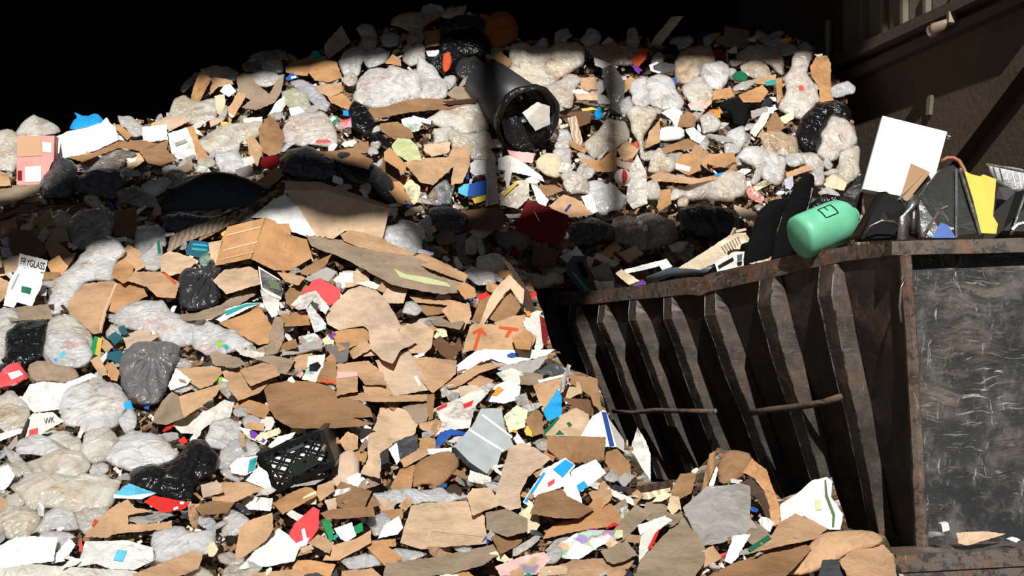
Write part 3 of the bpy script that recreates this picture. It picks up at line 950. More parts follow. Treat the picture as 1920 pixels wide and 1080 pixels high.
S|cardboard_sheet|cardboard|card|tan|t=.8 warp=.2|1218,331 1240,319 1270,330 1310,335 1357,325 1378,306 1382,316 1357,334 1295,345 1226,339|long wavy tan cardboard under the carton with white label|long wavy tan cardboard
> blue_tape|bls|1339,327 1356,323 1355,328 1342,331
B|clear_plastic_bag|bag|clear|cb|b=.6|1214,321 1220,296 1237,276 1250,291 1266,299 1261,322 1226,324|beige knotted bag left of the carton with white label|
B|plastic_bag|bag|clear|cw|b=.6 wr=.09|1380,298 1397,276 1440,281 1470,294 1473,307 1468,338 1457,347 1435,339 1415,313|large white crumpled bag above the wide grey bag|large white crumpled bag
B|clear_plastic_bag|bag|clear|cg|b=.7|1278,366 1290,346 1310,339 1340,329 1370,321 1393,326 1397,347 1391,367 1360,377 1330,372 1290,374|wide grey film bag at the lower edge of the sunlit far heap|wide grey bag
S|plastic_film|film|film|pin|t=.5|1396,351 1407,346 1433,370 1428,382 1406,372|pink film strip right of the wide grey bag|
S|cardboard_sheet|cardboard|card|tan|t=.3|1155,281 1175,264 1198,280 1186,297 1170,302|small tan open carton below the bright blue glove|
S|cardboard_sheet|cardboard|card|tao|t=.5|1084,296 1125,301 1156,274 1156,322 1120,322 1099,314|tan cardboard sheet below the pale wooden lath|
B|clear_plastic_bag|bag|clear|cg|b=.5|1095,268 1140,222 1170,228 1178,262 1150,282 1110,296|grey-beige film bag under the bright blue glove|
S|plastic_film|film|film|whg|t=.4|1180,318 1195,289 1212,322 1214,382 1187,392 1174,376|hanging clear film left of the long wavy tan cardboard|
S|cardboard_sheet|cardboard|card|tao|t=.3|1231,389 1240,356 1258,354 1259,382 1235,397|small tan carton below the left end of the long wavy cardboard|
B|clear_plastic_bag|bag|clear|cg|b=.5|1050,329 1080,321 1104,345 1107,364 1068,364|dirty grey film bag left of the red and white ball|
B|plastic_bag|bag|clear|cw|b=.5|1105,340 1150,345 1175,368 1165,394 1120,398 1100,372|pale film bag below the red and white ball|
S|cardboard_sheet|cardboard|card|tan|t=.5 fold=.3|757,304 802,296 840,294 850,274 882,274 882,308 868,342 845,347 850,313 812,347 788,342 763,313|large creased tan cardboard above the blue box|large creased tan cardboard
S|textile_scrap|cloth|cloth|grp|t=.4 cr=.2|734,273 745,259 770,261 783,275 792,302 767,304 739,287|pale green cloth on the far heap|pale green cloth
S|cardboard_sheet|cardboard|card|tal|t=.6|796,271 845,266 842,286 810,294 794,282|light tan cardboard right of the pale green cloth|
Q|cardboard_box|box|card|tao||open tan carton with dark inside, left below the pale green cloth|open tan carton
~ flap|tao|720,285,.0 731,276,.06 763,310,.05 757,328,-.05 746,317,-.05 720,300,-.02
~ side_panel|brd|718,296,.1 746,315,.1 752,330,.1 740,345,.12 716,352,.12
S|cardboard_sheet|cardboard|card|tao|t=.5|722,349 757,326 768,335 760,348 773,384 747,382|orange-brown flap below the open tan carton|
S|paper_sheet|paper|news|cre|t=.3|756,348 770,336 788,350 786,377 775,384|cream printed paper on the orange-brown flap|
B|plastic_bag|bag|clear|sla|b=.5|801,382 812,354 838,336 849,360 846,382 820,385|blue-grey film bag left of the blue box|
Q|blue_box|box|paper|bln||bright blue carton with pale blue end on the far heap|blue box
~ front_panel|bln|879,345,0 912,337,.03 912,364,0 876,369,-.03
~ end_panel|cya|860,347,.04 880,344,0 876,369,-.03 859,362,.01
~ bottom_flap|yel|885,372,-.02 912,365,0 910,376,-.05 890,382,-.06
S|plastic_film|film|film|whi|t=.5|874,316 890,299 913,301 913,326 890,329|white plastic sheet above the blue box|
S|plastic_film|film|film|whg|t=.4|911,298 928,289 936,381 909,387|grey film strip hanging right of the blue box|
S|paper_sheet|paper|paper|whi|t=.8 cr=.14|934,296 955,291 985,307 1016,330 1021,341 990,329 934,317|long white paper sheet below the tipped bin|long white paper
S|paper_sheet|paper|paper|pil|t=.6|951,281 970,284 1003,287 998,306 975,303 956,291|pale pink folded paper under the tipped bin|
B|textile_scrap|cloth|cloth|beg|b=.4 wr=.16|1001,306 1020,286 1048,289 1057,313 1048,337 1020,329|wrinkled beige cloth below the tipped bin|wrinkled beige cloth
B|clear_plastic_bag|bag|clear|cp|b=.5|1038,281 1072,279 1072,308 1051,314|pinkish beige bag right of the wrinkled beige cloth|
S|plastic_sheet|plastic|film|cg|t=.6|936,363 970,339 992,336 992,371 970,392 938,384|pale grey plastic sheet left of the maroon box|
S|plastic_strip|strip|plast|yel|t=.5|939,365 967,339 973,342 945,369|yellow strip across the pale grey plastic sheet|
S|paper_sheet|paper|paper|whi|t=.6|996,346 1007,349 1029,375 1021,392 1006,377|white paper strip above the maroon box|
S|cardboard_sheet|cardboard|card|bro|t=.6|1004,348 1040,346 1057,357 1027,369|brown cardboard right of the white paper strip above the maroon box|
S|cardboard_sheet|cardboard|card|tan|t=.5|1028,387 1057,364 1071,369 1096,380 1112,402 1070,408|tan printed carton behind the maroon box|
> printed_lettering|bld|1058,395 1068,382 1072,384 1062,397
S|paper_sheet|paper|paper|whi|t=.5|1089,368 1110,364 1121,397 1106,403|white paper right of the tan printed carton|
Q|maroon_box|box|paper|mar||maroon box lying in the shaded gully|maroon box
~ side_panel|mar|960,421,.06 991,374,.08 1012,418,0 1004,452,0
~ front_panel|mar|991,374,.08 1066,404,.02 1056,453,0 1030,456,-.02 1003,451,0 1012,416,0
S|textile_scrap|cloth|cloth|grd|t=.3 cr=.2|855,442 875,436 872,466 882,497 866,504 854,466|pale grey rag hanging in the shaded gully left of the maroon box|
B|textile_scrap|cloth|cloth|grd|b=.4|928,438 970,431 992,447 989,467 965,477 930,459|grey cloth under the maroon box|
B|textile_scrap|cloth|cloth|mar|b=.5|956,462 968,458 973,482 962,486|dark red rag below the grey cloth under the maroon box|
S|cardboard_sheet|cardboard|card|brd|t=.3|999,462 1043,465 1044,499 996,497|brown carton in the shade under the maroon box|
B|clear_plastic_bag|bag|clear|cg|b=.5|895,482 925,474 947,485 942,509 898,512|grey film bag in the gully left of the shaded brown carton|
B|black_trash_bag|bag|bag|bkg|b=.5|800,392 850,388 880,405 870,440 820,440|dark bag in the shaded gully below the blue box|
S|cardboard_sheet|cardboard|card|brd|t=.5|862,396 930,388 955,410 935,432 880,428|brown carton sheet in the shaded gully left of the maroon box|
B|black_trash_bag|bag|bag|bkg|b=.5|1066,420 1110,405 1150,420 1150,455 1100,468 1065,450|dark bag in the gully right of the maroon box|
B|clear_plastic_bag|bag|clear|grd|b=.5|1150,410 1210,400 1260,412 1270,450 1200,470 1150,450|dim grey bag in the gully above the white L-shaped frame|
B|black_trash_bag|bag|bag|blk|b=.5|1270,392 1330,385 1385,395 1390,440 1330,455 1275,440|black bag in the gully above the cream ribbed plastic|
S|wire_loop|wire|plast|grd|t=.3|1214,420 1222,425 1220,440 1214,465 1211,464 1216,440|thin grey wire in the gully above the white L-shaped frame|
B|clear_plastic_bag|bag|clear|beg|b=.4|973,519 1000,512 1055,514 1056,532 1010,542 988,537|beige dusty bag between the tall open box and the container rim|
B|clear_plastic_bag|bag|clear|cg|b=.6|30,248 42,231 64,215 82,223 108,237 113,247 100,251 32,257|grey-beige bag on top of the pink carton|grey bag on the pink carton
B|plastic_bag|bag|plast|bls|b=.4 wr=.12|128,245 137,226 145,220 137,209 160,219 181,211 195,225 198,232 160,243|crumpled bright blue bag at the edge of the heap|crumpled bright blue bag
S|textile_scrap|cloth|cloth|whi|t=.6 cr=.14|102,258 127,246 160,240 190,230 200,220 208,232 216,237 223,262 180,282 140,294 109,299 101,281|large white sheet of cloth below the bright blue bag|large white cloth
B|clear_plastic_bag|bag|clear|cb|b=.5|-10,252 20,243 32,252 32,286 26,322 -10,316|beige bag at the picture edge beside the pink carton|
Q|pink_carton|carton|paper|pin||pink printed carton with white labels standing at the left edge|pink carton
~ front_panel|pin|32,255,0 102,254,0 101,298,0 96,308,0 82,346,0 31,347,0
> brown_patch|tan|34,257 76,255 79,292 33,294
> printed_label|whi|79,266 96,268 96,286 80,285
> printed_label|whi|47,313 77,311 77,340 47,342
> barcode|mar|33,320 41,320 41,338 33,338
~ side_panel|pin|102,254,0 110,258,.2 108,300,.2 101,298,0
S|cardboard_sheet|cardboard|card|tan|t=.5|-8,318 15,326 21,348 -8,350|tan cardboard scrap at the edge left of the pink carton|
S|cardboard_sheet|cardboard|card|bro|t=.8 fold=.3|124,295 175,286 222,265 265,262 297,270 265,282 222,278 190,290 155,304|long brown cardboard edge under the large white cloth|
S|foam_board|panel|paper|whi|t=.2 th=.03|267,238 312,233 315,262 268,268|white foam panel on the outer slope, first of two white panels|white foam panel
S|paper_board|panel|paper|whi|t=.2 th=.012|315,250 350,239 361,262 370,299 334,299 321,286|bright white board next to the white foam panel|bright white board
> grey_stain|gry|328,268 348,260 351,266 330,274
S|cardboard_sheet|cardboard|card|tao|t=.4|349,239 363,236 376,272 399,303 370,299 361,262|brown carton edge behind the bright white board|
S|cardboard_sheet|cardboard|card|bro|t=.6|260,282 296,270 316,261 313,281 331,299 300,311 277,306|brown cardboard sheet under the white foam panel|
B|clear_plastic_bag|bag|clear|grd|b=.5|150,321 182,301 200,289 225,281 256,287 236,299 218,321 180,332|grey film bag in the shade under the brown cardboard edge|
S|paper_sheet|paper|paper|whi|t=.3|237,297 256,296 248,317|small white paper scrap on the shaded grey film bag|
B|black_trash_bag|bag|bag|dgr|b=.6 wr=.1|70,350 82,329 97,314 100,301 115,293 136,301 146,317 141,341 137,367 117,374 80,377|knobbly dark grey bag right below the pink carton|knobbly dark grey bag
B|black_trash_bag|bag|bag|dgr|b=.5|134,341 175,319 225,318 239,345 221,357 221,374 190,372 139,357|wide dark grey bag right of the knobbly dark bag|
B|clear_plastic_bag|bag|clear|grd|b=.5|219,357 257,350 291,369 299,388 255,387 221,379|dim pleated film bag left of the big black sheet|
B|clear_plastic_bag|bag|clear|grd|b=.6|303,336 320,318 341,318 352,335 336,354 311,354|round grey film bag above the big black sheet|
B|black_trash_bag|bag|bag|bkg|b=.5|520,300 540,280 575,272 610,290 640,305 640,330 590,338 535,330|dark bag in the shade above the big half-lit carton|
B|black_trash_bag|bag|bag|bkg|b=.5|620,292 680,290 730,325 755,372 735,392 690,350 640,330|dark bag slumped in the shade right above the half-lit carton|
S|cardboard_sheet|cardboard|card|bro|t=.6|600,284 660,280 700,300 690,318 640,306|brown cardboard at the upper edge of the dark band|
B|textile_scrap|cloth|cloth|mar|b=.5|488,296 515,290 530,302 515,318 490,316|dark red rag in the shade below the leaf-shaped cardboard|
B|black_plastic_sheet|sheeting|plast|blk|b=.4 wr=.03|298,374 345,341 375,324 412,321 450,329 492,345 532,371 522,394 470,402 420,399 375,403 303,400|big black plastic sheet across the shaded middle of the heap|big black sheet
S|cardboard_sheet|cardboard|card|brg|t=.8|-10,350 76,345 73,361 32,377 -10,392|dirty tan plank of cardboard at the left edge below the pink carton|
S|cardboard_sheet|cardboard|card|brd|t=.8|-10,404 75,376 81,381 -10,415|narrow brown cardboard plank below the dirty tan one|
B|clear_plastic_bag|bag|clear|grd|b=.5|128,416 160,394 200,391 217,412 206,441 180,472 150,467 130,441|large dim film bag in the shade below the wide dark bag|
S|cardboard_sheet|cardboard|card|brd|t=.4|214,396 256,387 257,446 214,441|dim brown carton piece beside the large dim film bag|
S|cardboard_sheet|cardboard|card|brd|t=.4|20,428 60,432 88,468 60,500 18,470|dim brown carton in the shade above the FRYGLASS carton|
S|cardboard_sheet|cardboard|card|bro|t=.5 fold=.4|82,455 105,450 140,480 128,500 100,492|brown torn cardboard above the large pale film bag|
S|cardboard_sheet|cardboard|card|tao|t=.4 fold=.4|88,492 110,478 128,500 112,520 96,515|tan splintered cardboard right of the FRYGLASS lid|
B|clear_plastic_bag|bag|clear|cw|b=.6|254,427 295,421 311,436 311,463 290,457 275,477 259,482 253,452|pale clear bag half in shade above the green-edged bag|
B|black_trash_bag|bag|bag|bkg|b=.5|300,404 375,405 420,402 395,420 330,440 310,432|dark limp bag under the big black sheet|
S|wooden_board|board|wood|brg|t=.8 th=.02|313,471 320,441 370,421 424,404 424,413 411,431 350,453 321,471|pale weathered plank leaning under the big black sheet|pale weathered plank
S|wooden_board|board|wood|bro|t=.8 th=.02|372,448 455,399 461,405 411,433 375,452|second thinner wooden plank right of the pale weathered plank|
S|cardboard_sheet|cardboard|card|tan|t=.6|226,478 240,458 262,470 272,500 250,512|tan torn flap between pale clear bag and red striped carton|
B|clear_plastic_bag|bag|clear|cl|b=.7 wr=.06|85,557 100,524 132,503 150,480 180,453 211,450 234,472 217,489 212,527 160,529 142,552 131,577 100,588|large pale blue-white film bag right of the FRYGLASS carton|large pale film bag
B|clear_plastic_bag|bag|clear|cl|b=.6|253,483 285,464 299,449 304,480 301,502 285,507 268,502|small clear bag with a green edge beside the tan flaps|small green-edged clear bag
> green_band|grn|294,452 299,450 302,474 296,476
S|cardboard_sheet|cardboard|card|tao|t=.6|208,517 215,496 230,484 252,500 241,527 231,532|orange-brown flap right of the large pale film bag|
S|cardboard_sheet|cardboard|card|tal|t=.5|301,481 315,471 335,474 371,487 351,509 320,517 301,509|light tan carton flap above the red-striped flap|
S|cardboard_sheet|cardboard|card|tan|t=.6|240,527 250,509 300,509 337,530 329,559 295,557 274,537|tan flap with a red printed stripe left of a black knotted bag|red-striped flap
> red_stripe|rdo|303,508 310,510 332,530 327,534
S|cardboard_sheet|cardboard|card|tao|t=.5|220,531 265,534 277,555 250,567 215,587 199,582|orange-brown side flap right of the big dented carton|
S|cardboard_sheet|cardboard|card|tan|t=.5 fold=.25|127,566 150,541 160,531 222,526 223,541 201,581 191,624 175,627 159,612 130,589|big dented tan carton below the large pale film bag|big dented carton
> tape_seam|tal|216,530 220,531 198,583 189,620 186,619 196,578
S|printed_carton|book|paper|ted|t=.4|348,468 357,449 391,454 392,471 376,484 349,477|teal striped booklet left of the orange ridge box|teal striped booklet
> blue_stripe|bls|362,456 389,459 389,463 361,460
> blue_stripe|tea|360,464 389,467 388,471 359,469
B|scrap_bundle|bag|clear|gre|b=.5|372,486 385,474 398,482 396,500 378,500|green and yellow scrap bundle just below the teal striped booklet|
B|black_trash_bag|bag|bag|bkg|b=.75 wr=.1 knot=395,505|328,556 335,519 350,501 388,499 394,486 402,487 402,502 417,502 402,527 424,547 411,567 390,579 355,584 334,572|black knotted bag among cardboard right of the red-striped flap|black knotted bag
S|cardboard_sheet|cardboard|card|tal|t=.6 cr=.12|399,526 420,506 465,499 483,507 488,533 472,537 442,547 424,552|wrinkled light tan cardboard right of the black knotted bag|
S|cardboard_sheet|cardboard|card|brg|t=.8 warp=.3|320,591 370,586 415,571 450,544 481,538 482,551 440,577 400,597 350,602|long curved grey-brown cardboard under the black knotted bag|long curved grey cardboard
S|textile_scrap|cloth|cloth|whi|t=.6 cr=.14|470,408 510,376 535,364 551,375 573,410 592,441 576,444 546,434 541,421 517,421 500,409|bright white cloth between orange box and half-lit carton|bright white cloth
Q|cardboard_carton|box|card|tal||big flat carton half in shade, half sunlit, at the heap's middle|half-lit carton
~ lid|tan|534,339,.12 600,341,.10 734,386,.05 731,392,-.03 607,356,.0 535,355,.02
~ front_panel|tal|535,356,.02 607,356,.02 731,391,-.02 717,448,-.07 710,446,-.07 680,436,-.06 647,433,-.06 625,448,-.08 591,443,-.08
B|clear_plastic_bag|bag|clear|cw|b=.6|718,427 770,416 794,430 792,472 770,480 733,464|white film bag right of the half-lit carton|white bag right of the half-lit carton
S|cardboard_sheet|cardboard|card|tan|t=.8|638,441 655,431 685,436 715,446 737,459 781,475 770,479 710,472 675,464 645,452|upper strip of long crushed cardboard below the half-lit carton|
S|cardboard_sheet|cardboard|card|brg|t=.75 fold=.12|573,440 622,449 645,449 710,471 775,479 836,511 872,530 871,547 827,552 770,542 735,534 660,492 625,477 584,462|very long dirty tan crushed cardboard plank below the half-lit carton|long crushed plank
> pale_scuff|grp|738,503 760,514 800,520 838,530 846,538 800,532 750,520
S|cardboard_sheet|cardboard|card|tan|t=.8|758,486 795,474 840,496 877,515 872,529 840,517 800,502|right end strip of tan cardboard beside the long crushed plank|
Q|cardboard_box|box|card|tao||orange-brown flattened box with a ridge, above the red paper|orange ridge box
~ left_panel|tal|391,455,.02 416,450,0 405,498,-.02 396,492,.0
~ front_panel|tao|415,450,0 427,425,.05 497,408,.0 487,437,-.07 470,485,-.10 404,498,-.02
> tape_seam|tal|419,468 484,452 483,455 418,471
> tape_seam|tal|425,440 490,424 489,427 424,443
> tape_seam|tan|410,486 476,471 475,474 409,489
~ right_panel|tao|497,408,.0 515,414,.03 540,439,.05 575,449,.12 586,483,.1 545,507,.02 515,507,-.02 471,486,-.10 487,437,-.07
~ top_flap|tao|517,420,.05 542,419,.08 546,443,.05
S|cardboard_sheet|cardboard|card|bro|t=.5|556,512 590,491 622,476 612,496 595,513 572,516|brown underside flap below the ridge of the orange box|
S|cardboard_sheet|cardboard|card|tan|t=.7 fold=.35|520,510 552,514 572,520 560,535 535,528|curled tan flap right of the dark framed picture|
S|picture_frame|picture|plast|bkg|t=.25 th=.02|484,499 525,524 531,548 527,562 502,551 489,541|dark framed picture standing left of the red paper|dark framed picture
> frame_border|whg|484,499 525,524 526,527 487,504 492,539 527,557 527,562 501,551 489,541
> picture_image|grg|503,520 522,530 526,545 507,540
S|newspaper|newspaper|news|whg|t=.4|488,543 505,553 524,562 524,590 510,596 495,572|torn newspaper below the dark framed picture|
S|paper_sheet|paper|paper|gry|t=.6 cr=.14|570,523 585,514 612,501 633,510 616,528 600,523 582,528|grey-white paper above the red paper|
S|newspaper|newspaper|news|whg|t=.5 fold=.4|545,573 562,554 592,544 605,561 618,576 611,589 600,581 585,563 575,578 560,582|folded newspaper under the red paper|folded newspaper
> printed_headline|dgr|585,566 597,570 595,584 583,574
S|paper_sheet|paper|paper|rdl|t=.5 fold=.2|562,550 579,537 585,526 600,521 613,530 638,542 638,556 630,568 617,573 604,562 592,545 575,551|red heart-shaped paper sheet in the middle of the near heap|red paper
S|newspaper|newspaper|news|whi|t=.5|573,577 585,574 611,606 611,616 590,624|long white folded newspaper strip below the folded newspaper|
S|printed_carton|carton|paper|whi|t=.3|624,525 636,516 636,511 662,511 662,531 642,541|small white printed card pair right of the red paper|
S|paper_sheet|paper|paper|whg|t=.6 cr=.2|665,531 692,526 718,537 705,543|white torn paper right of the small white cards|
S|cardboard_sheet|cardboard|card|tap|t=.5|716,556 727,539 766,539 756,569 729,569|square pale tan carton piece left of planks of cardboard|
B|clear_plastic_bag|bag|clear|cl|b=.7|753,586 760,566 775,564 794,580 781,592|small clear bag under the square pale tan piece|
S|cardboard_sheet|cardboard|card|tan|t=.8|765,553 852,563 854,574 779,567|top layer of flat tan cardboards left of the tall open box|
S|cardboard_sheet|cardboard|card|bro|t=.8|778,570 840,572 852,585 800,592|second layer of flat brown cardboards left of the tall open box|
S|cardboard_sheet|cardboard|card|brg|t=.8|800,594 850,588 872,604 862,618 815,610|third grey-brown layer above the arrow carton's left corner|
S|cardboard_sheet|cardboard|card|tan|t=.4|828,581 852,564 881,571 884,593 866,624 844,604|upright tan carton flap left of the tall open box|
S|cardboard_sheet|cardboard|card|tao|t=.5|856,540 870,528 890,540 893,556 872,562|small orange-tan flap at the end of the long crushed plank|
B|clear_plastic_bag|bag|clear|cw|b=.5|870,510 890,500 925,512 930,530 895,535|white littered bag at the end of the long crushed plank|
Q|cardboard_box|box|card|tal||tall open tan box with pointed top beside the container|tall open box
~ left_panel|bro|884,602,.04 900,564,.08 918,554,.08 902,606,.02
~ front_panel|tal|900,606,.0 917,560,.03 932,537,.06 955,515,.08 983,543,.10 981,571,.08 957,541,.06 945,552,.05 915,596,.0 907,608,.0
~ inner_panel|bro|914,597,.06 957,541,.12 977,575,.1 967,592,.06 961,598,.04 936,607,.02
~ lower_flap|tan|925,606,-.02 961,592,.0 985,590,.0 985,614,-.04 935,612,-.04
S|cardboard_strip|cardboard|card|brx|t=.3 warp=.2|941,483 957,494 978,525 996,555 1003,586 992,589 979,563 966,526|dark brown curved strip between the tall open box and the container|
S|foam_board|board|paper|whg|t=.2|980,603 1010,589 1023,630 1018,653 1000,662 1006,631 984,616|white coated board beside the container wall, next to the arrow carton|white coated board
> red_edge|mar|1012,594 1021,597 1028,630 1023,652 1017,640
S|cardboard_sheet|cardboard|card|tan|t=.5 cr=.04|866,662 880,612 890,606 980,611 996,627 1007,630 994,658 920,662 885,657|tan carton with two red-orange arrow marks|arrow carton
> arrow_mark|rdo|886,655 893,655 902,624 911,630 913,626 902,614 886,622 887,627 897,622
> arrow_mark|rdo|935,611 972,615 972,620 960,620 953,632 946,632 953,618 936,616
S|cardboard_sheet|cardboard|card|tao|t=.6|960,634 985,618 1000,630 994,656 968,654|orange-tan flap on the right of the arrow carton|
S|textile_scrap|cloth|cloth|brg|t=.5 cr=.25|498,647 515,594 531,594 533,636 521,662 500,667 475,657|grey-brown rag hanging in the middle of the near heap|grey-brown rag
S|textile_scrap|strip|cloth|gry|t=.7 cr=.2|530,656 585,639 606,636 604,652 555,664 528,667|grey twisted cloth strip right of the grey-brown rag|
S|cardboard_sheet|cardboard|card|tao|t=.5|410,606 465,586 486,574 512,615 503,644 485,647 444,624|orange-tan leaf-shaped cardboard left of the grey-brown rag|orange-tan leaf-shaped sheet
S|paper_sheet|card|paper|whi|t=.7|390,593 425,579 462,568 492,567 460,581 415,604|white card with teal edge above the orange-tan leaf-shaped sheet|
> teal_edge|tea|422,583 462,569 491,568 460,575 424,592
B|clear_plastic_bag|bag|clear|cw|b=.6 wr=.08|205,602 225,579 250,569 280,565 305,563 321,586 361,604 377,615 361,644 300,647 274,622 249,617|large clear bag full of coloured bits above the grey ribbed bag|clear bag of coloured bits
B|clear_plastic_bag|bag|clear|cw|b=.55|360,610 405,609 446,624 477,645 440,657 390,667 362,652|clear bag with blue bits left of the grey-brown rag|
> blue_patch|tea|418,648 424,645 430,652 424,657
> green_patch|grl|404,643 414,641 418,648 408,650
S|wooden_stick|stick|wood|whg|t=.3 th=.012|280,618 286,616 303,645 298,648|short pale stick poking out above the grey ribbed bag|
S|cardboard_sheet|cardboard|card|brg|t=.6|393,666 404,658 450,672 462,682 440,690 400,684|grey-brown cardboard below the clear bag with blue bits|
S|cardboard_sheet|cardboard|card|tap|t=.55 cr=.14|610,588 622,574 652,544 675,536 706,544 723,560 752,610 747,621 782,642 751,657 736,682 715,674 694,653 691,620 680,611 635,619 614,608|big crumpled pale tan cardboard in the middle of the near heap|big crumpled pale sheet
S|cardboard_sheet|cardboard|card|tal|t=.6|743,613 790,603 814,620 809,651 796,664 770,662 754,637|rounded orange-tan cardboard right of the big crumpled pale sheet|
S|cardboard_sheet|cardboard|card|brd|t=.5 fold=.5|808,640 825,630 850,650 862,632 866,650 846,678 826,664|torn curled brown cardboard right of the rounded orange-tan sheet|
S|cardboard_sheet|cardboard|card|tan|t=.6 cr=.03|768,666 800,669 857,676 854,702 832,722 812,737 805,732 784,706|smooth tan panel left of the white tray lid|smooth tan panel
S|cardboard_sheet|cardboard|card|tap|t=.65 cr=.03|703,676 750,660 766,656 809,730 735,744|pale tan flat board with small white scuffs below the crumpled pale sheet|pale flat board
> white_scuff|whi|776,706 781,704 790,722 786,724
S|printed_carton|carton|print|whi|t=.6|560,631 590,624 602,635 580,647 561,643|white carton with black print right of the grey-brown rag|
S|cardboard_sheet|cardboard|card|grd|t=.5|608,646 655,641 652,676 638,684 624,673|dark grey card left of the big crumpled pale sheet|
S|printed_magazine|magazine|print|whg|t=.5|578,668 610,664 603,706 592,717 565,711 574,693|white magazine pages with black oval below the dark grey card|white magazine
> black_oval|blk|580,684 596,678 602,686 594,696 580,695
S|cardboard_sheet|cardboard|card|bro|t=.5|608,678 631,680 632,722 602,717 592,716|brown strip carton with red bottom edge beside the white magazine|
> red_edge|rdo|602,711 630,714 630,720 601,716
S|cardboard_sheet|cardboard|card|tan|t=.6 cr=.04|630,683 690,676 717,697 724,722 685,722 670,704 671,734 631,742|tan carton with pink and white label in the middle of the near heap|carton with pink label
> printed_label|pil|631,697 670,697 670,705 631,710
S|cardboard_sheet|cardboard|card|tan|t=.8|680,723 727,719 737,741 710,742 684,739|small flat tan layer below the carton with pink label|
S|cardboard_sheet|cardboard|card|tan|t=.85|630,741 685,736 735,742 807,739 801,752 710,754 645,749|long flat tan layer under the pale flat board|
S|cardboard_sheet|cardboard|card|brg|t=.6 fold=.3|473,671 507,666 554,674 537,702 520,699 506,681|bent grey-tan carton below the grey twisted cloth strip|
S|cardboard_sheet|cardboard|card|tan|t=.6|450,693 497,679 537,686 524,704 470,724 464,718|tan carton corner under the bent grey-tan carton|
S|cardboard_sheet|cardboard|card|tan|t=.6|416,696 450,688 470,722 500,713 522,703 499,724 486,737 446,752 430,731|tan bent carton flap right of the green patch, above the brown curved sheet|
S|cardboard_sheet|cardboard|card|tan|t=.7|326,691 412,686 417,700 398,722 375,729 354,716|pointed tan sheet right of the grey ribbed bag|pointed tan sheet
S|plastic_wrapper|wrapper|paper|grl|t=.4 cr=.2|401,712 415,706 430,716 424,724 406,722|bright green and white wrapper between tan flaps|bright green wrapper
> printed_patch|whi|418,709 428,714 424,719 416,714
Q|cardboard_box|box|card|tan||tan box with a dark open side below the pointed tan sheet|tan box below the pointed sheet
~ front_panel|tan|335,743,0 416,719,.0 406,741,-.05 345,784,-.1 340,766,-.05
~ side_panel|brg|289,778,.1 305,751,.12 322,734,.1 336,743,0 346,783,-.1 312,797,.0 289,793,.05
B|clear_plastic_bag|bag|clear|cw|b=.6|-10,585 20,580 38,602 14,625 8,690 -10,690|white film bag at the left edge beside a black bag|
S|cardboard_sheet|cardboard|card|brg|t=.7 cr=.2|0,580 40,575 90,570 100,598 60,600 20,603|rumpled grey-brown cardboard under the FRYGLASS carton|
S|printed_carton|carton|paper|whi|t=.25 cr=.02 th=.05|6,573 17,529 34,500 82,513 78,536 60,574 32,567 26,577|white carton of the FRYGLASS lid with a green label|white FRYGLASS carton
> green_label|grn|41,536 59,540 56,551 39,547
> printed_line|gry|20,540 34,512 36,513 23,541
S|printed_carton|carton|paper|whi|t=.1 cr=.02|37,475 90,488 83,515 34,503|white carton lid printed FRYGLASS standing at the left of the near heap|FRYGLASS lid
T FRYGLASS|blk|40,482 85,493 82,506 38,495
B|clear_plastic_bag|bag|clear|cb|b=.5|80,660 85,620 98,598 130,592 145,600 173,640 178,668 160,690 120,690 90,680|beige outer bag around the white bag beside the black bag|
B|plastic_bag|bag|clear|cw|b=.75 wr=.04|90,626 135,623 161,635 174,662 162,682 130,689 104,684 86,664|plump white bag with a small blue mark, left of the green box|plump white bag
> blue_mark|bls|100,674 104,671 108,674 104,679
> printed_patch|cya|110,666 120,656 123,662 114,672
B|black_trash_bag|bag|bag|blk|b=.6 wr=.1|9,689 10,647 14,619 35,604 57,599 91,600 81,663 76,673 46,687|black bag half buried at the left edge of the near heap|half-buried black bag
B|plastic_bag|bag|print|rdl|b=.5 wr=.12|-8,718 11,687 37,679 51,700 53,711 30,724 -8,732|red and white printed bag below the half-buried black bag|red and white bag
> printed_patch|whi|14,700 36,694 44,702 22,712
B|brown_paper_bag|bag|card|brg|b=.5 wr=.12|49,686 75,674 105,684 140,689 152,710 120,722 95,714 61,719|rumpled brown paper bag below the plump white bag|
Q|green_box|box|paper|gre||small green box with a yellow stripe right of the plump white bag|small green box
~ front_panel|gre|167,661,0 177,630,.03 184,632,.03 178,665,0
~ side_panel|yel|184,632,.03 192,635,.05 187,668,.02 178,665,0
S|hardcover_book|book|paper|ted|t=.4 th=.03|201,632 217,621 231,635 215,647|teal book left of the grey ribbed bag, lower of two stacked corners|
S|hardcover_book|book|paper|ted|t=.4 th=.03|221,615 232,609 241,625 232,629|smaller teal book above another teal book|
S|cardboard_sheet|cardboard|card|tan|t=.5|190,630 203,640 212,650 200,662 188,650|tan flap between green box and the teal book|
S|hardcover_book|book|paper|ted|t=.5 th=.03|201,661 227,656 234,670 223,682 200,672|teal box lid at the left rim of the grey ribbed bag|
S|cardboard_sheet|cardboard|card|tan|t=.5|169,675 185,666 198,690 202,703 187,706|small tan carton below the small green box|
S|cardboard_sheet|cardboard|card|tao|t=.5 fold=.4|196,685 212,678 224,700 220,715 208,712|curled tan strips left of the grey ribbed bag|
S|textile_scrap|cloth|cloth|whi|t=.7 cr=.2|38,754 55,721 82,715 120,719 170,699 182,705 130,727 116,767 65,774|white rumpled cloth left of the large milky bag|
B|black_trash_bag|bag|bag|mgr|b=.7 wr=.07 knot=285,660|223,691 232,660 250,643 290,640 337,648 337,672 327,689 317,724 302,754 265,762 240,749 225,722|grey ribbed trash bag in the left part of the near heap|grey ribbed bag
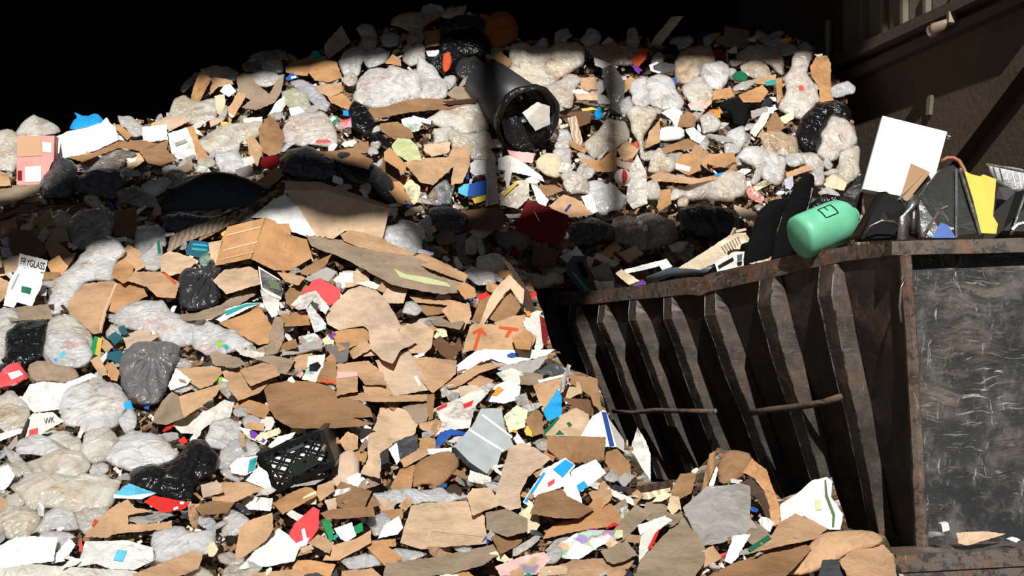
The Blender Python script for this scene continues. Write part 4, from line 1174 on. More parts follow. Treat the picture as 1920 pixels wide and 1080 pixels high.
S|paper_sheet|box|paper|whi|t=.4|315,723 330,690 358,712 351,722 320,732|white box end right of the grey ribbed bag|
> hand_hole|bro|334,710 346,712 350,718 338,716
S|plastic_wrapper|wrapper|paper|bls|t=.4 cr=.2|231,756 245,751 251,771 240,774|small bright blue wrapper under the grey ribbed bag|
B|clear_plastic_bag|bag|clear|cw|b=.75 wr=.05|110,767 130,728 175,713 207,718 229,735 239,750 227,787 202,804 160,809 123,797|large milky bag left under the grey ribbed bag|large milky bag
B|clear_plastic_bag|bag|clear|cb|b=.6|-10,750 25,733 52,760 52,797 25,807 -10,808|film bag at the left edge below white cloth|
S|paper_bag|bag|paper|whg|t=.5|45,822 54,784 62,775 100,773 119,790 80,812 74,819|pale paper bag with dark and red letters left below the milky bag|lettered paper bag
T WK|dgr|82,784 102,780 102,791 83,796
> red_print|rdl|55,806 71,802 70,815 54,819
S|wooden_stick|stick|wood|brx|t=.8 th=.02|26,842 52,784 56,786 37,838|dark stick left of the lettered paper bag|
B|clear_plastic_bag|bag|clear|cw|b=.6|38,852 28,835 65,815 95,823 127,847 85,855|milky bag below the lettered paper bag|
B|clear_plastic_bag|bag|clear|cb|b=.6|83,821 115,808 149,821 157,849 130,844|beige bag under the large milky bag|
B|clear_plastic_bag|bag|clear|cb|b=.6|150,850 158,815 200,800 222,825 205,865 170,868|beige film bag below the large milky bag's right end|
B|clear_plastic_bag|bag|clear|cw|b=.65 wr=.06|198,861 220,823 250,808 287,813 334,847 324,867 275,879 240,882 213,872|large white film bag above the glossy black sack|large white film bag
S|plastic_wrapper|wrapper|paper|red|t=.4 cr=.2|333,825 346,818 352,828 342,834|small red and white wrapper on the large white film bag|
S|textile_scrap|cloth|cloth|whg|t=.6 cr=.25|323,796 350,779 390,769 420,749 439,755 432,782 390,797 370,814 339,812|pleated grey-white cloth below the tan box|pleated grey-white cloth
B|clear_plastic_bag|bag|clear|cb|b=.6|50,868 90,851 150,846 169,872 151,894 120,894 94,889 66,894|beige film bag in the lower left field of bags|
B|clear_plastic_bag|bag|clear|cb|b=.6 wr=.06|23,912 62,889 125,893 175,891 227,899 214,932 201,952 150,962 100,952 49,952|very wide beige film bag left of the blue and white carton|very wide beige bag
S|paper_sheet|paper|paper|whi|t=.3 cr=.2|-8,882 15,871 28,892 16,912 4,922 -8,919|white paper at the left edge beside the very wide beige bag|
B|clear_plastic_bag|bag|clear|cg|b=.6|-8,962 15,948 50,950 77,970 52,1009 14,1009 -8,1000|grey film bag at the left edge below the very wide beige bag|
B|plastic_bag|bag|clear|cw|b=.7|83,967 110,950 141,970 147,992 100,992 60,1002|white puffy bag below the very wide beige bag|white puffy bag
B|clear_plastic_bag|bag|clear|cb|b=.5|140,962 175,955 205,952 190,985 160,1003 148,990|beige film bag between white puffy bag and tan card with red mark|
B|clear_plastic_bag|bag|clear|cw|b=.55|395,790 430,785 452,800 448,830 415,842 385,836|pale bag left of the purple wrapper|
S|plastic_wrapper|wrapper|print|whi|t=.5|448,801 465,804 502,825 496,834 466,822|white wrapper with purple print above the milk crate|purple printed wrapper
> purple_print|pur|467,807 478,809 498,825 494,830 470,819
B|clear_plastic_bag|bag|clear|cw|b=.6|403,877 415,843 450,823 486,840 487,854 445,862 431,877|white film bag left of the black milk crate|
S|paper_cup|cup|paper|whi|t=.3 th=.05|431,873 445,859 483,854 478,882 460,892 434,887|white and teal cup left of the black milk crate|teal cup
> teal_band|tea|468,862 481,857 477,880 464,886
B|black_trash_bag|sack|bag|blk|b=.6 wr=.1|240,891 250,878 300,870 340,848 362,823 386,825 412,855 407,884 375,902 364,914 362,939 336,942 294,929 260,917 245,909|glossy black sack lying across the lower left of the near heap|glossy black sack
S|printed_carton|carton|paper|cya|t=.7|213,927 242,906 294,925 265,937 213,934|pale blue and white carton under the glossy black sack|blue and white carton
> white_edge|whi|213,927 240,930 268,926 292,925 265,936 213,934
S|printed_carton|carton|paper|red|t=.7|270,941 287,929 357,942 346,954 305,962 284,949|red carton with white print under the glossy black sack|red carton
> printed_patch|whi|338,940 347,941 343,946 337,945
> printed_patch|whi|325,952 334,949 334,954 326,957
S|cardboard_sheet|cardboard|card|tan|t=.7|158,1006 190,964 222,944 240,936 253,952 286,957 240,967 240,983 295,981 323,976 321,991 212,1002 199,1009|tan card with a red mark below the blue and white carton|tan card with red mark
> red_mark|rdo|172,985 177,973 185,976 175,988
S|newspaper|newspaper|news|gry|t=.8 fold=.35|238,971 257,959 300,959 326,965 296,979 262,983 241,977|folded grey newspaper on the tan card with red mark|
S|cardboard_sheet|cardboard|card|tan|t=.8|398,918 415,904 462,904 506,920 478,924 440,942 398,942|layered flattened cardboard left below the milk crate|
S|cardboard_sheet|cardboard|card|bro|t=.8|362,950 400,938 440,943 425,962 378,966|brown flattened cardboard below the glossy black sack|
S|paper_sheet|paper|paper|whi|t=.5|460,901 485,874 501,885 512,922|white paper wedge at the near corner of the milk crate|
S|paper_sheet|paper|paper|whi|t=.6 cr=.2|498,841 520,819 556,809 545,825 505,847|white sheet behind the milk crate|
B|clear_plastic_bag|bag|clear|cw|b=.5|288,1031 288,1000 320,988 370,998 402,988 392,1037 350,1042 325,1054 294,1052|clear crinkled bag right of the tan card with red mark|
S|paper_sheet|paper|paper|whi|t=.7 cr=.25|-8,1028 25,1009 65,1005 107,1008 101,1052 60,1057 -8,1068|rumpled white paper in the bottom left corner|
S|notepad|notepad|paper|whi|t=.5 th=.02|98,1047 130,1009 142,1021 121,1052 96,1057|white notepad in the lower left corner beside clear film with teal print|white notepad
S|plastic_film|film|film|whi|t=.7|145,1063 160,1015 240,1013 287,1027 287,1052 252,1069 207,1067 180,1057|clear film with teal print at the bottom left|clear film with teal print
> teal_patch|cya|220,1031 238,1032 230,1053 212,1050
S|plastic_film|film|film|whg|t=.8|-10,1066 60,1058 150,1064 250,1070 300,1090 -10,1100|clear film along the bottom left edge|
S|cardboard_sheet|cardboard|card|tan|t=.7|248,1077 360,1033 382,1036 372,1067 345,1078 262,1090|tan cardboard sheet at the bottom below the crinkled clear bag|
S|cardboard_sheet|cardboard|card|tan|t=.3 cr=.04|438,1052 450,989 472,974 511,961 512,992 501,1012 444,1055|upright tan carton board near the bottom, left of the white shirt|upright tan board
S|textile_scrap|shirt|cloth|whi|t=.7 cr=.2|445,1069 482,1028 522,990 541,1003 562,1027 552,1052 505,1062 475,1063|white shirt-like cloth right of the upright tan board|white shirt
S|textile_scrap|cloth|cloth|rdl|t=.6 cr=.18|535,1017 550,984 587,950 599,956 597,992 576,1022 557,1032|red and white cloth above the white shirt|red and white cloth
> white_panel|whi|565,993 571,990 577,1016 570,1020
> white_panel|whi|556,1018 580,1008 575,1022 558,1031
S|paper_sheet|paper|paper|cre|t=.3|568,933 592,920 593,946 569,946|cream yellow paper below the black milk crate|
S|cardboard_sheet|cardboard|card|tan|t=.5|591,937 595,911 626,899 627,921 605,937|tan carton corner right of the cream yellow paper|
B|brown_paper_bag|bag|paper|tap|b=.6 wr=.1|620,877 640,848 662,843 674,860 674,892 660,909 624,917|pale rounded paper bag right of the milk crate|pale rounded paper bag
S|cardboard_sheet|cardboard|card|tan|t=.4 cr=.2|635,826 652,809 671,817 671,842 650,849|crumpled tan cardboard ball right above the pale rounded paper bag|
S|cardboard_sheet|cardboard|card|bro|t=.6 fold=.2 cr=.05|495,728 507,720 542,713 585,715 620,725 637,741 672,751 694,766 699,781 660,784 702,795 657,801 575,804 545,802 515,784 503,762|very large brown curved cardboard sheet above the milk crate|brown curved sheet
S|cardboard_sheet|cardboard|card|tal|t=.5 cr=.09|713,763 735,758 764,771 784,795 777,814 715,847 713,897 675,889 690,860 690,820 704,795|tall pinkish tan cardboard right of the brown curved sheet|tall pinkish tan sheet
S|cardboard_sheet|cardboard|card|brg|t=.7|752,762 790,752 812,755 800,790 780,795 765,772|grey-brown cardboard right of the tall pinkish tan sheet|
S|cardboard_sheet|cardboard|card|bro|t=.3|800,740 815,738 812,785 802,790|narrow brown upright flap left of the newspapers|
S|newspaper|newspaper|news|whg|t=.6 fold=.25|815,766 865,744 920,716 928,721 911,741 891,763 881,802 835,807 810,822 826,787|bundle of printed newspapers right of the narrow brown flap|newspaper bundle
> red_print|red|818,765 838,757 838,762 820,770
> red_print|red|868,758 888,750 884,760 870,765
> red_print|rdl|812,815 822,795 828,790 826,800 814,820
S|plastic_plate|plate|plast|bln|t=.4 warp=.4|810,838 825,811 845,804 873,810 871,816 847,816 831,831 820,842|curved bright blue plastic piece below the newspaper bundle|bright blue curved piece
S|printed_carton|carton|paper|whi|t=.6 cr=.02|853,688 890,659 910,654 945,656 1041,655 1026,666 955,684 920,673 877,694 857,704|white tray-shaped carton with a blue ring below the arrow carton|white tray lid
> blue_ring|bln|951,665 960,661 971,663 972,668 960,671 951,669
> red_stripe|mar|878,693 904,677 907,680 883,695
S|cardboard_sheet|carton|paper|gry|t=.3|920,676 955,684 1027,667 1012,689 985,707 935,694|grey underside carton below the white tray lid|
S|aluminium_foil|foil|metal|sil|t=.6 cr=.3|1008,688 1025,676 1047,684 1064,697 1050,704 1015,702|crumpled foil beside the container wall, right of the white tray lid|crumpled foil
S|cardboard_sheet|cardboard|card|tan|t=.6 fold=.35|830,722 860,704 900,679 920,671 946,685 900,699 865,722 842,729|folded tan cardboard strip below the white tray lid|
S|paper_sheet|paper|paper|whi|t=.5 cr=.12|910,752 930,721 955,713 977,725 972,749 945,757|white paper stained yellow above the grey plastic tote|yellow-stained paper
> yellow_stain|ora|915,740 935,724 945,730 932,742
S|printed_carton|carton|print|whg|t=.5|930,700 960,690 985,700 975,722 945,715|white and grey printed carton above the yellow-stained paper|
S|cardboard_sheet|cardboard|card|tan|t=.3|1000,723 1030,706 1062,706 1046,731 1017,772|tan carton panel behind the blue triangle|
> white_edge|whi|1008,713 1055,702 1059,706 1012,718
S|cardboard_sheet|cardboard|card|bro|t=.4|1066,702 1118,709 1129,772 1112,759 1107,742 1067,717|brown carton side leaning at the container wall|
S|cardboard_sheet|cardboard|card|brd|t=.3|1053,746 1105,749 1114,772 1100,782 1080,767|dark brown carton below the brown side leaning at the wall|
S|printed_carton|carton|paper|bls|t=.2|1018,772 1045,729 1053,742 1053,779 1027,790|bright blue triangular carton corner on the near heap|blue triangle
S|wooden_stick|stick|wood|gry|t=.1 th=.012|1046,731 1064,682 1071,685 1058,727|grey pointed stick above the blue triangle|
S|printed_wrapper|wrapper|print|cre|t=.5|945,780 968,760 990,770 985,800 955,812|patterned paper scrap right of the grey plastic tote|
S|cardboard_sheet|cardboard|card|bro|t=.4|984,788 1005,765 1018,778 1017,812 1000,818|brown folded flap left of the leaf-marked cardboard|
S|cardboard_sheet|cardboard|card|tal|t=.5 cr=.13|1018,814 1050,779 1080,764 1104,777 1107,801 1087,819 1024,817|crumpled tan cardboard with green leaf print below the blue triangle|leaf-marked cardboard
> green_print|grn|1019,808 1042,785 1050,783 1036,800 1020,816
> green_print|grn|1062,793 1068,791 1073,797 1067,801
> green_print|grn|1041,815 1049,806 1058,815
Q|white_carton|carton|paper|whi||white carton with a blue stripe against the container wall|blue-striped white carton
~ front_panel|whi|1089,818,0 1110,781,.03 1130,769,.05 1137,772,.05 1156,838,-.02 1135,838,-.03 1135,821,-.02
> blue_stripe|bld|1128,772 1137,773 1152,836 1143,837
~ side_panel|whg|1137,772,.05 1142,785,.08 1170,825,.1 1171,848,.08 1156,838,-.02
S|cardboard_sheet|cardboard|card|bro|t=.2 cr=.02|1026,818 1136,819 1133,862 1080,867 1049,862 1026,842|brown rectangular carton side below the leaf-marked cardboard|brown rectangular side
S|cardboard_sheet|cardboard|card|bro|t=.4 fold=.4|1136,848 1157,841 1182,870 1182,899 1155,892 1134,866|crumpled brown carton right of the brown rectangular side|
S|foam_board|panel|paper|whg|t=.1 th=.02|1180,848 1195,801 1211,827 1220,852 1220,912 1199,912|white blade-shaped board standing against the container wall|white blade-shaped board
> white_edge|whi|1196,803 1211,827 1219,852 1219,910 1211,910 1211,852
S|plastic_sheet|tote|plast|tot|t=.5 cr=.08 fold=.2|850,838 885,799 902,766 941,765 946,800 964,837 940,849 932,873 915,892 879,869|translucent grey plastic tote right of the bright blue piece|grey plastic tote
> tote_edge|whi|905,776 940,802 961,818 960,822 938,806 903,780
> tote_edge|whi|880,803 918,827 945,844 943,848 915,831 878,807
> dark_side|bkg|846,846 853,838 880,866 915,890 911,894 876,874
S|printed_carton|carton|paper|whi|t=.4|962,823 970,812 985,830 975,838|small white and grey box corner right of the grey plastic tote|
B|brown_paper_bag|bag|card|bro|b=.55 wr=.09|773,877 790,861 820,848 848,845 864,870 847,892 822,917 800,907 768,917|brown paper bag with an open mouth below the bright blue piece|brown paper bag
S|cardboard_sheet|cardboard|card|tao|t=.6|733,912 750,879 778,871 772,913 766,927 735,922|orange-tan flap left of the brown paper bag|
S|cardboard_sheet|cardboard|card|tan|t=.6|750,862 800,834 806,851 782,864 757,877|tan cardboard above the brown paper bag|
S|paper_strip|paper|paper|whi|t=.5|801,842 848,839 846,848 804,852|white strip above the brown paper bag|
S|plastic_tub|tub|plast|bkg|t=.3 th=.04|735,831 762,819 783,814 783,842 750,862|black plastic tub end right of the tall pinkish tan sheet|black plastic tub
S|paper_sheet|paper|paper|whi|t=.3|728,842 744,830 750,862 744,872|white folded card left of the black plastic tub|
S|cardboard_sheet|cardboard|card|bkg|t=.3|712,850 728,840 730,866 716,872|black card piece below the tall pinkish tan sheet|
S|paper_sheet|paper|paper|whi|t=.6 cr=.3|650,896 672,886 692,905 676,914 654,912|torn white paper at the foot of the pale rounded paper bag|
S|wooden_block|block|wood|whg|t=.2 th=.05|621,920 657,914 658,923 625,931|small pale wooden block below the milk crate|
B|clear_plastic_bag|bag|clear|cl|b=.4|700,925 740,918 800,920 850,917 880,930 820,940 770,945 715,945|long clear film bag above the big square tan carton|
S|cardboard_sheet|cardboard|card|bro|t=.6|640,940 700,930 715,948 660,955|brown flap above the display box|
Q|display_box|box|card|tan||open tan display box holding green packets, left of the square carton|display box
~ back_flap|bro|600,962,.06 625,954,.1 700,949,.1 703,968,.06 640,973,.05 612,973,.05
~ front_panel|tan|605,1051,-.03 620,1023,.0 665,1011,.02 695,994,.03 696,1018,.0 650,1043,-.03 635,1051,-.03
S|snack_packet|packet|paper|gre|t=.3|604,977 617,974 626,1005 620,1019|green packet in the left end of the display box|
S|snack_packet|packet|print|whi|t=.3|626,991 660,979 668,1005 650,1016 639,1011|white patterned packet in the middle of the display box|
S|snack_packet|packet|paper|gre|t=.3|664,986 680,979 681,996 667,1001|green packet at the right end of the display box|
B|clear_plastic_bag|bag|clear|cl|b=.5|690,970 718,960 735,975 725,1000 700,1005|clear bag right of the display box|
S|paper_sheet|paper|paper|whi|t=.3|708,1010 720,985 748,967 756,990 745,1002|white paper bag piece left of the big square tan carton|
S|cardboard_sheet|cardboard|card|tal|t=.45 cr=.03|750,1018 770,949 790,944 875,939 909,968 912,1019 855,1024 790,1030|big square tan carton near the bottom of the heap|square tan carton
> tape_seam|tap|803,995 810,992 908,1004 908,1006 809,996 802,1020 800,1020
S|cardboard_sheet|cardboard|card|tal|t=.5 fold=.3|875,930 885,916 920,914 937,947 886,967|bent light tan flap right above the big square carton|
B|plastic_disc|disc|plast|brx|b=.5|834,918 850,905 868,918 864,934 842,930|dark rounded plastic lid left of the bent light tan flap|
S|cardboard_sheet|cardboard|card|tap|t=.55 cr=.16|928,930 955,839 980,830 1006,841 1032,860 1016,874 990,894 975,926 978,951 955,957 934,946|big crumpled pinkish brown paper left of the blue-squared flat carton|crumpled pinkish paper
S|printed_carton|carton|paper|whi|t=.6 cr=.04|980,941 1020,879 1060,858 1079,872 1068,886 1087,925 1092,946 1055,931 1057,912 1005,931 995,953|flattened white carton with a blue square and thin blue line|blue-squared flat carton
> blue_square|bls|1037,880 1060,861 1076,871 1055,895
> blue_line|bls|983,940 1019,885 1023,887 988,942
> red_print|rdl|1027,905 1040,897 1040,905 1028,913
S|printed_carton|carton|paper|whi|t=.5 cr=.04|1068,883 1117,861 1137,887 1090,922 1079,911|white carton with small blue square right of the flat carton|
> blue_square|bls|1081,910 1095,901 1103,912 1087,922
S|cardboard_sheet|cardboard|card|bro|t=.7|998,953 1007,929 1052,911 1063,930 1092,944 1114,955 1085,972 1045,972 993,963|brown bent carton under the blue-squared flat carton|
S|cardboard_sheet|cardboard|card|brg|t=.7|910,961 950,954 989,972 989,997 950,1007 913,993|grey-brown cardboard right of the big square tan carton|
S|cardboard_sheet|cardboard|card|tao|t=.6 cr=.04|1018,1011 1025,994 1045,981 1085,971 1114,936 1125,931 1153,950 1172,982 1142,987 1080,997|orange-tan pointed carton with a red arc|pointed carton with red arc
> red_arc|red|1135,990 1150,980 1170,985 1165,990 1152,986 1138,992
S|printed_carton|carton|print|whi|t=.7|1038,1026 1092,993 1168,994 1168,1006 1125,1024 1085,1049 1055,1047|colourful printed white carton below the pointed carton with red arc|colourful printed carton
S|wooden_board|board|wood|brx|t=.8 th=.02|1168,920 1262,898 1262,913 1185,932|dark broken board left of the golden crumpled bag|dark broken board
S|wooden_board|board|wood|cre|t=.8 th=.012|1177,930 1257,914 1257,921 1215,937|cream splintered board under the dark broken board|
S|cardboard_sheet|cardboard|card|bro|t=.5 cr=.15|1250,936 1276,888 1306,886 1297,924 1268,940|dark brown torn cardboard above the large grey plastic sheet|
S|cardboard_sheet|cardboard|card|tal|t=.4|1251,951 1257,929 1273,931 1277,951 1260,967|small light tan flap left of the large grey plastic sheet|
S|wooden_stick|stick|wood|bro|t=.2 th=.03|1315,919 1330,851 1341,846 1343,868 1326,912 1312,932|brown splintered stick left of the golden crumpled bag|
B|brown_paper_bag|bag|card|bro|b=.5 wr=.2|1343,874 1360,846 1380,843 1407,851 1409,873 1388,899 1349,912|golden brown crumpled bag at the foot of the container wall|golden crumpled bag
S|cardboard_sheet|cardboard|card|tao|t=.4 cr=.2|1393,886 1410,861 1437,880 1462,950 1464,982 1449,987 1434,923 1414,896|ragged orange-brown strip beside the golden crumpled bag|ragged orange-brown strip
S|plastic_board|panel|plast|brx|t=.4|1386,904 1412,897 1431,915 1454,984 1446,990 1421,937|dark brown panel inside the ragged orange-brown strip|
S|textile_scrap|cloth|cloth|whi|t=.4 cr=.1|1463,946 1495,925 1522,901 1550,894 1561,902 1558,931 1581,965 1576,993 1555,993 1507,967 1464,978|white cloth sack with faint green marks at the container foot|white cloth sack
> green_line|grg|1546,900 1549,899 1552,928 1566,965 1564,988 1560,988 1561,966 1547,930
> green_mark|grp|1528,938 1538,936 1541,955 1530,957
S|plastic_sheet|plastic|film|gry|t=.55 cr=.1|1280,952 1327,911 1350,911 1385,906 1406,911 1408,941 1406,971 1421,990 1390,1004 1350,1019 1314,1024|large grey translucent plastic sheet below the golden crumpled bag|large grey plastic sheet
S|printed_carton|carton|paper|whi|t=.5|1358,1052 1375,1004 1408,1001 1393,1026 1386,1043 1371,1057|white carton with dark line below the large grey plastic sheet|
S|printed_carton|carton|paper|whg|t=.7|1198,1006 1247,969 1261,975 1233,996 1216,1031 1198,1055|pale carton with a red stripe above the grey-brown bottom sheet|red-striped pale carton
> red_stripe|red|1214,1028 1228,1000 1238,990 1232,1006 1220,1030
S|printed_carton|carton|paper|whi|t=.8|1195,985 1250,966 1241,977 1200,1003|thin white carton edge above the red-striped pale carton|
S|cardboard_sheet|cardboard|card|brg|t=.75 cr=.04|1188,1085 1200,1050 1283,964 1309,1000 1322,1027 1322,1052 1300,1085|large grey-brown cardboard at the bottom under the grey plastic|large grey-brown bottom sheet
S|cardboard_sheet|cardboard|card|tan|t=.6 cr=.04|1405,1038 1450,999 1460,981 1497,959 1507,965 1552,992 1525,1012 1450,1027|tan carton sheet with a green stripe at the container foot|green-striped tan sheet
> green_stripe|grn|1402,1028 1440,1003 1447,1010 1408,1035
S|cardboard_sheet|cardboard|card|bro|t=.8 cr=.04|1318,1085 1375,1056 1462,1026 1512,1021 1522,1030 1470,1085|flat brown cardboard at the bottom under the green-striped sheet|
S|textile_scrap|cloth|cloth|dgr|t=.5 cr=.2|1533,1085 1542,1050 1575,1048 1600,1080 1598,1090|dark grey rag at the bottom near the container corner|dark grey rag
S|cardboard_sheet|cardboard|card|tan|t=.6 cr=.12|1573,1052 1600,1029 1657,1021 1674,1040 1684,1090 1595,1090|tan cardboard at the bottom right beside the container corner|
B|brown_paper_bag|bag|card|tan|b=.35 wr=.13|1468,1078 1522,1016 1535,1004 1555,996 1632,993 1659,1010 1647,1024 1590,1037 1560,1060 1512,1079|long pleated tan paper bag at the foot of the container corner|pleated tan bag
S|cardboard_sheet|cardboard|card|brg|t=.8|723,1056 820,1044 930,1019 942,1035 907,1059 845,1077 718,1085|wide grey-brown cardboard along the bottom under the square carton|
B|clear_plastic_bag|bag|clear|cl|b=.4|640,1050 700,1040 770,1032 800,1040 740,1058 660,1068|clear film bag at the bottom left of the wide grey-brown cardboard|
S|printed_paper|paper|print|pil|t=.7|928,1062 975,1044 1020,1034 1032,1050 1005,1078 938,1080|pink printed paper at the bottom below the colourful printed carton|
S|cardboard_sheet|cardboard|card|tan|t=.7|1040,1062 1075,1050 1150,1045 1190,1050 1170,1080 1050,1085|tan cardboard at the bottom beside the pink printed paper|
S|cardboard_sheet|cardboard|card|tan|t=.6|640,1070 700,1066 720,1085 640,1090|tan scrap on the bottom edge beside the clear film|
S|plastic_sheet|plastic|plast|dgr|t=.8|560,1080 630,1063 637,1090 560,1095|dark plastic sheet on the bottom edge below the display box|
S|cardboard_sheet|cardboard|card|tan|t=.8|470,1075 560,1066 575,1085 470,1092|tan cardboard strip on the bottom edge below the white shirt|
'''


def opts(s):
    d = {}
    for kv in s.split():
        k, v = kv.split('=')
        d[k] = tuple(float(q) for q in v.split(',')) if ',' in v else float(v)
    return d


MAT_PART = dict()


def plane_fit(p3):
    a = np.array([(x, y, 1.0) for x, y, z in p3])
    z = np.array([q[2] for q in p3])
    s, *_ = np.linalg.lstsq(a, z, rcond=None)
    return s


def build_catalog(text):
    lines = [l for l in text.strip().split('\n') if l.strip()]
    i = 0
    while i < len(lines):
        l = lines[i]
        i += 1
        subs = []
        while i < len(lines) and lines[i][0] in '>~T' and lines[i][1] == ' ':
            subs.append(lines[i])
            i += 1
        f = l.split('|')
        if f[0] in 'SB':
            _, name, cat, mat, col, op, pt, label, lm = f
            k = opts(op)
            poly = pts(pt)
            o = sheet(name, poly, mat, col, **k) if f[0] == 'S' else bagmesh(name, poly, mat, col, **k)
            tag(o, label, cat)
            if name == 'black_trash_bag' and 'knot' in k:
                pass
            add_subs(o, subs, mat)
        else:
            _, name, cat, mat, col, op, label, lm = f
            k = opts(op)
            poly = []
            walls = [s for s in subs if s[0] == '~']
            allp = [tuple(float(v) for v in t.split(',')) for s in walls for t in s[2:].split('|')[2].split()]
            xs = [p[0] for p in allp]; ys = [p[1] for p in allp]
            cx, cy = (min(xs) + max(xs)) / 2, (min(ys) + max(ys)) / 2
            hull = convex(allp)
            _, _, d0, gX, gY = base_plane(hull, .35, 0, 0, None)
            planes = []
            ns = []
            for s in walls:
                pn, pc, pp = s[2:].split('|')
                p3 = [tuple(float(v) for v in t.split(',')) for t in pp.split()]
                sol = plane_fit(p3)
                fn = (lambda sol: lambda xy: d0 + gY * (np.asarray(xy, float)[:, 1] - cy) + np.asarray(xy, float) @ sol[:2] + sol[2])(sol)
                planes.append((pn, pc, [p[:2] for p in p3], fn))
                ns.append(settle([p[:2] for p in p3], fn, .8, .012))
            sh = max(ns)
            bx = max(allp, key=lambda p: p[1])
            root = empty(name, P(cx, max(ys), d0 - sh + gY * (max(ys) - cy)))
            root_loc = root.location.copy()
            kids = {}
            for pn, pc, pp, fn in planes:
                g = (lambda fn: lambda xy: fn(xy) - sh)(fn)
                v2, tris = tri_poly(pp, max(4.0, math.sqrt(area_px(pp)) / 8), .4)
                seed = random.uniform(0, 40)
                d = np.array([g([q])[0] + .006 * fbm(q[0], q[1], 25, seed, 2) for q in v2])
                V, Fc = thick(v2, tris, d, d + .010)
                o = link(pn, V, Fc, mat, pc, root)  # inside panels of two open boxes carry their shade as darker colour
                o_front[o.name] = (v2, tris, d)
                commit(pp, g)
                kids[pn] = o
            tag(root, label, cat)
            last = None
            order = [s[2:].split('|')[0] for s in walls]
            wi = -1
            for s in subs:
                if s[0] == '~':
                    wi += 1
                    last = kids[planes[wi][0]]
                else:
                    add_subs(last, [s], mat)
            poly = hull
        if lm:
            xs = [p[0] for p in poly]; ys = [p[1] for p in poly]
            LAND.append((sum(xs) / len(xs), sum(ys) / len(ys), lm))


def convex(p):
    p = sorted(set((q[0], q[1]) for q in p))

    def half(p):
        h = []
        for q in p:
            while len(h) > 1 and (h[-1][0] - h[-2][0]) * (q[1] - h[-2][1]) - (h[-1][1] - h[-2][1]) * (q[0] - h[-2][0]) <= 0:
                h.pop()
            h.append(q)
        return h
    a = half(p); b = half(p[::-1])
    return a[:-1] + b[:-1]


def add_subs(o, subs, mat):
    for s in subs:
        if s[0] == '>':
            pn, pc, pp = s[2:].split('|')
            decal(o, pn, pc, pts(pp))  # white edge of the blade-shaped board is its sunlit side, painted lighter
        elif s[0] == 'T':
            tx, pc, pp = s[2:].split('|')
            text_on(o, tx, pc, pts(pp))
# ------------------------------------------------------------------ container
# side wall: station list (depth, top px x, bottom px x, bottom px y)
def wd(x):
    return 5.5 * 1690.0 / x


ST = [(1690, 1727, 1037), (1558, 1668, 1000), (1442, 1572, 975), (1330, 1488, 947), (1255, 1393, 928), (1190, 1325, 912), (1130, 1257, 897), (1080, 1197, 886), (1005, 1108, 868)]
RIMY = [(1690, 452, 478), (1590, 462, 489), (1500, 476, 507), (1420, 493, 527), (1310, 517, 551), (1180, 537, 562), (1075, 549, 574), (1005, 545, 572)]


def rimy(x, k):
    for a, b in zip(RIMY, RIMY[1:]):
        if b[0] <= x <= a[0]:
            t = (a[0] - x) / (a[0] - b[0])
            return a[k] + (b[k] - a[k]) * t
    return RIMY[0][k] if x > 1690 else RIMY[-1][k]


def wall_pt(s, v, out=0.0):
    """s station index (float), v 0 top .. 1 bottom, out metres outwards (to the left of the wall)"""
    i = min(int(s), len(ST) - 2)
    t = s - i
    a, b = ST[i], ST[i + 1]

    def ends(q):
        d = wd(q[0])
        return P(q[0], rimy(q[0], 2) - 6, d), P(q[1], q[2], d)
    ta, ba = ends(a); tb, bb = ends(b)
    p = (ta * (1 - t) + tb * t) * (1 - v) + (ba * (1 - t) + bb * t) * v
    return p + Vector((-.93, -.37, 0)) * out


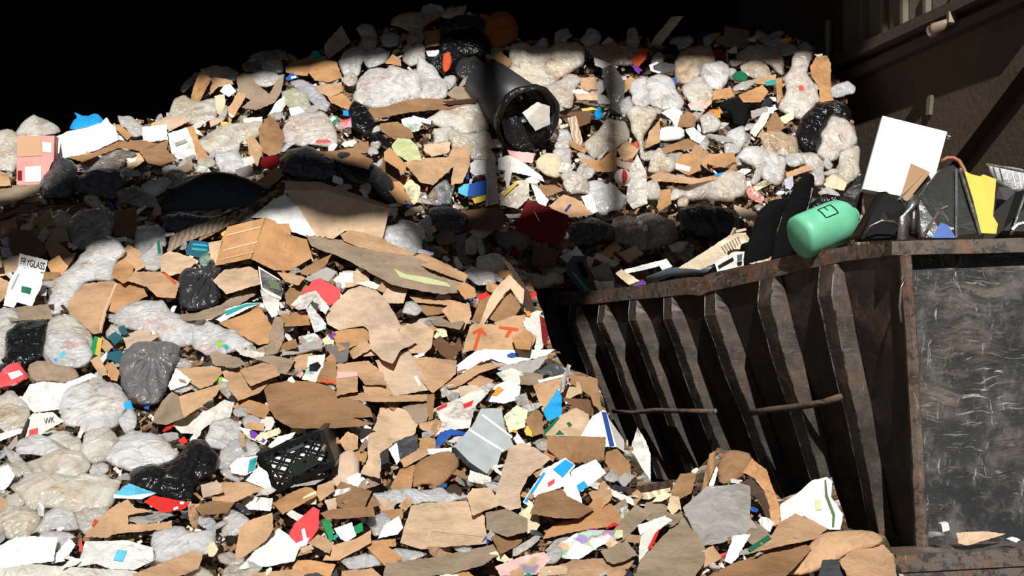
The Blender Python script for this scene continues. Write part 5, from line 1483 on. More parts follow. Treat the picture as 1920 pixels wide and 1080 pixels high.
def build_container():
    root = empty('waste_container', P(1500, 1040, 6.2))
    tag(root, 'battered black steel roll-off container with rusty rim and upright ribs', 'container')
    # side panel with dents
    V, Fc = [], []
    NS, NV = 64, 24
    for side in (0, 1):
        for i in range(NS + 1):
            for j in range(NV + 1):
                s = i / NS * (len(ST) - 1)
                v = j / NV
                o = .018 * fbm(s * 9, v * 26, 9, 3, 2) - side * .02
                V.append(wall_pt(s, v, o))
    n = (NS + 1) * (NV + 1)
    for i in range(NS):
        for j in range(NV):
            a = i * (NV + 1) + j
            q = (a, a + 1, a + NV + 2, a + NV + 1)
            Fc.append(q)
            Fc.append(tuple(n + k for k in reversed(q)))
    fix_normals(link('side_panel', V, Fc, 'container_paint', None, root, smooth=True))
    # ribs: bent channel sections standing out of the wall
    for k, s in enumerate((1, 2, 3, 4, 5, 6, 7, 7.75)):
        V, Fc = [], []
        N = 26
        rnd = random.Random(40 + k)
        w = .040
        dep = .075
        for j in range(N + 1):
            v = .015 + j / N * .985
            de = dep * min(1, .12 + v * 7)
            wob = .016 * fbm(v * 30, k * 20, 7, 5 + k, 2)
            de += .02 * fbm(v * 30, k * 33, 9, 15 + k, 2)
            ds = .10
            def at(ss, o):
                return wall_pt(min(max(s + ss, 0), 7.99), v, o) + Vector((wob * .4, -wob, 0))
            A, B_, C_, D_ = at(.17, 0.0), at(.115, de), at(-.13, de), at(-.19, 0.0)
            e1 = .009 + .010 * abs(fbm(v * 40, k * 7, 4, 3 + k, 2))
            V += [A, B_ + (A - B_).normalized() * e1, B_, B_ + (C_ - B_).normalized() * e1, C_ + (B_ - C_).normalized() * e1, C_, D_]
        for j in range(N):
            for q in range(6):
                a = j * 7 + q
                Fc.append((a, a + 1, a + 8, a + 7))
        Fc.append(tuple(range(7)))
        Fc.append(tuple(N * 7 + q for q in reversed(range(7))))
        ro = fix_normals(link('rib', V, Fc, 'rib_paint', None, root))
        ro.data.materials.append(M['worn_edge'])
        for pi, pl in enumerate(ro.data.polygons):
            if pi < N * 6 and pi % 6 in (1, 2, 4):
                pl.material_index = 1
    # rim beam
    V, Fc = [], []
    N = 60
    for i in range(N + 1):
        x = 1690 + (1005 - 1690) * i / N
        d = wd(x) - .03
        jog = 2.0 * fbm(x, 0, 60, 3, 3) + (5 * math.exp(-((x - 1312) / 10) ** 2)) - 4 * math.exp(-((x - 1080) / 9) ** 2)
        y0, y1 = rimy(x, 1) + jog, rimy(x, 2) + jog * .8
        a = P(x, y0, d); b = P(x, y1, d)
        inn = Vector((.115, .03, 0))
        V += [a, b, b + inn, a + inn]
    for i in range(N):
        for q in range(4):
            a = i * 4 + q; b = i * 4 + (q + 1) % 4
            Fc.append((a, b, b + 4, a + 4))
    Fc += [(3, 2, 1, 0), tuple(N * 4 + q for q in range(4))]
    r = fix_normals(link('side_rim', V, Fc, 'rusty_rim', None, root))
    r['label'] = 'dented rusty rim along the ribbed side'
    # front panel
    V, Fc = [], []
    NX, NY = 40, 40
    for side in (0, 1):
        for i in range(NX + 1):
            for j in range(NY + 1):
                u = i / NX; v = j / NY
                x0 = 1692 + 38 * v
                x = x0 + (2250 - x0) * u
                y0 = 470 - 14 * u
                y1 = 1035 - 14 * u
                q = P(x, y0 + (y1 - y0) * v, 5.5 + .012 * fbm(u * 30, v * 30, 9, 8, 2) - .03 * u + side * .02)
                V.append(q)
    n = (NX + 1) * (NY + 1)
    for i in range(NX):
        for j in range(NY):
            a = i * (NY + 1) + j
            q = (a, a + 1, a + NY + 2, a + NY + 1)
            Fc.append(q)
            Fc.append(tuple(n + k for k in reversed(q)))
    f = fix_normals(link('front_panel', V, Fc, 'container_front_paint', None, root, smooth=True))
    f['label'] = 'black front plate covered in white scratches'
    # front rim
    V, Fc = [], []
    N = 40
    for i in range(N + 1):
        x = 1672 + (2260 - 1672) * i / N
        jog = 1.6 * fbm(x, 5, 40, 3, 3)
        y0 = 452 - 14 * (i / N) + jog; y1 = 478 - 12 * (i / N) + jog
        a = P(x, y0, 5.42); b = P(x, y1, 5.42)
        inn = Vector((0, .11, 0))
        V += [a, b, b + inn, a + inn]
    for i in range(N):
        for q in range(4):
            a = i * 4 + q; b = i * 4 + (q + 1) % 4
            Fc.append((a, b, b + 4, a + 4))
    Fc += [(3, 2, 1, 0), tuple(N * 4 + q for q in range(4))]
    r = fix_normals(link('front_rim', V, Fc, 'rusty_rim', None, root))
    r['label'] = 'rust-streaked rim of the front plate'
    # corner post, bent
    V, Fc = [], []
    path = [P(1698 + 33 * v + 5 * fbm(v * 20, 2, 5, 4, 2), 470 + 572 * v, 5.44) for v in [k / 24 for k in range(25)]]
    tube(V, Fc, path, [.028 + .007 * fbm(k * 3, 1, 5, 8, 2) for k in range(25)], 7)
    link('corner_post', V, Fc, 'rusty_rim', None, root)
    # lower skid beam and ledge
    V, Fc = [], []
    bar(V, Fc, P(1668, 1050, 5.36), P(2260, 1018, 5.36), .20, .07)
    fix_normals(link('ledge', V, Fc, 'rusty_rim', None, root))
    V, Fc = [], []
    bar(V, Fc, P(1690, 1072, 5.30), P(2260, 1052, 5.30), .06, .075)
    fix_normals(link('skid_beam', V, Fc, 'rusty_rim', None, root))
    for x in (1900, 2150):
        V, Fc = [], []
        p = P(x, 1060, 5.9)
        bar(V, Fc, p, Vector((p.x, p.y, 0)), .12)
        link('runner_leg', V, Fc, 'container_paint', None, root)
    # far walls of the box, mostly hidden
    V, Fc = [], []
    tr = P(2250, 456, 5.47); br = P(2250, 1021, 5.47)
    dirv = wall_pt(8, 0) - wall_pt(0, 0)
    fl, fb = wall_pt(8, .02), wall_pt(8, 1)
    Vq = [fl, fb, br + dirv, tr + dirv, tr, br]
    V = list(Vq)
    Fc = [(0, 1, 2, 3), (3, 2, 5, 4)]
    link('far_wall', V, Fc, 'container_paint', None, root)
    # rods welded across the ribs
    for name, pp, r in (('tie_rod', [(1150, 771), (1185, 774), (1230, 769), (1290, 771), (1342, 771)], .014), ('tie_rod', [(1403, 775), (1440, 769), (1500, 762), (1540, 756), (1584, 741)], .017)):
        V, Fc = [], []
        path = []
        for x, y in pp:
            # depth of the rib faces near this column
            dd = wd(x - 70) - .17
            path.append(P(x, y, dd))
        tube(V, Fc, path, r, 8)
        link(name, V, Fc, 'rusty_rim', None, root, smooth=True)
    # bent wire at the corner
    V, Fc = [], []
    tube(V, Fc, [P(1698, 520, 5.40), P(1690, 540, 5.39), P(1687, 575, 5.39), P(1690, 605, 5.40)], .006, 6)
    link('cable_end', V, Fc, 'metal', 'gry', root, smooth=True)


build_container()
LAND.append((1500, 620, 'ribbed container side'))


# ------------------------------------------------------------------ container load
def dcon(x, up=0.0):
    return wd(max(1005, min(x, 1690))) + .32 + up


def build_load():
    # tangled dark rubble the visible pieces lie on
    V, Fc = [], []
    NX, NY = 70, 14
    for i in range(NX + 1):
        for j in range(NY + 1):
            x = 1015 + (2200 - 1015) * i / NX
            v = j / NY
            d = dcon(x) - .12 + v * 1.7
            yr = rimy(x, 1) if x < 1690 else 452
            zr = EYE - (yr - HOR) * (d - v * 1.7) / F
            z = zr - .06 + .05 * v + .10 * fbm(x, j * 30, 60, 3, 3) * (0.3 + v)
            q = P(x, 500, d)
            V.append(Vector((q.x, q.y, z)))
    for i in range(NX):
        for j in range(NY):
            a = i * (NY + 1) + j
            Fc.append((a, a + 1, a + NY + 2, a + NY + 1))
    o = link('load_rubble', V, Fc, 'core')
    tag(o, 'dark mixed rubble filling the container under the scrap', 'rubble', kind='stuff')

    K = dict(rest=False, cover=False, srf='up', t=0.0)

    def S(name, label, cat, mat, col, p, dd, subs=(), **k):
        poly = pts(p)
        cx = sum(q[0] for q in poly) / len(poly)
        kk = dict(K); kk.update(k)
        o = sheet(name, poly, mat, col, d=dcon(cx) + dd, **kk)
        tag(o, label, cat)
        for a, b, c in subs:
            decal(o, a, b, pts(c))
        I, J, _ = cells(poly)
        COVER[J, I] = True
        return o

    def B(name, label, cat, mat, col, p, dd, **k):
        poly = pts(p)
        cx = sum(q[0] for q in poly) / len(poly)
        kk = dict(K); kk.update(k)
        o = bagmesh(name, poly, mat, col, d=dcon(cx) + dd, **kk)
        tag(o, label, cat)
        I, J, _ = cells(poly)
        COVER[J, I] = True
        return o

    # scrap along the low end of the rim
    S('plastic_flap', 'ragged black plastic flap at the far low end of the container rim', 'plastic', 'plast', 'blk', '1011,552 1010,531 1025,542 1057,526 1078,545 1076,556', -.05)
    r = S('printer_case', 'grey slanted printer case near the far end of the container', 'printer', 'plast', 'sla', '1056,503 1074,480 1096,480 1112,528 1124,550 1097,552 1075,530', .1, [('pale_edge', 'cya', '1070,508 1078,512 1108,546 1098,547'), ('dark_slot', 'blk', '1080,492 1092,490 1104,518 1096,524')], th=.08, gx=.002)
    S('foam_piece', 'broken white foam corner on top of the grey printer case', 'foam', 'paper', 'whi', '1049,481 1072,470 1080,460 1096,480 1090,484 1078,482 1067,497', .04, th=.05)
    S('metal_grille', 'dark grey mesh panel right of the grey printer case', 'panel', 'metal', 'grd', '1106,504 1141,491 1154,528 1140,533 1117,526', .22, th=.02)
    S('foam_piece', 'white crumbled foam bits below the dark grey mesh panel', 'foam', 'paper', 'whi', '1112,524 1126,528 1150,526 1152,545 1122,548', .05, th=.03, cr=.3)
    V, Fc = [], []
    tube(V, Fc, [P(1152, 474, dcon(1165) + .35), P(1182, 500, dcon(1165) + .2)], .012)
    tag(link('steel_rod', V, Fc, 'ink', 'mar'), 'thin red rod left of the white L-shaped frame', 'rod')
    S('window_frame', 'white L-shaped frame lying on the container load', 'frame', 'plast', 'whi', '1170,506 1250,485 1261,500 1243,508 1237,499 1176,513', .12, th=.03)
    S('plastic_block', 'white plastic block with cream side below the white L-shaped frame', 'block', 'plast', 'beg', '1154,513 1165,504 1206,531 1185,540', -.02, th=.06)
    S('plastic_strip', 'small purple plastic strip over the container rim', 'strip', 'plast', 'pur', '1184,538 1203,524 1210,528 1212,536 1190,542', -.09)
    V, Fc = [], []
    tube(V, Fc, [P(1216, 526, dcon(1280) + .25), P(1255, 510, dcon(1280) + .12), P(1305, 506, dcon(1280)), P(1346, 506, dcon(1280) - .1)], .026, 10)
    tag(link('plastic_pipe', V, Fc, 'plast', 'sla', smooth=True), 'slate grey plastic pipe in front of the cream ribbed piece', 'pipe')
    # cream ribbed plastic piece
    o = S('plastic_grille', 'cream ribbed plastic piece pointing up beside the black chairs', 'grille', 'plast', 'beg', '1272,502 1320,472 1372,438 1398,436 1406,452 1390,458 1386,476 1345,492 1312,506', .12, th=.025, gx=-.0006)
    for k in range(7):
        decal(o, 'slot', 'brg', [(1352 + k * 5, 462 - k * 3), (1354 + k * 5, 461 - k * 3), (1362 + k * 4.6, 474 - k * 3), (1360 + k * 4.6, 475 - k * 3)])
    V, Fc = [], []
    for a, b in (((1372, 440), (1378, 428)), ((1380, 434), (1399, 430)), ((1396, 440), (1405, 452))):
        bar(V, Fc, P(a[0], a[1], dcon(1380) + .1), P(b[0], b[1], dcon(1380) + .08), .014)
    link('broken_prong', V, Fc, 'plast', 'beg', o)
    S('circuit_chassis', 'white metal chassis with dark slots in front of the cream piece', 'chassis', 'plast', 'whi', '1340,492 1377,472 1396,471 1394,504 1346,516', -.06, [('dark_slot', 'blk', '1346,498 1374,482 1376,488 1348,504'), ('dark_slot', 'sla', '1382,478 1392,476 1391,486 1383,490'), ('dark_slot', 'blk', '1382,492 1391,489 1391,496 1383,498')], th=.05)
    S('wooden_splinter', 'pale splintered strip on the rim under the black chairs', 'splinter', 'wood', 'beg', '1404,494 1440,485 1449,478 1448,486 1420,497', -.12, th=.015)

    # two black chair backs
    def chair(label, p, dd, gx, brk=None):
        poly = pts(p)
        xs = [q[0] for q in poly]; ys = [q[1] for q in poly]
        cx = sum(xs) / len(xs)
        root = empty('office_chair', P(cx, max(ys), dcon(cx) + dd))
        tag(root, label, 'chair')
        bagmesh('backrest', poly, 'cloth', (20, 20, 22), b=.5, wr=.012, d=dcon(cx) + dd, gx=gx, t=0, srf='up', rest=False, parent=root)
        I, J, _ = cells(poly); COVER[J, I] = True
        V, Fc = [], []
        for a, b in brk:
            bar(V, Fc, P(a[0], a[1], dcon(cx) + dd + .03), P(b[0], b[1], dcon(cx) + dd + .03), .022, .012)
        link('back_bracket', V, Fc, 'metal', 'sil', root)
        return root
    chair('lower black office chair back leaning in the container, behind the taller one', '1392,492 1405,446 1420,402 1440,378 1467,371 1480,380 1456,430 1448,478 1440,500 1410,506', .28, .0012, [((1470, 392), (1462, 440))])
    chair('taller black office chair back standing in the container left of the green tank', '1444,484 1462,420 1477,372 1495,340 1512,324 1526,327 1528,342 1521,380 1503,410 1492,435 1488,480 1460,494', .12, .0012, [((1521, 352), (1507, 402)), ((1507, 402), (1502, 430))])
    LAND.append((1500, 400, 'taller black chair back'))
    B('black_trash_bag', 'black plastic lumps behind the taller chair back', 'bag', 'bag', 'blk', '1515,385 1545,362 1585,368 1600,390 1560,405 1520,412', .7, b=.5)
    S('plastic_housing', 'tall black plastic housing behind the green tank', 'housing', 'plast', 'blk', '1576,372 1616,324 1622,330 1614,402 1590,400', .75, th=.08)

    # green tank
    a = P(1497, 447, 6.05); b = P(1600, 404, 6.15)
    ax = (b - a)
    L = ax.length
    root = empty('plastic_tank', a - Vector((0, 0, .1)))
    tag(root, 'mint green plastic tank with rounded shoulder lying on the container rim', 'tank')
    V, Fc = [], []
    R = .108
    lathe(V, Fc, a, ax, [(0.001, 0), (R * .8, .0), (R * .97, .012), (R, .04), (R, L * .62), (R * .99, L * .70), (R * .93, L * .80), (R * .78, L * .89), (R * .55, L * .95), (R * .40, L * .965), (R * .36, L * 1.03), (R * .30, L * 1.04), (.001, L * 1.04)], 36)
    t = link('tank_body', V, Fc, 'plast', 'mint', root, smooth=True)
    fix_normals(t)
    V, Fc = [], []
    axn = ax.normalized()
    side = axn.cross(Vector((0, -1, 0))).normalized()
    # grip ridge on the near side
    q0 = a + axn * (L * .55) + Vector((0, -R * .86, -R * .52))
    q1 = a + axn * (L * .98) + Vector((0, -R * .45, -R * .25))
    tube(V, Fc, [q0, (q0 + q1) / 2 + Vector((0, -.012, .006)), q1], [.006, .02, .012], 8)
    link('grip_ridge', V, Fc, 'plast', 'mint', root, smooth=True)
    V, Fc = [], []
    # square label outline on the upper near side
    def onb(u, ang):
        r = Vector((0, -math.cos(ang), math.sin(ang)))
        r = (r - axn * r.dot(axn)).normalized()
        return a + axn * (L * u) + r * (R + .0015)
    cs = [(.36, math.radians(62)), (.58, math.radians(62)), (.58, math.radians(24)), (.36, math.radians(24))]
    for k in range(4):
        u0, a0 = cs[k]; u1, a1 = cs[(k + 1) % 4]
        for m in range(4):
            f0, f1 = m / 4, (m + 1) / 4
            bar(V, Fc, onb(u0 + (u1 - u0) * f0, a0 + (a1 - a0) * f0), onb(u0 + (u1 - u0) * f1, a0 + (a1 - a0) * f1), .006, .003)
    bar(V, Fc, onb(.47, math.radians(60)), onb(.47, math.radians(44)), .004, .003)
    link('printed_label', V, Fc, 'ink', 'blk', root)
    I, J, _ = cells(pts('1490,432 1497,420 1560,390 1580,385 1602,400 1600,422 1577,457 1500,472'))
    COVER[J, I] = True
    LAND.append((1548, 430, 'mint green tank'))

    def quad_thick(name, p4, d4, th, mat, col, parent=None):
        v = [P(x, y, d) for (x, y), d in zip(p4, d4)]
        n = (v[1] - v[0]).cross(v[3] - v[0]).normalized()
        if n.y < 0:
            n = -n
        k = len(v)
        V = v + [q + n * th for q in v]
        Fc = [tuple(range(k)), tuple(range(2 * k - 1, k - 1, -1))] + [(i, i + k, (i + 1) % k + k, (i + 1) % k) for i in range(k)]
        return fix_normals(link(name, V, Fc, mat, col, parent))
    # white square panel
    root = empty('whiteboard', P(1690, 368, 6.3))
    tag(root, 'big white square panel tilted upright above the container load', 'panel')
    quad_thick('board', pts('1655,217 1776,247 1741,377 1617,354'), [6.45, 6.45, 6.2, 6.2], .025, 'ink', 'whi', root)
    V, Fc = [], []
    tube(V, Fc, [P(1775, 252, 6.44), P(1781, 256, 6.44), P(1777, 262, 6.44)], .008, 6)
    link('corner_hook', V, Fc, 'metal', 'sil', root)
    LAND.append((1690, 300, 'white square panel'))
    # steel duct lying against it
    root = empty('steel_duct', P(1695, 380, 6.1))
    tag(root, 'bent rusty steel duct leaning on the white square panel', 'duct')
    quad_thick('duct_face', pts('1691,362 1708,306 1738,320 1694,374'), [6.05, 6.12, 6.15, 6.0], .02, 'ink', (186, 150, 118), root)
    quad_thick('duct_side', pts('1688,374 1738,320 1746,337 1696,386'), [6.0, 6.15, 6.22, 6.02], .02, 'metal', 'sil', root)
    # black open housing
    root = empty('metal_housing', P(1640, 446, 5.85))
    tag(root, 'black open metal housing between green tank and silver pipe', 'housing')
    quad_thick('front_plate', pts('1645,360 1662,359 1697,386 1690,444 1604,449'), [6.0, 6.02, 6.0, 5.85, 5.85], .02, 'plast', 'blk', root)
    quad_thick('side_plate', pts('1594,446 1645,360 1640,385 1612,440'), [5.84, 5.99, 5.97, 5.83], .02, 'metal', (86, 70, 60), root)
    V, Fc = [], []
    tube(V, Fc, [P(1622, 442, 5.8), P(1632, 424, 5.79), P(1652, 414, 5.79), P(1676, 416, 5.79), P(1692, 430, 5.8)], .008, 8)
    link('handle_loop', V, Fc, 'metal', 'grd', root, smooth=True)
    # silver pipes
    V, Fc = [], []
    tube(V, Fc, [P(1692, 452, 5.66), P(1696, 410, 5.68), P(1706, 384, 5.7), P(1716, 374, 5.75)], .024, 12)
    tag(link('steel_pipe', V, Fc, 'metal', 'sil', smooth=True), 'short silver bent pipe standing at the container corner', 'pipe')
    V, Fc = [], []
    tube(V, Fc, [P(1712, 436, 5.68), P(1717, 400, 5.7), P(1718, 378, 5.74)], .016, 12)
    tag(link('steel_pipe', V, Fc, 'metal', 'grd', smooth=True), 'thinner grey pipe beside the silver bent pipe', 'pipe')
    # triangular steel hood
    root = empty('steel_hood', P(1780, 440, 5.8))
    tag(root, 'triangular dented steel hood with a thin frame behind the front rim', 'hood')
    quad_thick('hood_plate', pts('1716,400 1722,370 1762,318 1787,309 1798,318 1818,380 1838,438 1770,442 1728,446'), [5.8, 5.85, 6.0, 6.05, 6.05, 5.9, 5.75, 5.75, 5.75], .015, 'metal', (120, 122, 122), root)
    for p in ([(1793, 318), (1793, 446)], [(1800, 316), (1838, 440)], [(1729, 446), (1762, 394), (1776, 387)]):
        V, Fc = [], []
        tube(V, Fc, [P(x, y, 5.72 + (446 - y) * .0022) for x, y in p], .007, 6)
        link('frame_rod', V, Fc, 'rusty_rim' if len(p) == 3 else 'metal', 'sil', root)
    V, Fc = [], []
    tube(V, Fc, [P(1766, 302, 6.1), P(1776, 296, 6.1), P(1788, 296, 6.1), P(1799, 302, 6.08), P(1808, 318, 6.04), P(1812, 330, 6.0)], .009, 7)
    link('wire_hoop', V, Fc, 'ink', (176, 120, 92), root, smooth=True)
    LAND.append((1780, 380, 'triangular steel hood'))
    quad_thick0 = quad_thick('plastic_crate', pts('1747,446 1764,417 1778,422 1792,446'), [5.66, 5.7, 5.7, 5.66], .08, 'plast', (92, 122, 190))
    tag(quad_thick0, 'small blue plastic corner in front of the triangular steel hood', 'plastic')
    o = quad_thick('foam_sheet', pts('1808,320 1822,327 1840,331 1844,327 1868,336 1862,405 1871,420 1868,438 1840,437 1826,380'), [5.95, 5.95, 5.95, 5.95, 5.95, 5.8, 5.77, 5.72, 5.72, 5.85], .03, 'ink', 'yel')
    tag(o, 'torn yellow foam sheet right of the triangular steel hood', 'foam')
    # right end: pale basket and black boxes
    root = empty('wire_basket', P(1890, 360, 6.1))
    tag(root, 'pale wire basket with a white liner at the right edge above the rim', 'basket')
    bagmesh('liner', pts('1849,308 1880,312 1935,326 1940,366 1890,352 1866,336'), 'clear', 'cl', b=.5, d=6.1, t=0, srf='up', rest=False, parent=root)
    V, Fc = [], []
    for k in range(7):
        tube(V, Fc, [P(1862 + k * 12, 314 + k * 2.5, 5.98), P(1868 + k * 12, 334 + k * 5, 5.95)], .004, 5)
    tube(V, Fc, [P(1850, 308, 6.0), P(1940, 326, 5.98)], .006, 5)
    link('wire_grid', V, Fc, 'metal', 'sil', root)
    tag(quad_thick('equipment_box', pts('1880,432 1904,360 1960,350 1960,436'), [5.9, 5.95, 6.0, 5.9], .3, 'plast', 'blk'), 'black equipment box at the right edge behind the front rim', 'box')
    tag(quad_thick('equipment_box', pts('1866,392 1872,350 1906,352 1896,400 1884,436 1868,436'), [6.25, 6.3, 6.3, 6.25, 6.2, 6.2], .2, 'plast', 'bkg'), 'dark grey box behind the yellow foam sheet', 'box')
    V, Fc = [], []
    tube(V, Fc, [P(1896, 440, 5.75), P(1922, 364, 5.8)], .006, 6)
    tag(link('steel_rod', V, Fc, 'metal', 'sil'), 'thin leaning silver rod at the right edge', 'rod')
    V, Fc = [], []
    tube(V, Fc, [P(1898, 432, 5.7), P(1908, 422, 5.7), P(1925, 418, 5.7)], .012, 7)
    tag(link('bent_metal_bar', V, Fc, 'metal', 'sil'), 'curved shiny handle just above the front rim at the right edge', 'metal')
    # litter on the ledge at the container foot
    o = quad_thick('paper_cube', pts('1765,983 1778,980 1781,994 1768,998'), [5.28] * 4, .04, 'ink', 'whi')
    tag(o, 'small white block on the ledge at the foot of the front plate', 'block')
    o = sheet('paper_sheet', pts('1793,999 1844,996 1886,1001 1844,1014 1815,1023 1797,1019'), 'paper', 'tal', d=5.27, t=0, gy=-.003, srf='up', rest=False, cr=.15)
    tag(o, 'tan torn paper lying on the ledge at the foot of the front plate', 'paper')
    o = sheet('paper_sheet', pts('1886,1010 1898,1006 1914,1012 1906,1017'), 'paper', 'whi', d=5.27, t=0, gy=-.003, srf='up', rest=False, cr=.15)
    tag(o, 'little white scrap on the ledge near the right edge', 'paper')
    # coverage below the rim: nothing else grows there
    I, J, _ = cells(pts('1005,545 1180,530 1310,510 1420,490 1600,455 1700,440 1930,430 1930,1090 1690,1090 1590,990 1460,935 1340,845 1220,900 1136,770 1035,650'))
    COVER[J, I] = True


# ------------------------------------------------------------------ tipped bin, ball and crate on the heap
def build_bin():
    m = P(992, 228, 0)
    dep = float(DUP([(985, 250)])[0]) - .22
    mouth = P(992, 226, dep)
    axis = Vector((.36, -.66, -.42)).normalized()
    rear = mouth - axis * .78
    root = empty('waste_bin', mouth - Vector((0, 0, .26)))
    tag(root, 'tipped dark grey round waste bin with its mouth open towards the camera', 'bin')
    V, Fc = [], []
    R = .245
    lathe(V, Fc, rear, axis, [(.001, 0), (R * .82, 0), (R * .86, .02), (R * .98, .74), (R * .93, .74), (R * .70, .04), (.001, .03)], 40)
    fix_normals(link('bin_body', V, Fc, 'plast', (66, 66, 69), root, smooth=True))
    V, Fc = [], []
    lathe(V, Fc, rear, axis, [(R * .95, .72), (R * 1.06, .725), (R * 1.07, .76), (R * 1.0, .78), (R * .92, .77), (R * .92, .72)], 40)
    V = [q + (q - rear - axis * (q - rear).dot(axis)) * (.07 * fbm(q.x * 100, q.z * 100, 14, 6, 3, True)) for q in V]
    fix_normals(link('liner_fold', V, Fc, 'bag', (38, 38, 41), root, smooth=True))
    # liner bag sagging out of the mouth
    V, Fc = [], []
    up = Vector((0, 0, 1)); s = axis.cross(up).normalized(); u = s.cross(axis)
    N, K = 40, 12
    for i in range(K + 1):
        r = R * .93 * i / K
        for k in range(N):
            an = 2 * math.pi * k / N
            x, y = math.cos(an) * r, math.sin(an) * r
            q = y / R
            h = .76 - .26 * max(0, q + .25) * (1 - .3 * i / K) + .05 * max(0, -q) + .035 * fbm(x * 100, y * 100, 11, 4, 3, True)
            V.append(rear + axis * h + s * x + u * y)
    for i in range(K):
        for k in range(N):
            a = i * N + k; b = i * N + (k + 1) % N
            Fc.append((a, b, b + N, a + N))
    fix_normals(link('liner_bag', V, Fc, 'bag', (34, 34, 37), root, smooth=True))
    I, J, xy = cells(pts('895,120 915,112 932,140 982,162 1030,178 1054,215 1054,255 1030,280 990,288 950,275 927,240 912,237 905,212'))
    BUF[J, I] = np.minimum(BUF[J, I], dep - .05)
    COVER[J, I] = True
    o = sheet('foam_sheet', pts('979,211 1007,191 1031,199 1031,233 1004,246'), 'paper', 'whg', d=dep - .10, t=0, gx=-.0003, rest=False, cr=.03, th=.015, srf='up')
    tag(o, 'white foam square lying in the mouth of the tipped bin', 'foam')
    LAND.append((985, 235, 'tipped bin'))
    # ball
    c = P(1167, 332, float(BUF[int((332 - BY0) // CELL), int((1167 - BX0) // CELL)]) - .05)
    V, Fc = [], []
    lathe(V, Fc, c - Vector((0, 0, .062)), (0, 0, 1), [(.062 * math.sin(math.pi * k / 12) + .0005, .062 - .062 * math.cos(math.pi * k / 12)) for k in range(13)], 20)
    o = link('play_ball', V, Fc, 'ink', 'whi', smooth=True)
    fix_normals(o)
    tag(o, 'red and white ball on the far heap', 'ball')
    for ph in (.2, 2.3, 4.4):
        V, Fc = [], []
        n = 9
        for i in range(n):
            th = math.pi * (.1 + .8 * i / (n - 1))
            for w in (-.38, -.19, 0, .19, .38):
                an = -math.pi / 2 + ph + w * math.sin(math.pi * i / (n - 1))
                V.append(c + Vector((math.sin(th) * math.cos(an), math.sin(th) * math.sin(an), math.cos(th))) * .0645)
        for i in range(n - 1):
            for w in range(4):
                a = i * 5 + w
                Fc.append((a, a + 1, a + 6, a + 5))
        link('red_gore', V, Fc, 'ink', 'red', o)
    LAND.append((1167, 332, 'red and white ball'))


def build_crate():
    poly = pts('484,856 600,808 645,842 622,874 517,922')
    I, J, xy = cells(poly)
    dep = float(np.quantile(BUF[J, I], .25)) - .06
    TL, TR, BR, BL = P(486, 855, dep + .03), P(601, 811, dep + .10), P(623, 871, dep - .02), P(517, 920, dep - .10)
    e = P(640, 842, dep + .38) - P(622, 866, dep - .01)
    root = empty('milk_crate', BL)
    tag(root, 'black lattice plastic milk crate on its side in the near heap', 'crate')

    def face(name, q, label=False, slot=False, n=9):
        V, Fc = [], []
        a, b, c, d = q
        for p, r in ((a, b), (b, c), (c, d), (d, a)):
            bar(V, Fc, p, r, .026, .02)
        f = lambda u, v: (a * (1 - u) + b * u) * (1 - v) + (d * (1 - u) + c * u) * v
        mm = n
        for k in range(-mm, mm + 1):
            for sg in (1, -1):
                # diagonal u = s, v = (s - k/mm) * sg
                ends = []
                for s in np.linspace(0, 1, 41):
                    v = (s * 1.35 - k * 1.35 / mm * 1.2) if sg > 0 else (1 - (s * 1.35 - k * 1.35 / mm * 1.2))
                    if 0 <= v <= 1:
                        ends.append((s, v))
                if len(ends) > 1:
                    bar(V, Fc, f(*ends[0]), f(*ends[-1]), .0055, .012)
        return link(name, V, Fc, 'plast', (30, 30, 32), root)
    face('front_lattice', (TL, TR, BR, BL), n=5)
    face('back_lattice', (TL + e, TR + e, BR + e, BL + e), n=3)
    face('left_lattice', (TL + e, TL, BL, BL + e), n=3)
    face('bottom_lattice', (BL, BR, BR + e, BL + e), n=3)
    face('top_lattice', (TL + e, TR + e, TR, TL), n=3)
    V = [TR, TR + e, BR + e, BR]
    n = (TR - TL).normalized() * .012
    V = V + [q + n for q in V]
    Fc = [(0, 1, 2, 3), (7, 6, 5, 4), (0, 4, 5, 1), (1, 5, 6, 2), (2, 6, 7, 3), (3, 7, 4, 0)]
    fix_normals(link('side_panel', V, Fc, 'plast', (30, 30, 32), root))
    f = lambda u, v, o=0.0: (TL * (1 - u) + TR * u) * (1 - v) + (BL * (1 - u) + BR * u) * v + Vector((0, -o, 0))

    def plate(name, c4, col):
        V = [f(u, v, .014) for u, v in c4] + [f(u, v, .004) for u, v in c4]
        return fix_normals(link(name, V, [(0, 1, 2, 3), (7, 6, 5, 4), (0, 4, 5, 1), (1, 5, 6, 2), (2, 6, 7, 3), (3, 7, 4, 0)], 'plast', col, root))
    plate('name_plate', [(.36, .52), (.80, .48), (.82, .82), (.38, .88)], (22, 26, 24))
    plate('grip_slot', [(.42, .12), (.70, .10), (.70, .20), (.42, .22)], (60, 60, 62))
    # white papers inside
    for k, (p, lab) in enumerate((('500,862 596,822 612,862 530,900', 'white paper sheets inside the milk crate'), ('500,880 560,872 580,892 522,912', 'cream paper at the bottom inside the milk crate'))):
        o = sheet('paper_sheet', pts(p), 'paper', 'whi' if k == 0 else 'cre', d=dep + .045 - k * .012, t=0, gx=-.0002, gy=-.0021, cr=.03, fold=.02, rest=False, srf='low')
        tag(o, lab, 'paper')
    BUF[J, I] = np.minimum(BUF[J, I], dep - .06)
    COVER[J, I] = True
    LAND.append((560, 862, 'black milk crate'))


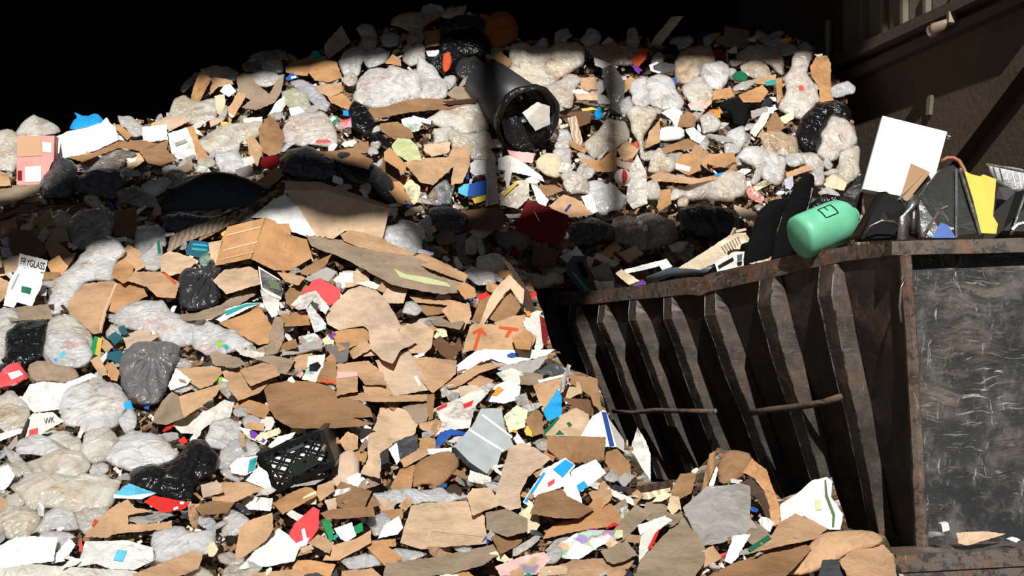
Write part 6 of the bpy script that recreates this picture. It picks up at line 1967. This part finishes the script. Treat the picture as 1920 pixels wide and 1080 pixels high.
# ------------------------------------------------------------------ shed
def box_mesh(name, lo, hi, mat):
    V = [Vector((x, y, z)) for x in (lo[0], hi[0]) for y in (lo[1], hi[1]) for z in (lo[2], hi[2])]
    Fc = [(0, 1, 3, 2), (4, 6, 7, 5), (0, 4, 5, 1), (2, 3, 7, 6), (0, 2, 6, 4), (1, 5, 7, 3)]
    o = link(name, V, Fc, mat)
    return fix_normals(o)


def structure(o, label=None, cat=None):
    o['kind'] = 'structure'
    o['label'] = label or o.name
    o['category'] = cat or 'structure'
    return o


WA, WB = Vector((2.85, 12.6, 0)), Vector((3.95, 7.2, 0))     # line of the right hand shed wall
WDIR = (WB - WA).normalized()
WN = Vector((WDIR.y, -WDIR.x, 0)).normalized()
if WN.x > 0:
    WN = -WN


def wall_hit(x, y):
    """the point of the right wall seen at image position x, y"""
    r = P(x, y, 1.0) - CAM
    t = (WA - CAM).dot(WN) / r.dot(WN)
    return CAM + r * t


def build_shed():
    structure(box_mesh('floor', (-14, -16, -.1), (9, 16, 0), 'yard_floor'), 'dark concrete yard floor', 'floor')
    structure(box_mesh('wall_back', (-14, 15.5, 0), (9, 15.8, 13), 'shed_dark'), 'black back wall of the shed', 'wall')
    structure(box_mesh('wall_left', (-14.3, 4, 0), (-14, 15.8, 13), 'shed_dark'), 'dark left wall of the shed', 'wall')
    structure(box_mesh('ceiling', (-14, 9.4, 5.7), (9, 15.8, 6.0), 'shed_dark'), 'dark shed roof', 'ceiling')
    a, b = WA - WDIR * 3.0, WB + WDIR * 3.5
    V = [a, b, b + Vector((0, 0, 12.6)), a + Vector((0, 0, 12.6))]
    V = V + [q - WN * .25 for q in V]
    Fc = [(0, 1, 2, 3), (7, 6, 5, 4), (0, 4, 5, 1), (1, 5, 6, 2), (2, 6, 7, 3), (3, 7, 4, 0)]
    structure(fix_normals(link('wall_right', V, Fc, 'shed_wall')), 'dim brown side wall of the shed', 'wall')

    def on(x, y, o=0.0):
        return wall_hit(x, y) + WN * o

    def slab(name, p, mat, o0=.0, o1=.06, parent=None):
        q = [on(x, y, o1) for x, y in p] + [on(x, y, o0) for x, y in p]
        k = len(p)
        Fc = [tuple(range(k)), tuple(range(2 * k - 1, k - 1, -1))] + [(i, i + k, (i + 1) % k + k, (i + 1) % k) for i in range(k)]
        return fix_normals(link(name, q, Fc, mat, None, parent))
    # boarded window strip with mullions
    w = slab('window_1', pts('1600,-30 1830,-30 1830,5 1600,108'), 'shed_trim', -.02, .02)
    structure(w, 'boarded window strip high on the side wall', 'window')
    for k, (x0, x1) in enumerate(((1602, 1626), (1636, 1666), (1674, 1704), (1712, 1746), (1756, 1800))):
        y = lambda x: 108 - (x - 1600) * .448 - 8
        slab('window_pane', [(x0, -30), (x1, -30), (x1, y(x1)), (x0, y(x0))], 'window_board', .02, .035, w)
    for x in (1599, 1630, 1669, 1707, 1750, 1803):
        y = 106 - (x - 1600) * .448
        slab('mullion', [(x - 3, -30), (x + 3, -30), (x + 3, y), (x - 3, y)], 'window_board', .02, .08, w)
    structure(slab('trim_1', pts('1562,118 2000,-75 2000,-57 1562,140'), 'shed_trim', 0, .16), 'sill beam under the boarded windows', 'trim')
    structure(slab('trim_2', pts('1562,152 2040,-56 2040,-38 1562,172'), 'shed_trim', 0, .10), 'lower rail under the sill beam', 'trim')
    structure(slab('trim_3', pts('1760,330 2080,-85 2080,-45 1785,340'), 'shed_wall', 0, .12), 'diagonal brace on the side wall', 'trim')
    structure(slab('trim_4', pts('1744,180 1752,178 1748,215 1742,216'), 'window_board', 0, .03), 'short bright pipe strip on the side wall', 'trim')
    # pole at the window's end
    p = wall_hit(1562, 106)
    V, Fc = [], []
    q0 = on(1562, 110, .05); q1 = on(1562, 40, .05)
    tube(V, Fc, [q0, q1], .03, 8)
    tag(link('steel_pole', V, Fc, 'plast', 'brg'), 'short upright pole at the end of the heap under the window strip', 'pole')
    # spotlight
    root = empty('spotlight', on(1800, 60, .1))
    tag(root, 'small beige floodlight with a silver lens under the window sill', 'lamp')
    V, Fc = [], []
    bar(V, Fc, on(1815, 26, .14), on(1817, 46, .15), .05)
    link('lamp_bracket', V, Fc, 'plast', 'brg', root)
    V, Fc = [], []
    c0, c1 = on(1812, 44, .15), on(1793, 58, .18)
    L = (c1 - c0).length
    lathe(V, Fc, c0, c1 - c0, [(.001, 0), (.03, 0), (.05, L * .8), (.058, L), (.001, L)], 14)
    fix_normals(link('lamp_head', V, Fc, 'plast', 'brg', root, smooth=True))
    V, Fc = [], []
    tube(V, Fc, [c1, on(1788, 62, .19)], .05, 14)
    link('lamp_lens', V, Fc, 'metal', 'whi', root)


# ------------------------------------------------------------------ light
AZ, EL = math.radians(-1.5), math.radians(38)
SUN = Vector((math.sin(AZ) * math.cos(EL), -math.cos(AZ) * math.cos(EL), math.sin(EL)))


def to_blocker(x, y, low=None, plane=-7.0):  # traces a shadow point back along the sun to the unseen blockers
    if low is None:
        low = inside(LOWPOLY, [(x, y)])[0]
    d = float((DLOW if low else DUP)([(x, y)])[0]) - .12
    p = P(x, y, d)
    return p + SUN * ((p.y - plane) / -SUN.y)


def build_sun_and_blockers():
    # unseen roof edge, outlined so its shadow ends just above the sunlit far heap
    top = [to_blocker(x, y, False) for x, y in pts('250,150 350,138 450,118 500,111 560,101 640,88 760,74 830,58 900,62 960,74 1000,82 1100,83 1300,84 1500,86 1560,98 1640,110')]
    top = sorted(top, key=lambda p: p.x)
    top = [Vector((-16, -7, top[0].z + .3))] + top + [Vector((14, -7, top[-1].z))]
    n = len(top)
    V = []
    for p in top:
        V += [p, Vector((p.x, p.y, 30)), Vector((p.x, p.y - .4, 30)), p + Vector((0, -.4, 0))]
    Fc = []
    for i in range(n - 1):
        for q in range(4):
            a = i * 4 + q; b = i * 4 + (q + 1) % 4
            Fc.append((a, b, b + 4, a + 4))
    Fc += [(3, 2, 1, 0), tuple((n - 1) * 4 + q for q in range(4))]
    structure(fix_normals(link('shadow_gable', V, Fc, 'shed_trim')), 'unseen high gable behind the camera, outlined to shade the heap crest', 'wall')
    # added unseen beam, outlined to cast the dark band over the middle of the heap
    up = [to_blocker(x, y, False) for x, y in pts('-20,386 40,362 90,338 150,306 250,300 330,304 400,316 460,318 500,292 560,280 640,298 700,318 740,352 780,384 900,388 1000,386 1100,398 1200,398 1280,380 1400,378 1480,388')]
    dn = [to_blocker(x, y, True) for x, y in pts('-20,475 100,480 170,458 220,450 300,432 360,412 430,402 470,400 535,372 600,388 640,392 735,394 800,462 880,500')]
    print('UP', [(round(p.x, 2), round(p.z, 2)) for p in up])
    print('DN', [(round(p.x, 2), round(p.z, 2)) for p in dn])
    xs = np.linspace(min(up[0].x, dn[0].x) - 3, up[-1].x + .6, 60)
    uz = np.interp(xs, [p.x for p in up], [p.z for p in up])
    dz = np.interp(xs, [p.x for p in dn] + [.1, .3, 6], [p.z + .10 for p in dn] + [13.75, 13.95, 13.95])
    V, Fc = [], []
    for x, a, b in zip(xs, uz, dz):
        b = min(b, a - .12)
        V += [Vector((x, -7, a)), Vector((x, -7, b)), Vector((x, -7.3, b)), Vector((x, -7.3, a))]
    for i in range(len(xs) - 1):
        for q in range(4):
            a = i * 4 + q; b = i * 4 + (q + 1) % 4
            Fc.append((a, b, b + 4, a + 4))
    Fc += [(3, 2, 1, 0), tuple((len(xs) - 1) * 4 + q for q in range(4))]
    structure(fix_normals(link('shadow_beam', V, Fc, 'shed_trim')), 'unseen overhead beam added behind the camera to cast the dark band', 'beam')
    for (xa, ya), (xb, yb), w, lab in (((917, 60), (924, 390), .24, 'first thin unseen post added behind the camera to cast a stripe'), ((1140, 80), (1156, 385), .16, 'second thin unseen post added behind the camera to cast a stripe')):
        a = to_blocker(xa, ya, False); b = to_blocker(xb, yb, False)  # unseen posts added for the two upright shadow stripes
        V, Fc = [], []
        bar(V, Fc, a + (a - b) * .5, b, w)
        structure(fix_normals(link('shadow_post', V, Fc, 'shed_trim')), lab, 'column')
    l = bpy.data.lights.new('sun', 'SUN')
    l.energy = 4.6
    l.angle = math.radians(.5)
    l.color = (1.0, .965, .91)
    o = bpy.data.objects.new('sun', l)
    COL.objects.link(o)
    o.rotation_euler = SUN.to_track_quat('Z', 'Y').to_euler()
    o.location = (4, -10, 14)
    w = bpy.data.worlds.new('sky')
    SC.world = w
    w.use_nodes = True
    bg = w.node_tree.nodes['Background']
    bg.inputs[0].default_value = (.80, .88, 1.0, 1)
    bg.inputs[1].default_value = .11


# ------------------------------------------------------------------ heap core
def build_core():
    # far heap
    V, Fc = [], []
    xs = np.linspace(-900, 1660, 140)
    rx = [p[0] for p in RIDGE]; ry = [p[1] for p in RIDGE]
    NY = 46
    for i, x in enumerate(xs):
        r = float(np.interp(x, rx, ry)) + 14
        for j in range(NY):
            y = r + ((640 if x < 985 else 540) - r) * (j / (NY - 1))
            d = float(DUP([(x, y)])[0]) + .22 + .09 * fbm(x, y, 60, 3, 3) + .03 * fbm(x, y, 18, 7, 2)
            V.append(P(x, y, d))
        r0 = V[-NY]
        V.append(Vector((r0.x, r0.y + 1.0, r0.z - .15)))
        V.append(Vector((r0.x, r0.y + 2.2, 0)))
    V = [q + WN * max(0.0, .06 - (q - WA).dot(WN)) for q in V]
    W = NY + 2
    order = [NY + 1, NY] + list(range(NY))
    for i in range(len(xs) - 1):
        for a, b in zip(order, order[1:]):
            Fc.append((i * W + a, i * W + b, (i + 1) * W + b, (i + 1) * W + a))
    o = link('matted_waste', V, Fc, 'core')
    tag(o, 'matted mass of waste underneath the far heap', 'waste', kind='stuff')
    fix_normals(o)
    # near heap
    v2, tris = tri_poly(LOWPOLY, 16, 2.0, random.Random(5))
    f = DLOW(v2)
    f = np.array([q + .22 + .08 * fbm(x, y, 70, 3, 3) + .03 * fbm(x, y, 22, 7, 2) for (x, y), q in zip(v2, f)])
    V, Fc = thick(v2, tris, f, f + .55)
    o = link('matted_waste', V, Fc, 'core')
    tag(o, 'matted mass of waste underneath the near heap', 'waste', kind='stuff')


def build_camera():
    c = bpy.data.cameras.new('camera')
    c.sensor_width = 36
    c.lens = F / 1920 * 36
    c.shift_y = (HOR - 540) / 1920
    c.clip_end = 200
    o = bpy.data.objects.new('camera', c)
    COL.objects.link(o)
    o.location = CAM
    o.rotation_euler = (math.pi / 2, 0, 0)
    SC.camera = o
    vs = SC.view_settings
    SC.display_settings.display_device = 'sRGB'
    vs.view_transform = 'Standard'
    vs.look = 'None'
    vs.gamma = 1
    vs.use_curve_mapping = False
    vs.exposure = 0.0
    SC.cycles.max_bounces = 6
    SC.cycles.transparent_max_bounces = 10
    SC.cycles.diffuse_bounces = 3
    SC.cycles.glossy_bounces = 2
    SC.cycles.caustics_reflective = False
    SC.cycles.caustics_refractive = False
# ------------------------------------------------------------------ the many small pieces between the traced ones
HEAPPOLY = pts('-330,1100 -330,275 -200,262 0,256 60,226 110,242 215,232 300,220 330,192 360,158 400,136 440,146 470,112 530,106 580,110 640,76 720,50 800,16 860,10 930,30 970,64 1100,70 1400,68 1500,68 1545,98 1562,132 1596,200 1608,300 1610,330 1500,360 1400,440 1200,480 1040,510 1000,540 1022,600 1035,650 1060,690 1120,710 1136,770 1172,830 1222,905 1300,895 1345,850 1405,860 1465,945 1560,905 1590,995 1660,1010 1690,1100')

WORDS = dict(tan='tan', tal='light tan', tao='orange-tan', tap='pale tan', bro='brown', brd='dark brown', brg='grey-brown', whi='white', whg='off-white', gry='grey', cre='cream', bkg='black', blk='black', dgr='dark grey',
             cb='beige', cw='milky white', cg='greyish', cl='bluish white', cp='pinkish', cbr='brownish', red='red', bls='bright blue', bln='blue', tea='teal', gre='green', yel='yellow', ora='orange', pil='pink', grl='lime green', pur='purple', rdl='coral red')
NAMES = {'card': ('cardboard_scrap', 'cardboard'), 'paper': ('paper_scrap', 'paper'), 'film': ('film_bag', 'bag'), 'wrap': ('wrapper_scrap', 'wrapper'), 'dark': ('dark_film_scrap', 'bag'), 'news': ('newspaper_scrap', 'newspaper')}
LIMIT = dict(card=165, paper=150, film=230, wrap=45, dark=45, news=40)


def blob(rnd, x, y, s, n, el, an, jag):
    p = []
    for k in range(n):
        a = 2 * math.pi * k / n + rnd.uniform(-.25, .25)
        r = s * rnd.uniform(1 - jag, 1 + jag)
        u, v = math.cos(a) * r * el, math.sin(a) * r / el
        p.append((x + u * math.cos(an) - v * math.sin(an), y + u * math.sin(an) + v * math.cos(an)))
    return p


def card_poly(rnd, x, y, s, el, an):
    w, h = s * el, s / el
    c = [(-w, -h), (w, -h), (w, h), (-w, h)]
    q = []
    for u, v in c:
        u += rnd.uniform(-.25, .25) * w
        v += rnd.uniform(-.25, .25) * h
        q.append((x + u * math.cos(an) - v * math.sin(an), y + u * math.sin(an) + v * math.cos(an)))
    if rnd.random() < .55:      # a torn corner
        k = rnd.randrange(4)
        a, b, c = q[k - 1], q[k], q[(k + 1) % 4]
        q[k:k + 1] = [(b[0] * .55 + a[0] * .45, b[1] * .55 + a[1] * .45), (b[0] * .75 + (a[0] + c[0]) * .125, b[1] * .75 + (a[1] + c[1]) * .125), (b[0] * .6 + c[0] * .4, b[1] * .6 + c[1] * .4)]
    return q


def zone(x, y):
    low = inside(LOWPOLY, [(x, y)])[0]
    if not low:
        if y < 400 and not (x < 420 and y > 300):
            return dict(card=.24, paper=.20, film=.42, wrap=.07, dark=.04, news=.03)
        return dict(card=.36, paper=.16, film=.30, wrap=.06, dark=.12)
    if y < 480 and x < 320:
        return dict(card=.4, paper=.1, film=.35, dark=.15)
    if x < 470 and y > 570:
        return dict(card=.14, paper=.26, film=.46, wrap=.08, dark=.02, news=.07)
    if y > 560 and x > 800 and x < 1000:
        return dict(card=.46, paper=.30, film=.05, wrap=.10, dark=.02, news=.07)
    return dict(card=.60, paper=.16, film=.09, wrap=.06, dark=.03, news=.06)


COLS = dict(card=['tan', 'tal', 'tao', 'tan', 'bro', 'tap', 'brg', 'tao'], paper=['whi', 'whi', 'whg', 'cre', 'gry', 'whg'], film=['cw', 'cb', 'cg', 'cw', 'cl', 'cp', 'cb', 'cbr'],
            wrap=['red', 'bls', 'bln', 'tea', 'gre', 'yel', 'ora', 'pil', 'grl', 'pur', 'rdl', 'whi', 'whi'], dark=['bkg', 'dgr', 'bkg'], news=['whg', 'gry'])


def direction(dx, dy):
    if abs(dx) > 2.2 * abs(dy):
        return 'left of' if dx < 0 else 'right of'
    if abs(dy) > 2.2 * abs(dx):
        return 'above' if dy < 0 else 'below'
    return ('upper ' if dy < 0 else 'lower ') + ('left of' if dx < 0 else 'right of')


USED = set()


def small_label(kind, col, shape, size, x, y):
    near = sorted(LAND, key=lambda l: (l[0] - x) ** 2 + ((l[1] - y) * 1.2) ** 2)[:6]
    noun = {'card': 'cardboard ' + shape, 'paper': 'paper ' + shape, 'film': 'film bag', 'wrap': 'wrapper ' + shape, 'dark': 'plastic ' + shape, 'news': 'newspaper ' + shape}[kind]
    sz = 'tiny' if size < 9 else ('small' if size < 14 else ('medium-sized' if size < 20 else 'larger'))
    cands = []
    for i, (lx, ly, ph) in enumerate(near):
        d = math.hypot(lx - x, ly - y)
        dist = 'just ' if d < 45 else ('' if d < 110 else 'well ')
        cands.append(f'{sz} {WORDS[col]} {noun} {dist}{direction(x - lx, y - ly)} the {ph}')
    for c in cands[:3]:
        if c not in USED and len(c.split()) <= 16:
            USED.add(c)
            return c, None
    for a in range(4):
        for b in range(a + 1, 5):
            c = f'{WORDS[col]} {noun} between the {near[a][2]} and the {near[b][2]}'
            if c not in USED and len(c.split()) <= 16:
                USED.add(c)
                return c, None
    for c in cands[3:]:
        if c not in USED and len(c.split()) <= 16:
            USED.add(c)
            return c, None
    return cands[0], f'{WORDS[col]} scraps near the {near[0][2]}'


def fill(total=690):
    rnd = random.Random(23)
    made = {k: 0 for k in LIMIT}
    I, J, xy = cells(HEAPPOLY)
    ok = xy[:, 1] < 1090
    I, J, xy = I[ok], J[ok], xy[ok]
    # broad film and board pieces sunk into the widest gaps
    done = 0
    for _ in range(3000):
        if done >= 120:
            break
        free = np.nonzero(~COVER[J, I])[0]
        k = free[rnd.randrange(len(free))]
        x, y = xy[k]
        jj, ii = slice(max(0, J[k] - 4), J[k] + 5), slice(max(0, I[k] - 4), I[k] + 5)
        if COVER[jj, ii].mean() > .45:
            continue
        z = zone(x, y)
        kind = 'film' if rnd.random() < z.get('film', 0) / (z.get('film', 0) + z.get('card', 0) + .01) else 'card'
        s = rnd.uniform(17, 30) * (1.0 if y > 500 else .8)
        an = rnd.gauss(-.1, .4)
        el = rnd.uniform(1.0, 1.6)
        col = rnd.choice(COLS[kind])
        name, cat = NAMES[kind]
        if kind == 'film':
            p = blob(rnd, x, y, s, 9, el, an, .3)
            o = bagmesh(name, p, 'clear', col, b=.4, q=.12, seed=rnd.random())
            shape = 'bag'
        else:
            p = card_poly(rnd, x, y, s * .9, el, an)
            o = sheet(name, p, 'card', col, t=rnd.uniform(.4, .9), gx=rnd.uniform(-.002, .002), fold=.3, q=.2, maxup=.2, seed=rnd.random())
            shape = 'sheet'
        if o is None:
            continue
        done += 1
        made[kind] += 1
        lab, grp = small_label(kind, col, shape, s, x, y)
        tag(o, lab, cat, grp)
        ci, cj, cxy_ = cells(p)
        COVER[cj, ci] = True
    tries = 0
    while sum(made.values()) < total and tries < 6000:
        tries += 1
        free = np.nonzero(~COVER[J, I])[0]
        if len(free) < 40:
            break
        k = free[rnd.randrange(len(free))]
        x, y = xy[k] + (rnd.uniform(-2, 2), rnd.uniform(-2, 2))
        z = zone(x, y)
        ks = [q for q in z if made[q] < LIMIT[q]]
        if not ks:
            continue
        kind = rnd.choices(ks, [z[q] for q in ks])[0]
        near = 1.0 if y > 500 else .85
        # bigger where there is more room
        r = 3
        room = 0
        for q in (4, 7, 10):
            jj, ii = slice(max(0, J[k] - q), J[k] + q + 1), slice(max(0, I[k] - q), I[k] + q + 1)
            if COVER[jj, ii].mean() < .35:
                room = q
        s = (rnd.uniform(9.5, 15) + room * rnd.uniform(.5, 1.35)) * near
        an = rnd.gauss(-.15, .5) if rnd.random() < .7 else rnd.uniform(0, math.pi)
        el = rnd.uniform(1.0, 1.8) if kind != 'paper' else rnd.uniform(1.1, 2.3)
        col = rnd.choice(COLS[kind])
        name, cat = NAMES[kind]
        seed = rnd.random()
        shape = 'scrap'
        ti, tj, _ = cells(blob(rnd, x, y, s, 8, el, an, .05))
        if len(ti) and COVER[tj, ti].mean() > .5:
            s *= .6
            ti, tj, _ = cells(blob(rnd, x, y, s, 8, el, an, .05))
            if len(ti) and COVER[tj, ti].mean() > .5:
                continue
        if kind == 'card':
            p = card_poly(rnd, x, y, s, el, an)
            shape = 'strip' if el > 1.5 else ('flap' if el > 1.25 else 'piece')
            o = sheet(name, p, 'card', col, t=rnd.uniform(.1, .9), gx=rnd.uniform(-.003, .003), fold=rnd.uniform(.1, .5), q=.22, maxup=.3, seed=seed, cr=rnd.uniform(.05, .16))
        elif kind in ('paper', 'news', 'wrap'):
            if kind == 'wrap':
                s *= .62
            p = card_poly(rnd, x, y, s * .95, el, an) if rnd.random() < .35 else blob(rnd, x, y, s, 8, el, an, .38)
            cr = rnd.choice([.08, .16, .28, .3])
            shape = 'ball' if cr == .3 and el < 1.2 else ('strip' if el > 1.5 else ('sheet' if cr < .1 else 'scrap'))
            o = sheet(name, p, {'paper': 'paper', 'news': 'news', 'wrap': 'print' if col == 'whi' else 'paper'}[kind], col, t=rnd.uniform(.1, .9), gx=rnd.uniform(-.003, .003), fold=rnd.uniform(.1, .5), q=.22, seed=seed, cr=cr, maxup=.3)
        elif kind == 'film':
            p = blob(rnd, x, y, s * 1.15, 8, el, an, .28)
            o = bagmesh(name, p, 'clear', col, b=rnd.uniform(.35, .7), q=.3, seed=seed)
        else:
            p = blob(rnd, x, y, s * .8, 7, el, an, .35)
            o = bagmesh(name, p, 'bag', col, b=.4, q=.3, seed=seed)
        if o is None:
            continue
        made[kind] += 1
        lab, grp = small_label(kind, col, shape, s, x, y)
        tag(o, lab, cat, grp)
        # mark what it covers
        ci, cj, _ = cells(p)
        COVER[cj, ci] = True
    print('FILL', made, 'free left', int((~COVER[J, I]).sum()))


def litter():
    """crumbs nobody could count, lying in the gaps"""
    rnd = random.Random(77)
    I, J, xy = cells(HEAPPOLY)
    specs = [('paper_litter', 'paper', 'whg', 600, 'white shreds of paper scattered over both heaps', lambda x, y: 1.0 if (y < 400 or x < 480) else .5),
             ('cardboard_litter', 'card', 'bro', 1700, 'torn tan cardboard crumbs scattered over both heaps', lambda x, y: 1.0 if x > 450 else .45),
             ('gap_shade_litter', 'card', 'brx', 2400, 'dark brown crumbs of waste, coloured as shade in the gaps of both heaps', lambda x, y: 1.0),  # dark colour paints in the shade between the pieces
             ('film_litter', 'film', 'cb', 700, 'shreds of milky film scattered over both heaps', lambda x, y: 1.0 if (y < 400 or x < 480) else .3),
             ('coloured_litter', 'paper', 'rdl', 45, 'red crumbs of packaging scattered over both heaps', lambda x, y: 1.0),
             ('blue_litter', 'paper', 'bln', 35, 'blue crumbs of packaging scattered over both heaps', lambda x, y: 1.0),
             ('green_litter', 'paper', 'gre', 25, 'green crumbs of packaging scattered over both heaps', lambda x, y: 1.0)]
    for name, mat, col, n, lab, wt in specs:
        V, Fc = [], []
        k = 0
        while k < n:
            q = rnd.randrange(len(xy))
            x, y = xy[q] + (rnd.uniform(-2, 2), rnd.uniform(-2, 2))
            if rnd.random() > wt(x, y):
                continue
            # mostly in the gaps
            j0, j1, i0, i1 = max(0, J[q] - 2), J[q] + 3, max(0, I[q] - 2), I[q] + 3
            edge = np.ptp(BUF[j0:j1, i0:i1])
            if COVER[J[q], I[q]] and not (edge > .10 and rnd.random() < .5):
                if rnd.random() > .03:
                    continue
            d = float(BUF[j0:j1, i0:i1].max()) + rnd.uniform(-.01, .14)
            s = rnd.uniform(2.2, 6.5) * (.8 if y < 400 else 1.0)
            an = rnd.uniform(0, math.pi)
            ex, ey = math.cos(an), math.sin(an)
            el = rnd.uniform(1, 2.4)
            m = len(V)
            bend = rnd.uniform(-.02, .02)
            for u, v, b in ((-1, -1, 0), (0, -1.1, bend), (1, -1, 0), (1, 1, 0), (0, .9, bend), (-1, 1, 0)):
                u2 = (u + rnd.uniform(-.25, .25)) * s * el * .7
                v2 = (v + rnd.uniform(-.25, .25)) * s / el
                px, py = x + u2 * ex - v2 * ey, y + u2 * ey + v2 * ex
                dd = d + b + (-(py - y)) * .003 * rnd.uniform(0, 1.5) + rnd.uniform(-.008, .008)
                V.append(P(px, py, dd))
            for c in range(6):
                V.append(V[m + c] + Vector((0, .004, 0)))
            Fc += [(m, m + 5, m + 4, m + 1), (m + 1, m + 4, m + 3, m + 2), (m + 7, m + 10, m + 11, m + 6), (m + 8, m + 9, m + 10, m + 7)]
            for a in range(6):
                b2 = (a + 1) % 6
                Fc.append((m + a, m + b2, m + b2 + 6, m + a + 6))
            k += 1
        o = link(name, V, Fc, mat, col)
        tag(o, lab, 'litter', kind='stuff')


def grouping():
    """things of one kind share a group phrase"""
    plural = dict(cardboard='cardboard pieces', bag='bags', paper='papers', wrapper='wrappers', newspaper='newspapers', carton='printed cartons', box='boxes', cloth='rags and cloths', board='boards', book='books', strip='strips', stick='sticks', packet='packets in the display box', chair='office chairs in the container', foam='foam pieces', rod='loose rods', pipe='pipes in the container', plastic='plastic pieces', litter='litter')
    for o in list(bpy.data.objects):
        if o.parent is None and o.get('category') in plural and not o.get('group') and o.get('kind') is None:
            ph = plural[o['category']]
            if ' in the ' not in ph and ph != 'loose rods':
                ph += ' on the near heap' if o.location.y < 8.0 else ' on the far heap'
            o['group'] = ph
build_camera()
build_shed()
build_sun_and_blockers()
build_core()
# the tipped bin has to be there before what leans on it
cat = CAT
split = cat.index('S|paper_sheet|paper|paper|whi|t=.8 cr=.14|934,296')
build_catalog(cat[:split])
build_bin()
split2 = cat.index('S|paper_sheet|paper|paper|cre|t=.3|568,933')
build_catalog(cat[split:split2])
build_crate()
build_catalog(cat[split2:])
build_load()
fill()
litter()
grouping()
